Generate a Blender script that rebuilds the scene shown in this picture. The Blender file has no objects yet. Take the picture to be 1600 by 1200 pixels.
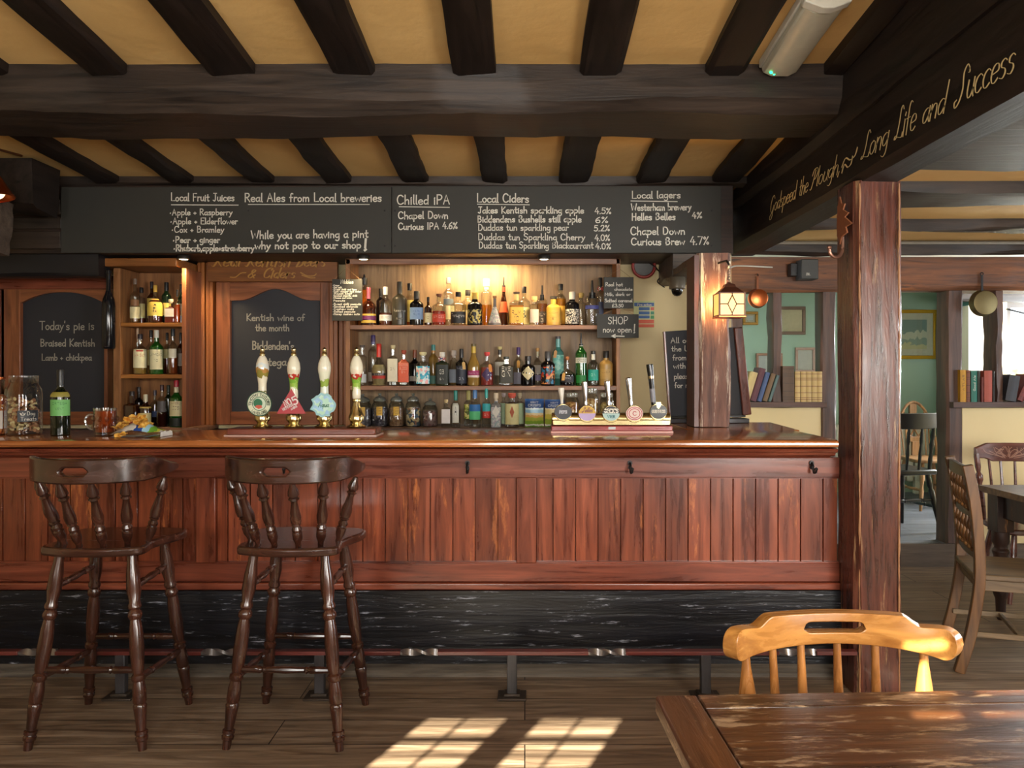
import bpy, bmesh, math, random
from mathutils import Vector, Matrix

# ------------------------------------------------------------------ camera, world, sun, window light, exposure
SC = bpy.context.scene
COL = SC.collection
F = 1250.0            # focal length in photo pixels
CX, CY = 820.0, 580.0 # vanishing point of the room in the photo
CAMZ = 1.40
R = math.radians

cam = bpy.data.cameras.new('camera')
cam.sensor_fit = 'HORIZONTAL'
cam.sensor_width = 36.0
cam.lens = F / 1600.0 * 36.0
cam.shift_x = (800 - CX) / 1600.0
cam.shift_y = (CY - 600) / 1600.0
cam.clip_start = 0.02
cam_o = bpy.data.objects.new('camera', cam)
COL.objects.link(cam_o)
cam_o.location = (0, 0, CAMZ)
cam_o.rotation_euler = (R(90), 0, 0)
SC.camera = cam_o

world = bpy.data.worlds.new('sky')
SC.world = world
world.use_nodes = True
wn = world.node_tree.nodes
bgn = wn['Background']
bgn.inputs[0].default_value = (0.80, 0.90, 1.0, 1)
bgn.inputs[1].default_value = 4.0

SUN_AZ, SUN_EL = R(23), R(25)
sd = bpy.data.lights.new('sun', 'SUN')
sd.energy = 46.0
sd.angle = R(0.35)
sd.color = (1.0, 0.90, 0.70)
so = bpy.data.objects.new('sun', sd)
COL.objects.link(so)
sun_dir = Vector((math.sin(SUN_AZ) * math.cos(SUN_EL), math.cos(SUN_AZ) * math.cos(SUN_EL), -math.sin(SUN_EL)))
so.rotation_euler = sun_dir.to_track_quat('-Z', 'Y').to_euler()

def window_light(loc, target, sx, sz, watts, color):
    ld = bpy.data.lights.new('window_daylight_fill', 'AREA')
    ld.shape = 'RECTANGLE'
    ld.size, ld.size_y = sx, sz
    ld.energy = watts
    ld.color = color
    lo = bpy.data.objects.new('window_daylight_fill', ld)
    COL.objects.link(lo)
    lo.location = loc
    lo.rotation_euler = (Vector(target) - Vector(loc)).to_track_quat('-Z', 'Z').to_euler()
    return lo

DAY = (1.0, 0.955, 0.88)
window_light((-1.76, -0.84, 1.60), (-1.0, 3.6, 1.0), 0.8, 1.0, 22, DAY)
window_light((0.04, -0.84, 1.72), (0.3, 3.6, 1.3), 0.8, 0.7, 40, DAY)
window_light((2.30, -0.84, 1.50), (0.9, 3.6, 1.1), 1.3, 1.1, 100, DAY)  # fill light at the added wide window behind the camera
window_light((5.52, 3.3, 1.50), (2.0, 4.2, 0.9), 1.4, 1.1, 32, (0.86, 0.93, 1.0))  # fill light at the added aisle window, for post and right aisle
window_light((5.0, 7.44, 1.65), (3.4, 5.5, 1.1), 0.9, 0.8, 22, (0.86, 0.94, 1.0))
window_light((5.52, 6.9, 1.60), (2.6, 8.0, 1.4), 0.9, 0.9, 105, (0.92, 0.97, 1.0))  # fill light at the added side window, brightens the green wall

vs = SC.view_settings
vs.view_transform = 'Standard'
vs.look = 'None'
vs.exposure = 0.75
vs.gamma = 1.0
vs.use_curve_mapping = False
SC.cycles.use_denoising = True
SC.cycles.max_bounces = 10
SC.cycles.transparent_max_bounces = 24
SC.cycles.sample_clamp_indirect = 6.0
SC.cycles.caustics_reflective = False
SC.cycles.caustics_refractive = False

# ------------------------------------------------------------------ helpers
rnd = random.Random(7)

def X_(px, Y): return (px - CX) * Y / F
def Z_(py, Y): return CAMZ + (CY - py) * Y / F
def P(px, py, Y): return Vector((X_(px, Y), Y, Z_(py, Y)))

def lin(c):
    out = []
    for v in c[:3]:
        v = v / 255.0
        out.append(v / 12.92 if v <= 0.04045 else ((v + 0.055) / 1.055) ** 2.4)
    return (out[0], out[1], out[2], 1.0)

MATS = {}

def _new(name):
    m = bpy.data.materials.new(name)
    m.use_nodes = True
    nt = m.node_tree
    return m, nt, nt.nodes['Principled BSDF']

def plain(c, rough=0.5, metal=0.0, coat=0.0, emit=None, estr=0.0, bump=0.0, bscale=60.0):
    key = ('plain', tuple(c), rough, metal, coat, emit, estr, bump, bscale)
    if key in MATS: return MATS[key]
    m, nt, b = _new('paint')
    b.inputs['Base Color'].default_value = lin(c)
    b.inputs['Roughness'].default_value = rough
    b.inputs['Metallic'].default_value = metal
    b.inputs['Coat Weight'].default_value = coat
    # a little natural variation so no surface is one flat value
    tc = nt.nodes.new('ShaderNodeTexCoord')
    no = nt.nodes.new('ShaderNodeTexNoise')
    no.inputs['Scale'].default_value = bscale * 0.4
    no.inputs['Detail'].default_value = 4
    nt.links.new(tc.outputs['Object'], no.inputs['Vector'])
    hv = nt.nodes.new('ShaderNodeMixRGB'); hv.blend_type = 'MULTIPLY'
    hv.inputs[0].default_value = 0.25
    hv.inputs[1].default_value = lin(c)
    nt.links.new(no.outputs['Fac'], hv.inputs[2])
    if emit is None:
        nt.links.new(hv.outputs[0], b.inputs['Base Color'])
    if bump:
        bp = nt.nodes.new('ShaderNodeBump')
        bp.inputs['Strength'].default_value = bump
        bp.inputs['Distance'].default_value = 0.004
        no2 = nt.nodes.new('ShaderNodeTexNoise')
        no2.inputs['Scale'].default_value = bscale
        nt.links.new(tc.outputs['Object'], no2.inputs['Vector'])
        nt.links.new(no2.outputs['Fac'], bp.inputs['Height'])
        nt.links.new(bp.outputs['Normal'], b.inputs['Normal'])
    if emit:
        b.inputs['Emission Color'].default_value = lin(emit)
        b.inputs['Emission Strength'].default_value = estr
    MATS[key] = m
    return m

def wood(name, dark, light, axis='X', rough=0.4, bump=0.15, scuff=None, scuff_amt=0.5, coat=0.0, fine=1.0, spec=0.5, scuff_scale=1.0, island=0.0, scuff_along=1.0):
    """procedural timber with grain running along an object axis"""
    if name in MATS: return MATS[name]
    m, nt, b = _new(name)
    N, L = nt.nodes, nt.links
    tc = N.new('ShaderNodeTexCoord')
    mp = N.new('ShaderNodeMapping')
    s = {'X': (1.2, 16, 16), 'Y': (16, 1.2, 16), 'Z': (16, 16, 1.2)}[axis]
    mp.inputs['Scale'].default_value = tuple(v * fine for v in s)
    L.new(tc.outputs['Object'], mp.inputs['Vector'])
    n1 = N.new('ShaderNodeTexNoise')
    n1.inputs['Scale'].default_value = 1.6
    n1.inputs['Detail'].default_value = 8
    n1.inputs['Roughness'].default_value = 0.62
    n1.inputs['Distortion'].default_value = 0.7
    L.new(mp.outputs[0], n1.inputs['Vector'])
    cr = N.new('ShaderNodeValToRGB')
    cr.color_ramp.elements[0].position = 0.33
    cr.color_ramp.elements[0].color = lin(dark)
    cr.color_ramp.elements[1].position = 0.68
    cr.color_ramp.elements[1].color = lin(light)
    L.new(n1.outputs['Fac'], cr.inputs[0])
    n2 = N.new('ShaderNodeTexNoise')
    n2.inputs['Scale'].default_value = 1.3
    n2.inputs['Detail'].default_value = 3
    L.new(tc.outputs['Object'], n2.inputs['Vector'])
    mx = N.new('ShaderNodeMixRGB'); mx.blend_type = 'MULTIPLY'; mx.inputs[0].default_value = 0.55
    cr2 = N.new('ShaderNodeValToRGB')
    cr2.color_ramp.elements[0].position = 0.3
    cr2.color_ramp.elements[0].color = (0.45, 0.42, 0.42, 1)
    cr2.color_ramp.elements[1].position = 0.7
    cr2.color_ramp.elements[1].color = (1.15, 1.12, 1.08, 1)
    L.new(n2.outputs['Fac'], cr2.inputs[0])
    L.new(cr.outputs[0], mx.inputs[1]); L.new(cr2.outputs[0], mx.inputs[2])
    col = mx.outputs[0]
    if scuff:
        mp3 = N.new('ShaderNodeMapping')
        mp3.inputs['Scale'].default_value = tuple(v * 0.55 * scuff_scale * (scuff_along if v < 2 else 1.0) for v in s)
        L.new(tc.outputs['Object'], mp3.inputs['Vector'])
        n3 = N.new('ShaderNodeTexNoise')
        n3.inputs['Scale'].default_value = 2.1
        n3.inputs['Detail'].default_value = 10
        n3.inputs['Roughness'].default_value = 0.75
        L.new(mp3.outputs[0], n3.inputs['Vector'])
        cr3 = N.new('ShaderNodeValToRGB')
        cr3.color_ramp.elements[0].position = 0.72 - 0.2 * scuff_amt
        cr3.color_ramp.elements[0].color = (0, 0, 0, 1)
        cr3.color_ramp.elements[1].position = 0.79 - 0.2 * scuff_amt
        cr3.color_ramp.elements[1].color = (1, 1, 1, 1)
        L.new(n3.outputs['Fac'], cr3.inputs[0])
        m3 = N.new('ShaderNodeMixRGB')
        L.new(cr3.outputs[0], m3.inputs[0])
        L.new(col, m3.inputs[1]); m3.inputs[2].default_value = lin(scuff)
        col = m3.outputs[0]
    if island:
        gm = N.new('ShaderNodeNewGeometry')
        im = N.new('ShaderNodeMapRange'); im.inputs['To Min'].default_value = 1 - island; im.inputs['To Max'].default_value = 1 + island * .6
        L.new(gm.outputs['Random Per Island'], im.inputs['Value'])
        hs = N.new('ShaderNodeHueSaturation'); L.new(im.outputs[0], hs.inputs['Value']); L.new(col, hs.inputs['Color'])
        col = hs.outputs[0]
    L.new(col, b.inputs['Base Color'])
    rr = N.new('ShaderNodeMapRange')
    rr.inputs['To Min'].default_value = max(0.05, rough - 0.12)
    rr.inputs['To Max'].default_value = min(1.0, rough + 0.15)
    L.new(n1.outputs['Fac'], rr.inputs['Value'])
    L.new(rr.outputs[0], b.inputs['Roughness'])
    b.inputs['Specular IOR Level'].default_value = spec
    b.inputs['Coat Weight'].default_value = coat
    b.inputs['Coat Roughness'].default_value = 0.12
    if bump:
        bp = N.new('ShaderNodeBump')
        bp.inputs['Strength'].default_value = bump
        bp.inputs['Distance'].default_value = 0.006
        L.new(n1.outputs['Fac'], bp.inputs['Height'])
        L.new(bp.outputs['Normal'], b.inputs['Normal'])
    MATS[name] = m
    return m

def glass(tint=(255, 255, 255), gloss=0.12, dens=0.0):
    """thin walled glass: tinted see-through plus a fresnel reflection"""
    key = ('glass', tuple(tint), gloss, dens)
    if key in MATS: return MATS[key]
    m = bpy.data.materials.new('glass'); m.use_nodes = True
    nt = m.node_tree; N, L = nt.nodes, nt.links
    N.remove(N['Principled BSDF'])
    out = N['Material Output']
    tr = N.new('ShaderNodeBsdfTransparent'); tr.inputs[0].default_value = lin(tint)
    gl = N.new('ShaderNodeBsdfGlossy'); gl.inputs['Roughness'].default_value = 0.04
    fr = N.new('ShaderNodeLayerWeight'); fr.inputs[0].default_value = 0.35
    mr = N.new('ShaderNodeMapRange')
    mr.inputs['To Min'].default_value = gloss
    mr.inputs['To Max'].default_value = 0.75
    L.new(fr.outputs['Facing'], mr.inputs['Value'])
    pw = N.new('ShaderNodeMath'); pw.operation = 'POWER'; pw.inputs[1].default_value = 1.25
    L.new(mr.outputs[0], pw.inputs[0])
    mx = N.new('ShaderNodeMixShader')
    L.new(pw.outputs[0], mx.inputs[0]); L.new(tr.outputs[0], mx.inputs[1]); L.new(gl.outputs[0], mx.inputs[2])
    fin = mx.outputs[0]
    if dens:
        di = N.new('ShaderNodeBsdfPrincipled')
        di.inputs['Base Color'].default_value = lin(tint)
        di.inputs['Roughness'].default_value = 0.12
        m2 = N.new('ShaderNodeMixShader'); m2.inputs[0].default_value = dens
        L.new(fin, m2.inputs[1]); L.new(di.outputs[0], m2.inputs[2])
        fin = m2.outputs[0]
    L.new(fin, out.inputs[0])
    MATS[key] = m
    return m

def liquid(c):
    key = ('liq', tuple(c))
    if key in MATS: return MATS[key]
    m = bpy.data.materials.new('liquid'); m.use_nodes = True
    nt = m.node_tree; N, L = nt.nodes, nt.links
    pb = N['Principled BSDF']
    pb.inputs['Base Color'].default_value = lin(c)
    pb.inputs['Roughness'].default_value = 0.1
    tr = N.new('ShaderNodeBsdfTransparent'); tr.inputs[0].default_value = lin(c)
    mx = N.new('ShaderNodeMixShader'); mx.inputs[0].default_value = 0.5
    L.new(tr.outputs[0], mx.inputs[1]); L.new(pb.outputs[0], mx.inputs[2])
    L.new(mx.outputs[0], N['Material Output'].inputs[0])
    MATS[key] = m
    return m

def speckle(name, cols, scale, rough=0.6, bump=0.6):
    if name in MATS: return MATS[name]
    m, nt, b = _new(name)
    N, L = nt.nodes, nt.links
    tc = N.new('ShaderNodeTexCoord')
    vo = N.new('ShaderNodeTexVoronoi'); vo.inputs['Scale'].default_value = scale
    L.new(tc.outputs['Object'], vo.inputs['Vector'])
    sp = N.new('ShaderNodeSeparateColor')
    L.new(vo.outputs['Color'], sp.inputs[0])
    cr = N.new('ShaderNodeValToRGB'); cr.color_ramp.interpolation = 'CONSTANT'
    el = cr.color_ramp.elements
    el[0].color = lin(cols[0]); el[0].position = 0
    el[1].color = lin(cols[1]); el[1].position = 1.0 / len(cols)
    for i in range(2, len(cols)):
        e = el.new(i / len(cols)); e.color = lin(cols[i])
    L.new(sp.outputs[0], cr.inputs[0]); L.new(cr.outputs[0], b.inputs['Base Color'])
    bp = N.new('ShaderNodeBump'); bp.inputs['Strength'].default_value = bump; bp.inputs['Distance'].default_value = 0.01
    bp.invert = True
    L.new(vo.outputs['Distance'], bp.inputs['Height']); L.new(bp.outputs['Normal'], b.inputs['Normal'])
    b.inputs['Roughness'].default_value = rough
    MATS[name] = m
    return m

def bands(name, stops, z0, z1, rough=0.35, noise=0.0, nscale=40.0, axis='Z'):
    """printed bands of colour that run up an object (packets, handles, labels)"""
    key = ('bands', name)
    if key in MATS: return MATS[key]
    m, nt, b = _new(name)
    N, L = nt.nodes, nt.links
    tc = N.new('ShaderNodeTexCoord'); sx = N.new('ShaderNodeSeparateXYZ')
    L.new(tc.outputs['Object'], sx.inputs[0])
    mr = N.new('ShaderNodeMapRange')
    mr.inputs['From Min'].default_value = z0; mr.inputs['From Max'].default_value = z1
    L.new(sx.outputs[axis], mr.inputs['Value'])
    src = mr.outputs[0]
    if noise:
        no = N.new('ShaderNodeTexNoise'); no.inputs['Scale'].default_value = nscale
        no.inputs['Detail'].default_value = 3
        L.new(tc.outputs['Object'], no.inputs['Vector'])
        ma = N.new('ShaderNodeMath'); ma.operation = 'MULTIPLY_ADD'
        ma.inputs[1].default_value = noise; L.new(no.outputs['Fac'], ma.inputs[0]); L.new(src, ma.inputs[2])
        sb = N.new('ShaderNodeMath'); sb.operation = 'SUBTRACT'; sb.inputs[1].default_value = noise * 0.5
        L.new(ma.outputs[0], sb.inputs[0]); src = sb.outputs[0]
    cr = N.new('ShaderNodeValToRGB'); cr.color_ramp.interpolation = 'CONSTANT'
    el = cr.color_ramp.elements
    el[0].position = stops[0][0]; el[0].color = lin(stops[0][1])
    el[1].position = stops[1][0]; el[1].color = lin(stops[1][1])
    for p, c in stops[2:]:
        e = el.new(p); e.color = lin(c)
    L.new(src, cr.inputs[0]); L.new(cr.outputs[0], b.inputs['Base Color'])
    b.inputs['Roughness'].default_value = rough
    MATS[key] = m
    return m

def tag(o, label=None, cat=None, group=None, kind=None):
    if label: o['label'] = label
    if cat: o['category'] = cat
    if group: o['group'] = group
    if kind: o['kind'] = kind
    return o

def empty(name, loc, label=None, cat=None, group=None, rz=0.0, kind=None):
    o = bpy.data.objects.new(name, None)
    o.empty_display_size = 0.05
    COL.objects.link(o)
    o.location = loc
    o.rotation_euler = (0, 0, rz)
    return tag(o, label, cat, group, kind)

def world_origin(o):
    v = Vector((0, 0, 0))
    while o is not None:
        v += o.location
        o = o.parent
    return v

def catmull(pts, n=5):
    if len(pts) < 3: return list(pts)
    out = []
    d = len(pts[0])
    for i in range(len(pts) - 1):
        p0 = pts[max(i - 1, 0)]; p1 = pts[i]; p2 = pts[i + 1]; p3 = pts[min(i + 2, len(pts) - 1)]
        for k in range(n):
            t = k / n
            out.append(tuple(0.5 * ((2 * p1[j]) + (-p0[j] + p2[j]) * t + (2 * p0[j] - 5 * p1[j] + 4 * p2[j] - p3[j]) * t * t
                             + (-p0[j] + 3 * p1[j] - 3 * p2[j] + p3[j]) * t ** 3) for j in range(d)))
    out.append(tuple(pts[-1]))
    return out

class MB:
    def __init__(self):
        self.v = []; self.f = []

    def add(self, vs, fs):
        o = len(self.v)
        self.v += [Vector(p) for p in vs]
        self.f += [tuple(i + o for i in f) for f in fs]
        return self

    def box(self, x0, x1, y0, y1, z0, z1):
        vs = [(x0, y0, z0), (x1, y0, z0), (x1, y1, z0), (x0, y1, z0), (x0, y0, z1), (x1, y0, z1), (x1, y1, z1), (x0, y1, z1)]
        return self.add(vs, [(0, 3, 2, 1), (4, 5, 6, 7), (0, 1, 5, 4), (1, 2, 6, 5), (2, 3, 7, 6), (3, 0, 4, 7)])

    def obox(self, c, ax, ay, az):
        """box from centre and three half-axis vectors"""
        c, ax, ay, az = Vector(c), Vector(ax), Vector(ay), Vector(az)
        vs = []
        for k in (-1, 1):
            for (i, j) in ((-1, -1), (1, -1), (1, 1), (-1, 1)):
                vs.append(c + ax * i + ay * j + az * k)
        return self.add(vs, [(0, 3, 2, 1), (4, 5, 6, 7), (0, 1, 5, 4), (1, 2, 6, 5), (2, 3, 7, 6), (3, 0, 4, 7)])

    def timber(self, p0, p1, w, h, seg=14, wob=0.006, up=(0, 0, 1), seed=0):
        """old hand-hewn timber: a bar with slightly wandering edges"""
        rr = random.Random(seed)
        p0, p1, up = Vector(p0), Vector(p1), Vector(up)
        d = (p1 - p0).normalized()
        side = d.cross(up).normalized(); up = side.cross(d).normalized()
        n0 = len(self.v)
        c = 0.12
        prof = [(-.5 + c, -.5), (.5 - c, -.5), (.5, -.5 + c), (.5, .5), (-.5, .5), (-.5, -.5 + c)]
        np_ = len(prof)
        ph = [rr.uniform(0, 6.28) for _ in range(np_ * 2)]
        for i in range(seg + 1):
            t = i / seg
            c0 = p0.lerp(p1, t)
            for k, (a, b) in enumerate(prof):
                wa = wob * (math.sin(ph[k] + t * 9) + 0.6 * math.sin(ph[k + np_] + t * 23) + rr.uniform(-.5, .5))
                wb = wob * (math.sin(ph[k + np_] + t * 11) + rr.uniform(-.5, .5))
                self.v.append(c0 + side * (a * w + wa) + up * (b * h + (wb if b < 0.4 else 0)))
        for i in range(seg):
            for k in range(np_):
                a = n0 + i * np_ + k; b = n0 + i * np_ + (k + 1) % np_
                self.f.append((a, b, b + np_, a + np_))
        self.f.append(tuple(n0 + k for k in range(np_))[::-1])
        self.f.append(tuple(n0 + seg * np_ + k for k in range(np_)))
        return self

    def lathe(self, prof, c=(0, 0, 0), seg=24, sq=2.0, dy=1.0, cap0=True, cap1=True, a0=0.0, a1=2 * math.pi, dx=1.0):
        n0 = len(self.v)
        full = abs(a1 - a0 - 2 * math.pi) < 1e-6
        cols = seg if full else seg + 1
        for (r, z) in prof:
            for k in range(cols):
                th = a0 + (a1 - a0) * k / seg
                cs, sn = math.cos(th), math.sin(th)
                f = 1.0 if sq == 2.0 else (abs(cs) ** sq + abs(sn) ** sq) ** (-1.0 / sq)
                self.v.append(Vector((c[0] + r * f * cs * dx, c[1] + r * f * sn * dy, c[2] + z)))
        for i in range(len(prof) - 1):
            for k in range(seg):
                a = n0 + i * cols + k; b = n0 + i * cols + (k + 1) % cols
                self.f.append((a, b, b + cols, a + cols))
        if full and cap0: self.f.append(tuple(n0 + k for k in range(cols))[::-1])
        if full and cap1:
            q = n0 + (len(prof) - 1) * cols
            self.f.append(tuple(q + k for k in range(cols)))
        return self

    def turned(self, p0, p1, prof, seg=14):
        """turned member between two points; prof = [(t 0..1, radius)]"""
        p0, p1 = Vector(p0), Vector(p1)
        d = (p1 - p0)
        q = d.to_track_quat('Z', 'Y')
        ex, ey = q @ Vector((1, 0, 0)), q @ Vector((0, 1, 0))
        n0 = len(self.v)
        for (t, r) in prof:
            c = p0 + d * t
            for k in range(seg):
                th = 2 * math.pi * k / seg
                self.v.append(c + ex * (r * math.cos(th)) + ey * (r * math.sin(th)))
        for i in range(len(prof) - 1):
            for k in range(seg):
                a = n0 + i * seg + k; b = n0 + i * seg + (k + 1) % seg
                self.f.append((a, b, b + seg, a + seg))
        self.f.append(tuple(n0 + k for k in range(seg))[::-1])
        q0 = n0 + (len(prof) - 1) * seg
        self.f.append(tuple(q0 + k for k in range(seg)))
        return self

    def tube(self, pts, r, seg=8, closed=False, rect=None, up=(0, 0, 1)):
        pts = [Vector(p) for p in pts]
        n = len(pts)
        n0 = len(self.v)
        if rect:
            w, h = rect
            ring = [(-w / 2, -h / 2), (w / 2, -h / 2), (w / 2, h / 2), (-w / 2, h / 2)]
        else:
            ring = None
        m = 4 if rect else seg
        for i, p in enumerate(pts):
            if closed: d = pts[(i + 1) % n] - pts[i - 1]
            else: d = pts[min(i + 1, n - 1)] - pts[max(i - 1, 0)]
            d.normalize()
            u = Vector(up)
            if abs(d.dot(u)) > 0.97: u = Vector((0, 1, 0)) if abs(d.y) < 0.9 else Vector((1, 0, 0))
            s = d.cross(u).normalized(); u2 = s.cross(d).normalized()
            rr = r[i] if isinstance(r, (list, tuple)) else r
            for k in range(m):
                if ring: self.v.append(p + s * ring[k][0] + u2 * ring[k][1])
                else:
                    th = 2 * math.pi * k / seg
                    self.v.append(p + s * (rr * math.cos(th)) + u2 * (rr * math.sin(th)))
        for i in range(n if closed else n - 1):
            j = (i + 1) % n
            for k in range(m):
                k2 = (k + 1) % m
                self.f.append((n0 + i * m + k, n0 + i * m + k2, n0 + j * m + k2, n0 + j * m + k))
        if not closed:
            self.f.append(tuple(n0 + k for k in range(m))[::-1])
            self.f.append(tuple(n0 + (n - 1) * m + k for k in range(m)))
        return self

    def prism(self, poly, fn, d0, d1):
        """extrude a 2-D outline; fn(u, v, d) -> point"""
        n = len(poly)
        vs = [fn(u, v, d0) for u, v in poly] + [fn(u, v, d1) for u, v in poly]
        fs = [tuple(range(n))[::-1], tuple(range(n, 2 * n))]
        fs += [(i, (i + 1) % n, (i + 1) % n + n, i + n) for i in range(n)]
        return self.add(vs, fs)

    def blob(self, c, rx, ry, rz, seg=8, rings=5):
        prof = []
        n0 = len(self.v)
        for i in range(rings + 1):
            a = -math.pi / 2 + math.pi * i / rings
            for k in range(seg):
                th = 2 * math.pi * k / seg
                self.v.append(Vector((c[0] + rx * math.cos(a) * math.cos(th), c[1] + ry * math.cos(a) * math.sin(th), c[2] + rz * math.sin(a))))
        for i in range(rings):
            for k in range(seg):
                a = n0 + i * seg + k; b = n0 + i * seg + (k + 1) % seg
                self.f.append((a, b, b + seg, a + seg))
        return self

    def xform(self, M):
        self.v = [M @ v for v in self.v]
        return self

    def build(self, name, mat, parent=None, bevel=0.0, smooth=True, bseg=2, local=False, merge=False, angle=35, subsurf=0, origin=None):
        me = bpy.data.meshes.new(name)
        vs = self.v
        loc = Vector((0, 0, 0))
        if parent is not None:
            if not local:
                w = world_origin(parent)
                vs = [v - w for v in vs]
        elif not local:
            if origin is not None: loc = Vector(origin)
            else:
                xs = [v.x for v in vs]; ys = [v.y for v in vs]; zs = [v.z for v in vs]
                loc = Vector(((min(xs) + max(xs)) / 2, (min(ys) + max(ys)) / 2, min(zs)))
            vs = [v - loc for v in vs]
        bm = bmesh.new()
        bv = [bm.verts.new(v) for v in vs]
        for f in self.f:
            try: bm.faces.new([bv[i] for i in f])
            except ValueError: pass
        if merge: bmesh.ops.remove_doubles(bm, verts=bm.verts, dist=1e-5)
        bmesh.ops.recalc_face_normals(bm, faces=bm.faces)
        if smooth:
            for f in bm.faces: f.smooth = True
            la = math.cos(R(angle))
            for e in bm.edges:
                if len(e.link_faces) == 2 and e.link_faces[0].normal.dot(e.link_faces[1].normal) < la:
                    e.smooth = False
        bm.to_mesh(me); bm.free()
        me.materials.append(mat)
        o = bpy.data.objects.new(name, me)
        COL.objects.link(o)
        o.location = loc
        if parent is not None: o.parent = parent
        if bevel:
            md = o.modifiers.new('edge', 'BEVEL')
            md.width = bevel; md.segments = bseg; md.limit_method = 'ANGLE'; md.angle_limit = R(40)
            md.harden_normals = False
        if subsurf:
            md = o.modifiers.new('soft', 'SUBSURF'); md.levels = subsurf; md.render_levels = subsurf
        return o

def copy_tree(o, parent=None):
    c = o.copy(); COL.objects.link(c)
    if parent is not None:
        c.parent = parent
        c.matrix_parent_inverse = o.matrix_parent_inverse.copy()
    for ch in list(o.children): copy_tree(ch, c)
    return c

def rail(path, z0, z1, thick, n=48, hole=None):
    """bent board: path(t)->(x,y) for t in -1..1, z0/z1 edges, optional slot hole(t)->(zb,zt) or None"""
    mb = MB()
    cols = []
    for i in range(n + 1):
        t = -1 + 2 * i / n
        x, y = path(t); xa, ya = path(t - 0.01); xb, yb = path(t + 0.01)
        d = Vector((xb - xa, yb - ya, 0)).normalized()
        nrm = Vector((-d.y, d.x, 0)) * (thick / 2)
        h = hole(t) if hole else None
        zb = z0(t); zt = z1(t)
        mid = (zb + zt) / 2
        hb, ht = h if h else (mid, mid)
        cols.append((Vector((x, y, 0)), nrm, (zb, hb, ht, zt), h is not None))
    n0 = 0
    for c, nr, zs, h in cols:
        for s in (-1, 1):
            for z in zs: mb.v.append(c + nr * s + Vector((0, 0, z)))
    for i in range(n):
        a = i * 8; b = (i + 1) * 8
        hole_here = cols[i][3] or cols[i + 1][3]
        for s in (0, 4):
            for k in (0, 2): mb.f.append((a + s + k, b + s + k, b + s + k + 1, a + s + k + 1))
            if not hole_here: mb.f.append((a + s + 1, b + s + 1, b + s + 2, a + s + 2))
        mb.f.append((a, b, b + 4, a + 4)); mb.f.append((a + 3, b + 3, b + 7, a + 7))
        if hole_here:
            mb.f.append((a + 1, b + 1, b + 5, a + 5)); mb.f.append((a + 2, b + 2, b + 6, a + 6))
    for a in (0, n * 8):
        mb.f.append((a, a + 1, a + 5, a + 4)); mb.f.append((a + 2, a + 3, a + 7, a + 6))
    return mb

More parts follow.
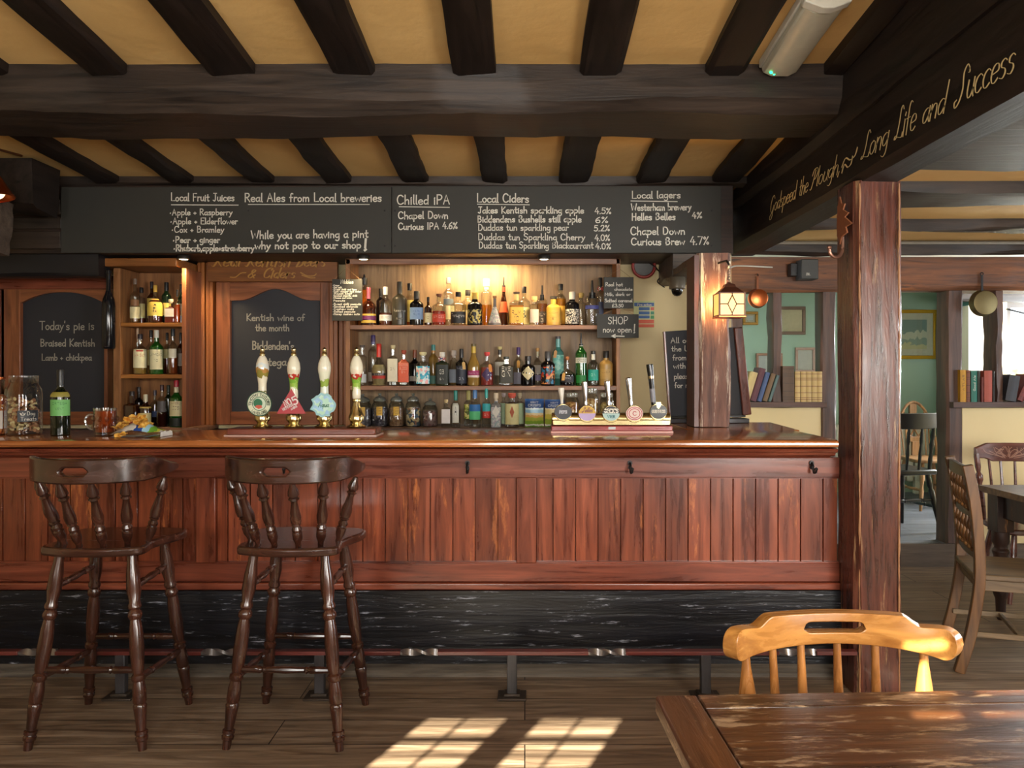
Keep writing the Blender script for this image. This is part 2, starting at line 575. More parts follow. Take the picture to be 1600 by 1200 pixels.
# ------------------------------------------------------------------ stroke lettering (chalk hand and signwriter's script)
GL = {
 'a': '45;40 42 25 50 8 40 4 22 12 3 26 4 38 22;40 50 39 15 46 0', 'b': '45;-6 100 6 0;6 30 20 48 38 42 42 22 32 3 16 0 6 10',
 'c': '42;40 42 26 50 9 42 4 24 12 5 26 0 41 8', 'd': '46;40 40 25 50 9 42 4 22 12 3 26 3 40 20;-41 100 41 0',
 'e': '42;5 26 38 30 36 46 22 51 8 42 4 22 12 4 26 0 40 8', 'f': '34;34 94 24 100 15 88 14 60 14 0;-2 50 30 50',
 'g': '45;40 42 25 50 8 42 4 24 14 6 28 8 40 24;41 50 41 0 38 -25 24 -36 8 -28', 'h': '45;-6 100 6 0;6 28 20 48 34 46 38 32 39 0',
 'i': '16;-8 50 8 0;-7 66 9 72', 'j': '18;12 50 12 -10 8 -30 -4 -32;-12 68 13 72', 'k': '40;-6 100 6 0;-36 50 7 22 38 0',
 'l': '16;8 100 7 10 14 0', 'm': '66;-6 50 6 0;6 30 16 48 28 46 32 30 32 0;32 30 44 48 56 46 60 30 61 0',
 'n': '44;-6 50 6 0;6 28 18 48 32 47 38 32 39 0', 'o': '44;24 50 8 42 4 22 14 3 28 2 40 18 38 40 24 50',
 'p': '46;-6 50 6 -38;6 32 20 50 38 42 42 22 32 4 16 2 6 14', 'q': '46;40 42 25 50 8 42 4 24 14 6 28 8 40 24;-41 50 41 -38',
 'r': '32;-6 50 6 0;6 26 14 44 24 50 32 46', 's': '38;34 44 22 51 8 45 10 32 28 24 34 12 24 0 6 5',
 't': '34;16 86 16 15 22 1 32 4;-3 52 32 54', 'u': '44;6 50 5 18 14 1 28 4 38 22;39 50 39 12 44 0', 'v': '40;-4 50 20 0 38 50',
 'w': '60;-4 50 16 0 30 40 44 0 58 50', 'x': '40;-4 50 38 0;-38 50 4 0', 'y': '42;-5 50 20 6;40 50 20 0 10 -26 0 -34', 'z': '40;-4 50 38 50 4 0 40 0',
 'A': '62;-4 0 28 100 56 0;-14 36 46 36', 'B': '56;-8 100 8 0;8 100 34 98 44 78 32 58 8 54;8 54 38 50 50 28 36 4 8 0',
 'C': '62;56 84 38 100 16 90 5 52 14 12 36 0 58 14', 'D': '62;-8 100 8 0;8 100 40 92 56 52 42 8 8 0', 'E': '52;-48 98 8 98 8 0 50 0;-8 52 40 52',
 'F': '50;-48 98 8 98 8 0;-8 52 38 52', 'G': '64;56 84 38 100 16 90 5 52 14 12 36 0 58 14;-58 14 58 46 36 46', 'H': '60;-8 100 8 0;-52 100 52 0;-8 52 52 52',
 'I': '20;-10 100 10 0', 'J': '46;-10 98 44 98;30 98 30 24 20 0 4 10', 'K': '54;-8 100 8 0;-48 100 9 44 52 0', 'L': '50;-8 100 8 0 48 2',
 'M': '72;-6 0 10 100 34 36 60 100 66 0', 'N': '62;-8 0 8 100 52 0 52 100', 'O': '68;34 100 12 88 4 50 14 10 34 0 56 12 64 50 54 90 34 100',
 'P': '54;-8 100 8 0;8 100 38 98 50 74 36 48 8 44', 'R': '56;-8 100 8 0;8 100 38 98 48 76 34 54 8 50;-22 50 54 0',
 'S': '52;46 86 28 100 8 88 10 64 38 46 46 22 28 0 4 14', 'T': '56;-2 98 54 98;-28 98 28 0', 'U': '60;8 100 7 30 18 4 40 4 52 30 52 100',
 'V': '56;-4 100 28 0 52 100', 'W': '84;-4 100 22 0 42 70 62 0 80 100', 'X': '56;-4 100 52 0;-52 100 4 0', 'Y': '56;-4 100 28 48 52 100;-28 48 28 0',
 'Z': '54;-6 98 50 98 4 0 52 0',
 '0': '50;24 100 8 84 4 50 10 12 24 0 40 12 46 50 40 86 24 100', '1': '30;-8 80 20 100 20 0', '2': '48;8 80 24 100 42 84 34 50 6 2;-6 2 46 2',
 '3': '48;8 90 28 100 42 80 22 54;22 54 44 42 42 10 22 0 4 12', '4': '50;-30 100 4 34 48 34;-36 60 36 0', '5': '48;-44 98 12 98 10 58;10 58 30 62 46 40 38 8 20 0 4 10',
 '6': '48;40 96 16 70 5 30 16 2 36 4 44 26 32 48 10 36', '7': '48;-4 98 46 98 18 0', '8': '48;24 54 8 76 24 100 42 78 24 54 4 26 24 0 46 26 24 54',
 '9': '48;42 70 26 50 8 66 14 94 34 98 42 72 36 0', '.': '14;-6 1 9 6', ',': '14;-9 6 4 -14', "'": '12;-7 100 5 80', '+': '36;-4 30 32 30;-18 46 18 14',
 '-': '30;-4 30 26 30', '!': '20;-12 100 10 26;-9 2 12 8', '%': '60;-50 100 8 0;14 98 4 84 14 70 24 84 14 98;46 30 36 16 46 2 56 16 46 30',
 '&': '60;54 0 20 62 22 92 38 94 38 72 8 36 8 8 26 0 52 34', '*': '26;-10 28 12 36', ':': '14;-7 8 8 12;-7 40 8 44', ' ': '30',
 '#': '58;50 88 34 100 22 84 22 40 8 4;-8 4 52 4;-10 50 40 50', '/': '40;-4 -4 36 100',
}
# signwriter's flourished capitals
GS = dict(GL)
GS.update({
 'G': '66;58 82 42 102 18 90 6 50 16 8 40 2 54 34;54 36 52 0 40 -40 14 -44 10 -24 40 -4', 'P': '58;30 92 22 40 10 0 -6 2;2 74 14 100 44 102 56 78 40 50 20 46',
 'L': '56;44 92 34 104 24 92 22 50 12 8 -4 4 4 14 24 6 52 0 58 12', 'S': '60;60 88 44 104 28 88 30 62 34 36 22 4 0 -8 -8 8 4 14;60 88 62 78 54 78',
 'R': '60;26 92 20 40 8 0 -6 4;0 76 14 100 44 102 54 80 38 54 20 50;24 50 42 20 60 0', 'K': '60;24 96 20 40 8 0 -6 4;58 98 40 72 20 48;26 50 42 18 62 0',
 'B': '58;24 92 20 40 8 0;0 78 14 100 44 100 48 76 22 54;22 54 52 48 50 12 26 -2 6 4', 'C': '58;54 82 60 96 42 102 16 84 6 42 18 4 44 4 56 18',
})

def strokes_of(text, font, shear=0.0, jit=0.0, seed=1, space=8):
    rr = random.Random(seed)
    x = 0.0
    out = []
    for ch in text:
        g = font.get(ch)
        if g is None: continue
        parts = g.split(';')
        w = float(parts[0])
        dy = rr.uniform(-jit, jit) * 5; sc = 1 + rr.uniform(-jit, jit) * 0.06
        for s in parts[1:]:
            straight = s.startswith('-')
            nums = [float(q) for q in s.split()] if not straight else [float(q) for q in s[1:].split()]
            pts = [(nums[i] * sc, nums[i + 1] * sc + dy) for i in range(0, len(nums), 2)]
            if not straight: pts = catmull(pts, 4)
            out.append([(x + px + shear * py, py) for px, py in pts])
        x += w + space
    return out, max(x - space, 1.0)

def ribbon(mb, pts, fn, wfun):
    n = len(pts)
    if n < 2: return
    vs = []
    for i in range(n):
        a = pts[max(i - 1, 0)]; b = pts[min(i + 1, n - 1)]
        dx, dy = b[0] - a[0], b[1] - a[1]
        l = math.hypot(dx, dy) or 1e-9
        dx, dy = dx / l, dy / l
        w = wfun(dx, dy) / 2
        ex = 0.0
        if i == 0: ex = -w
        if i == n - 1: ex = w
        x, y = pts[i][0] + dx * ex, pts[i][1] + dy * ex
        vs.append(fn(x - dy * w, y + dx * w)); vs.append(fn(x + dy * w, y - dx * w))
    mb.add(vs, [(2 * i, 2 * i + 1, 2 * i + 3, 2 * i + 2) for i in range(n - 1)])

def letter(mb, text, fn, x0, x1, base, cap, weight, font=GL, shear=0.0, nib=0.0, jit=0.0, slope=0.0, seed=1, fit=True, space=8):
    """write text between x0 and x1 in the (u, v) plane fn(u, v)->point; cap = capital height, weight = stroke width"""
    st, W = strokes_of(text, font, shear, jit, seed, space)
    sy = cap / 100.0
    sx = (x1 - x0) / W if fit else sy
    for s in st:
        pts = [(x0 + p[0] * sx, base + p[1] * sy + slope * (p[0] * sx)) for p in s]
        if nib:
            wf = lambda dx, dy: weight * (0.28 + 0.9 * nib * abs(dx * 0.35 + dy * 0.94) ** 1.5)
        else:
            wf = lambda dx, dy: weight
        ribbon(mb, pts, fn, wf)

def front_plane(Y):
    """photo pixels -> points on the vertical plane at depth Y (v measured upward)"""
    return lambda u, v: P(u, -v, Y)

def ptext(mb, Y, text, x0, x1, base, cap, weight=1.25, jit=0.5, slope=0.0, seed=1, **k):
    letter(mb, text, front_plane(Y), x0, x1, -base, cap, weight, jit=jit, slope=slope, seed=seed, **k)

def pline(mb, Y, x0, y0, x1, y1, w=1.2):
    ribbon(mb, [(x0, -y0), ((x0 + x1) / 2, -(y0 + y1) / 2), (x1, -y1)], front_plane(Y), lambda a, b: w)

# ------------------------------------------------------------------ materials
M_BEAM = wood('black_oak', (26, 20, 17), (66, 54, 46), 'X', rough=0.5, bump=0.5, scuff=(88, 72, 60), scuff_amt=0.15, spec=0.4)
M_BEAMY = wood('black_oak_y', (18, 13, 11), (44, 34, 29), 'Y', rough=0.55, bump=0.4, spec=0.3)
M_JOIST = wood('joist_oak', (18, 13, 11), (42, 31, 26), 'Y', rough=0.55, bump=0.4, spec=0.3)
M_GREYOAK = wood('weathered_beam', (60, 50, 44), (110, 96, 84), 'X', rough=0.5, bump=0.5, scuff=(40, 32, 26), scuff_amt=0.5)
M_POST = wood('mahogany_post', (46, 21, 16), (112, 60, 44), 'Z', rough=0.28, bump=0.8, scuff=(150, 118, 84), scuff_amt=0.70, coat=0.35, scuff_scale=1.6, fine=1.5)  # scuff streaks also put the grey sheen of the post into the colour
M_STUD = wood('stud_oak', (64, 44, 38), (112, 82, 68), 'Z', rough=0.5, bump=0.3)
M_SILL = wood('sill_oak', (60, 40, 34), (96, 68, 58), 'X', rough=0.5, bump=0.2)
M_PLATE = wood('brown_plate_beam', (74, 42, 22), (144, 88, 46), 'X', rough=0.55, bump=0.6, scuff=(46, 27, 16), scuff_amt=0.8)
M_MAHOG = wood('mahogany', (76, 31, 21), (148, 76, 50), 'Z', rough=0.28, bump=0.12, scuff=(200, 126, 78), scuff_amt=0.42, coat=0.3)
M_BOARD = wood('mahogany_boards', (78, 31, 21), (156, 80, 50), 'Z', rough=0.28, bump=0.12, scuff=(184, 108, 60), scuff_amt=0.80, coat=0.3, island=0.25, scuff_scale=0.5, scuff_along=2.0)
M_MAHOGX = wood('mahogany_rail', (80, 34, 24), (146, 76, 54), 'X', rough=0.28, bump=0.1, scuff=(200, 132, 94), scuff_amt=0.15, coat=0.3)
M_TOP = wood('polished_counter', (124, 66, 32), (196, 122, 66), 'X', rough=0.16, bump=0.04, coat=0.6, scuff=(212, 152, 90), scuff_amt=0.2)
M_PANELB = wood('weathered_back_panel', (112, 86, 58), (172, 140, 100), 'Z', rough=0.5, bump=0.1)
M_PINE = wood('back_bar_wood', (120, 78, 46), (180, 126, 78), 'Z', rough=0.45, bump=0.1)
M_PINEX = wood('back_bar_shelf', (116, 80, 62), (172, 126, 98), 'X', rough=0.45, bump=0.1)
M_DOORW = wood('warm_mahogany', (108, 60, 36), (168, 102, 64), 'Z', rough=0.35, bump=0.1, coat=0.15)
M_DOORX = wood('warm_mahogany_x', (108, 60, 36), (168, 102, 64), 'X', rough=0.35, bump=0.1, coat=0.15)
M_BLACKP = wood('black_plank', (7, 8, 12), (22, 23, 31), 'X', rough=0.36, bump=0.9, scuff=(150, 154, 168), scuff_amt=0.66, spec=0.42, scuff_scale=3.4, scuff_along=1.6)
M_STOOL = wood('dark_stool_wood', (36, 19, 14), (78, 43, 31), 'Z', rough=0.22, bump=0.06, coat=0.45)
M_STOOLX = wood('dark_stool_wood_x', (38, 20, 15), (78, 45, 34), 'X', rough=0.22, bump=0.06, coat=0.45)
M_HONEY = wood('honey_chair', (134, 84, 36), (200, 142, 72), 'X', rough=0.26, bump=0.08, coat=0.4, scuff=(236, 206, 150), scuff_amt=0.2)
M_HONEYZ = wood('honey_chair_z', (112, 68, 30), (180, 122, 62), 'Z', rough=0.26, bump=0.08, coat=0.4)
M_TABLE = wood('worn_table_top', (42, 24, 14), (96, 58, 31), 'X', rough=0.30, bump=0.6, coat=0.2, scuff=(140, 114, 88), scuff_amt=0.94, scuff_scale=1.7, scuff_along=3.5)
M_TABLEY = wood('worn_table_end', (58, 33, 19), (110, 68, 38), 'Y', rough=0.30, bump=0.6, coat=0.2, scuff=(160, 130, 100), scuff_amt=0.8, scuff_scale=1.7, scuff_along=3.5)
M_CHAIR = wood('brown_chair', (74, 48, 25), (130, 90, 50), 'Z', rough=0.4, bump=0.12, scuff=(66, 42, 24), scuff_amt=0.3)
M_CHAIRX = wood('brown_seat', (88, 70, 50), (142, 120, 90), 'X', rough=0.5, bump=0.12)
M_RUSTIC = wood('flaking_dark_paint', (30, 20, 17), (66, 40, 30), 'Z', rough=0.45, bump=0.3, scuff=(160, 112, 62), scuff_amt=0.5)
M_RUSTICX = wood('scrubbed_top', (84, 64, 48), (138, 112, 84), 'X', rough=0.5, bump=0.3, scuff=(46, 32, 22), scuff_amt=0.5)
M_REDCHAIR = wood('carved_chair', (70, 34, 26), (116, 66, 52), 'X', rough=0.3, bump=0.2, coat=0.3)
M_BLACKCH = plain((11, 11, 12), 0.35)
M_PALEW = wood('pale_windsor', (120, 84, 54), (176, 134, 92), 'Z', rough=0.4, bump=0.1)
M_CHALKB = plain((50, 49, 44), 0.62, bump=0.05, bscale=9)
M_SLATE = plain((40, 42, 50), 0.55, bump=0.04, bscale=8)
M_CHALK = plain((232, 228, 214), 0.85)
M_CHALKD = plain((176, 172, 158), 0.9)
M_GOLD = plain((236, 214, 156), 0.5)
M_GOLDDIM = plain((176, 128, 58), 0.5)
M_BRASS = plain((216, 198, 150), 0.2, metal=1.0)
M_CHROME = plain((205, 205, 210), 0.14, metal=1.0)
M_STEEL = plain((120, 118, 116), 0.35, metal=1.0)
M_IRON = plain((26, 25, 26), 0.42, metal=0.3)
M_COPPER = plain((196, 108, 62), 0.28, metal=1.0)
M_WHITE = plain((226, 222, 208), 0.5)
M_BLACK = plain((16, 15, 16), 0.4)
M_REDPAINT = plain((150, 42, 34), 0.35)

def plaster(name, c, c2, scale=2.0, bump=0.25, rough=0.8):
    m, nt, b = _new(name)
    N, L = nt.nodes, nt.links
    tc = N.new('ShaderNodeTexCoord')
    n1 = N.new('ShaderNodeTexNoise'); n1.inputs['Scale'].default_value = scale; n1.inputs['Detail'].default_value = 7
    L.new(tc.outputs['Object'], n1.inputs['Vector'])
    cr = N.new('ShaderNodeValToRGB')
    cr.color_ramp.elements[0].position = 0.3; cr.color_ramp.elements[0].color = lin(c)
    cr.color_ramp.elements[1].position = 0.7; cr.color_ramp.elements[1].color = lin(c2)
    L.new(n1.outputs['Fac'], cr.inputs[0]); L.new(cr.outputs[0], b.inputs['Base Color'])
    n2 = N.new('ShaderNodeTexNoise'); n2.inputs['Scale'].default_value = scale * 5; n2.inputs['Detail'].default_value = 5
    L.new(tc.outputs['Object'], n2.inputs['Vector'])
    bp = N.new('ShaderNodeBump'); bp.inputs['Strength'].default_value = bump; bp.inputs['Distance'].default_value = 0.02
    L.new(n2.outputs['Fac'], bp.inputs['Height']); L.new(bp.outputs['Normal'], b.inputs['Normal'])
    b.inputs['Roughness'].default_value = rough
    return m

M_CEIL = plaster('nicotine_plaster', (206, 166, 102), (224, 186, 122), 1.6, 0.3, 0.7)
M_CREAM = plaster('cream_plaster', (214, 194, 146), (226, 208, 162), 1.2, 0.1)
M_GREEN = plaster('green_plaster', (146, 174, 156), (158, 184, 168), 0.8, 0.06)
M_TEAL = plaster('teal_plaster', (112, 158, 158), (124, 168, 168), 0.8, 0.06)
M_WHITEP = plaster('white_plaster', (226, 220, 200), (234, 229, 212), 1.2, 0.08)

def plank_floor(name, c1, c2, c3, plank=0.21, length=2.6):
    m, nt, b = _new(name)
    N, L = nt.nodes, nt.links
    tc = N.new('ShaderNodeTexCoord')
    br = N.new('ShaderNodeTexBrick')
    br.offset = 0.37; br.inputs['Scale'].default_value = 1.0
    br.inputs['Brick Width'].default_value = length; br.inputs['Row Height'].default_value = plank
    br.inputs['Mortar Size'].default_value = 0.0025; br.inputs['Mortar Smooth'].default_value = 0.3
    br.inputs['Color1'].default_value = (0.35, 0.35, 0.35, 1); br.inputs['Color2'].default_value = (1, 1, 1, 1)
    br.inputs['Mortar'].default_value = (0, 0, 0, 1)
    L.new(tc.outputs['Object'], br.inputs['Vector'])
    mp = N.new('ShaderNodeMapping'); mp.inputs['Scale'].default_value = (1.0, 13, 1)
    L.new(tc.outputs['Object'], mp.inputs['Vector'])
    # shift grain from plank to plank
    ad = N.new('ShaderNodeVectorMath'); ad.operation = 'MULTIPLY_ADD'
    ad.inputs[1].default_value = (9, 5, 3); L.new(br.outputs['Color'], ad.inputs[0]); L.new(mp.outputs[0], ad.inputs[2])
    n1 = N.new('ShaderNodeTexNoise'); n1.inputs['Scale'].default_value = 1.8; n1.inputs['Detail'].default_value = 9
    n1.inputs['Roughness'].default_value = 0.65; n1.inputs['Distortion'].default_value = 1.2
    L.new(ad.outputs[0], n1.inputs['Vector'])
    cr = N.new('ShaderNodeValToRGB')
    e = cr.color_ramp.elements
    e[0].position = 0.3; e[0].color = lin(c1); e[1].position = 0.7; e[1].color = lin(c3)
    q = e.new(0.5); q.color = lin(c2)
    L.new(n1.outputs['Fac'], cr.inputs[0])
    m1 = N.new('ShaderNodeMixRGB'); m1.blend_type = 'MULTIPLY'; m1.inputs[0].default_value = 0.3
    L.new(cr.outputs[0], m1.inputs[1]); L.new(br.outputs['Color'], m1.inputs[2])
    m2 = N.new('ShaderNodeMixRGB'); L.new(br.outputs['Fac'], m2.inputs[0])
    L.new(m1.outputs[0], m2.inputs[1]); m2.inputs[2].default_value = lin((28, 20, 15))
    L.new(m2.outputs[0], b.inputs['Base Color'])
    rr = N.new('ShaderNodeMapRange'); rr.inputs['To Min'].default_value = 0.34; rr.inputs['To Max'].default_value = 0.62
    L.new(n1.outputs['Fac'], rr.inputs['Value']); L.new(rr.outputs[0], b.inputs['Roughness'])
    b.inputs['Specular IOR Level'].default_value = 0.35
    bp = N.new('ShaderNodeBump'); bp.inputs['Strength'].default_value = 0.35; bp.inputs['Distance'].default_value = 0.006
    sb = N.new('ShaderNodeMath'); sb.operation = 'SUBTRACT'
    L.new(n1.outputs['Fac'], sb.inputs[0]); L.new(br.outputs['Fac'], sb.inputs[1])
    L.new(sb.outputs[0], bp.inputs['Height']); L.new(bp.outputs['Normal'], b.inputs['Normal'])
    return m

M_FLOOR = plank_floor('oak_floorboards', (82, 66, 53), (126, 107, 88), (162, 142, 121))
M_FLOOR2 = plank_floor('grey_floorboards', (70, 70, 74), (98, 100, 106), (124, 126, 132), 0.26, 3.0)

# ------------------------------------------------------------------ the room shell
def struct(name, mb, mat, label, cat, group=None, bevel=0.0, smooth=False, origin=None):
    o = mb.build(name, mat, bevel=bevel, smooth=smooth, origin=origin)
    return tag(o, label, cat, group, 'structure')

struct('floor', MB().box(-4.3, 5.7, -1.05, 5.74, -0.12, 0.0), M_FLOOR, 'worn brown oak floorboards in front of the bar', 'floor', origin=(0, 3, 0))
struct('floor', MB().box(1.30, 5.7, 5.74, 8.4, 0.02, 0.16), M_FLOOR2, 'grey boarded floor of the room up one step', 'floor', origin=(3, 7, 0.16))
struct('trim_1', MB().box(1.43, 5.6, 5.725, 5.755, 0.0, 0.162), wood('step_riser', (70, 58, 48), (104, 90, 76), 'X', rough=0.5), 'boarded riser of the step in the doorway', 'step')

struct('wall_left', MB().box(-4.4, -4.2, -1.05, 5.7, 0, 3.25), M_CREAM, 'cream plaster wall at the left end of the bar room', 'wall')
struct('wall_right', MB().box(5.6, 5.75, 0.0, 2.5, 0, 2.5).box(5.6, 5.75, 4.1, 6.3, 0, 2.5).box(5.6, 5.75, 2.5, 4.1, 0, 0.9).box(5.6, 5.75, 2.5, 4.1, 2.1, 2.5)
       .box(5.6, 5.75, 7.5, 8.4, 0, 2.5).box(5.6, 5.75, 6.3, 7.5, 0, 1.05).box(5.6, 5.75, 6.3, 7.5, 2.15, 2.5).box(5.6, 5.75, -1.05, 0.0, 0, 2.5), M_CREAM, 'cream outer wall at the right with two added windows', 'wall')
struct('wall_back', MB().box(-4.2, 1.42, 5.5, 5.62, 0, 2.72), M_CREAM, 'cream plaster wall behind the bar', 'wall')

def wall_with_holes(x0, x1, z0, z1, holes, y0, y1):
    mb = MB()
    xs = sorted(set([x0, x1] + [h[0] for h in holes] + [h[1] for h in holes]))
    for a, b in zip(xs[:-1], xs[1:]):
        hs = [h for h in holes if h[0] <= a + 1e-6 and h[1] >= b - 1e-6]
        if not hs: mb.box(a, b, y0, y1, z0, z1)
        else:
            mb.box(a, b, y0, y1, z0, hs[0][2]); mb.box(a, b, y0, y1, hs[0][3], z1)
    return mb

WF = -0.90
struct('wall_front', wall_with_holes(-4.3, 5.7, 0, 3.2, [(-2.30, -1.22, 1.05, 2.24), (-0.46, 0.56, 1.36, 2.30), (1.55, 3.05, 0.90, 2.05)], WF - 0.10, WF),
       M_CREAM, 'cream window wall opposite the bar', 'wall')

def window(n, casements, z0, z1, zbars, vb, y, label, thick=None, hole=None, bar=0.011, light_rows=None):
    """casement window in the wall at depth y; casements = [(x0, x1)], zbars = heights of glazing bars"""
    w = MB(); f = 0.05
    hx0, hx1, hz0, hz1 = hole
    xs = [hx0] + [v for c in casements for v in c] + [hx1]
    for i in range(0, len(xs), 2): w.box(xs[i], xs[i + 1], y - 0.05, y, hz0, hz1)
    for (a, b) in casements:
        w.box(a, b, y - 0.05, y, hz0, z0); w.box(a, b, y - 0.05, y, z1, hz1)
        for zb, th in zbars: w.box(a, b, y - 0.02, y - 0.005, zb - th / 2, zb + th / 2)
        for k in range(1, vb + 1):
            x = a + (b - a) * k / (vb + 1)
            w.box(x - bar / 2, x + bar / 2, y - 0.02, y - 0.005, z0, z1)
    o = struct('window_%d' % n, w, plain((222, 214, 196), 0.5), label, 'window')
    g = MB()
    for (a, b) in casements: g.box(a, b, y - 0.015, y - 0.012, z0, z1)
    g.build('pane', glass((252, 252, 252), 0.1), o, smooth=False)
    return o

zb1 = [(1.485 + 0.063 * k, 0.023 if k % 2 == 0 else 0.009) for k in range(0, 10)]
window(1, [(-2.16, -1.825), (-1.70, -1.36)], 1.44, 2.107, [(2.067, .010), (2.003, .026), (1.940, .010), (1.876, .026), (1.813, .010), (1.75, .026), (1.687, .010), (1.62, .026), (1.56, .010), (1.50, .02)],
       1, WF, 'small paned casement window opposite the bar', hole=(-2.30, -1.22, 1.05, 2.24))
window(2, [(-0.311, -0.199), (-0.178, -0.055), (-0.033, 0.08), (0.10, 0.215), (0.235, 0.35)], 1.966, 2.185, [(2.0055, .037), (2.135, .022)], 0, WF, 'high paned window above the seats opposite the bar', hole=(-0.46, 0.56, 1.36, 2.30))
window(3, [(1.62, 2.26), (2.34, 2.98)], 0.98, 1.98, [(1.31, .03), (1.65, .03)], 1, WF, 'unseen wide window added to light the room, opposite the bar', hole=(1.55, 3.05, 0.90, 2.05), bar=0.03)  # out-of-view window added as an opening for fill light

# sloping plaster ceilings with dark joists
def slab(pts, t, mat, name, label):
    vs = [Vector(p) for p in pts] + [Vector(p) + Vector((0, 0, t)) for p in pts]
    n = len(pts)
    mb = MB().add(vs, [tuple(range(n))[::-1], tuple(range(n, 2 * n))] + [(i, (i + 1) % n, (i + 1) % n + n, i + n) for i in range(n)])
    return struct(name, mb, mat, label, 'ceiling')

def zc_front(Y): return 2.744 + 0.088 * (3.5 - Y)
def zc_rear(Y): return 2.61 + 0.05 * (5.0 - Y)
slab([(-4.3, -1.0, zc_front(-1.0)), (1.60, -1.0, zc_front(-1.0)), (1.60, 3.62, zc_front(3.62)), (-4.3, 3.62, zc_front(3.62))], 0.06, M_CEIL, 'ceiling', 'amber plaster ceiling between the near joists')
slab([(-4.3, 3.62, zc_rear(3.62)), (1.60, 3.62, zc_rear(3.62)), (1.60, 5.62, zc_rear(5.62)), (-4.3, 5.62, zc_rear(5.62))], 0.06, M_CEIL, 'ceiling', 'amber plaster ceiling between the joists over the servery')
slab([(1.50, -1.0, 2.315), (5.7, -1.0, 2.315), (5.7, 5.8, 2.315), (1.50, 5.8, 2.315)], 0.06, M_CEIL, 'ceiling', 'low amber plaster ceiling of the right aisle')
slab([(1.30, 5.8, 2.27), (5.7, 5.8, 2.27), (5.7, 8.4, 2.27), (1.30, 8.4, 2.27)], 0.06, M_WHITEP, 'ceiling', 'white plaster ceiling of the green back room')

ORD = ['first', 'second', 'third', 'fourth', 'fifth', 'sixth', 'seventh', 'eighth', 'ninth', 'tenth']
fj = [(-68, 15), (140, 200), (326, 397), (519, 587), (711, 775), (906, 970), (1103, 1163), (1285, 1322)]
for i, (a, b) in enumerate(fj):
    xa, xb = X_(a, 3.5), X_(b, 3.5)
    w = xb - xa; xc = (xa + xb) / 2; h = 0.10
    mb = MB().timber((xc, -0.88, zc_front(-0.88) - 0.05 + h / 2), (xc, 3.50, zc_front(3.5) - 0.05 + h / 2), w, h, 18, 0.005, seed=i + 3)
    struct('ceiling_joist', mb, M_JOIST, 'dark joist of the near ceiling, %s from the left' % ORD[i], 'joist', 'dark joists of the near ceiling', smooth=True)
rj = [(155, 187), (272, 303), (395, 428), (512, 548), (632, 668), (757, 790), (875, 917), (995, 1035), (1112, 1150)]
for i, (a, b) in enumerate(rj):
    xa, xb = X_(a, 5.0), X_(b, 5.0)
    w = xb - xa + 0.02; xc = (xa + xb) / 2; h = 0.11
    mb = MB().timber((xc, 3.85, zc_rear(3.85) - 0.045 + h / 2), (xc, 4.965, zc_rear(4.965) - 0.045 + h / 2), w, h, 10, 0.004, seed=i + 33)
    struct('ceiling_joist', mb, M_JOIST, 'dark joist above the long chalkboard, %s from the left' % ORD[i], 'joist', 'dark joists over the servery', smooth=True)

# great transverse beam over the drinking side, chamfered along its lower front arris
def big_beam():
    rr = random.Random(5)
    mb = MB(); n = 60
    x0, x1 = -4.2, 1.47
    prof = [(3.50, 2.80), (3.50, 2.592), (3.545, 2.540), (3.90, 2.540), (3.92, 2.56), (3.92, 2.80)]
    m = len(prof)
    for i in range(n + 1):
        t = i / n; x = x0 + (x1 - x0) * t
        for k, (y, z) in enumerate(prof):
            wz = 0.008 * math.sin(t * 13 + k * 1.7) + 0.005 * math.sin(t * 37 + k) + rr.uniform(-.003, .003)
            wy = 0.006 * math.sin(t * 17 + k * 2.3) + rr.uniform(-.003, .003)
            mb.v.append(Vector((x, y + wy, z + (wz if z < 2.7 else 0))))
    for i in range(n):
        for k in range(m):
            a = i * m + k; b = i * m + (k + 1) % m
            mb.f.append((a, b, b + m, a + m))
    mb.f.append(tuple(range(m))[::-1]); mb.f.append(tuple(n * m + k for k in range(m)))
    return mb
struct('ceiling_beam', big_beam(), M_BEAM, 'massive black oak beam crossing the ceiling in front of the bar', 'beam', smooth=True)
struct('ceiling_beam', MB().timber((-4.2, 5.02, 2.60), (1.40, 5.02, 2.60), 0.10, 0.08, 30, 0.004, seed=91), M_BEAM, 'thin dark rail along the top of the long chalkboard', 'beam', smooth=True)

# long beam with the painted motto, running away from the camera on the big post
mb = MB().timber((1.532, -0.9, 2.36), (1.532, 5.66, 2.36), 0.21, 0.29, 40, 0.004, seed=8)
BEAMR = struct('ceiling_beam', mb, M_BEAMY, 'black beam with gilt motto resting on the big post', 'beam', smooth=True)
struct('ceiling_beam', MB().timber((1.47, -0.9, 2.64), (1.47, 5.64, 2.62), 0.16, 0.27, 30, 0.008, seed=18), M_BEAMY, 'rough black wall plate above the motto beam', 'beam', smooth=True)
mb = MB()
YB0 = 4.655
side = lambda u, v: Vector((1.4235, YB0 - u, v))
W = {'nib': 1.0, 'font': GS, 'shear': 0.34}
def motto(text, pxa, pxb, cap, seed=1):
    ua = YB0 - F * 1.425 / (pxa - CX); ub = YB0 - F * 1.425 / (pxb - CX)
    base = 2.318 - 0.0195 * ua
    letter(mb, text, side, ua, ub, base, cap, 0.0072, seed=seed, slope=-0.0195, space=2, **W)
motto('Godspeed', 1203, 1243, 0.085); motto('the', 1248, 1262, 0.085); motto('Plough,', 1266, 1312, 0.085)
motto('Long', 1346, 1387, 0.10); motto('Life', 1398, 1430, 0.11); motto('and', 1440, 1476, 0.095); motto('Success', 1493, 1584, 0.105)
ua = YB0 - F * 1.425 / (1316 - CX); ub = YB0 - F * 1.425 / (1340 - CX); du = ub - ua
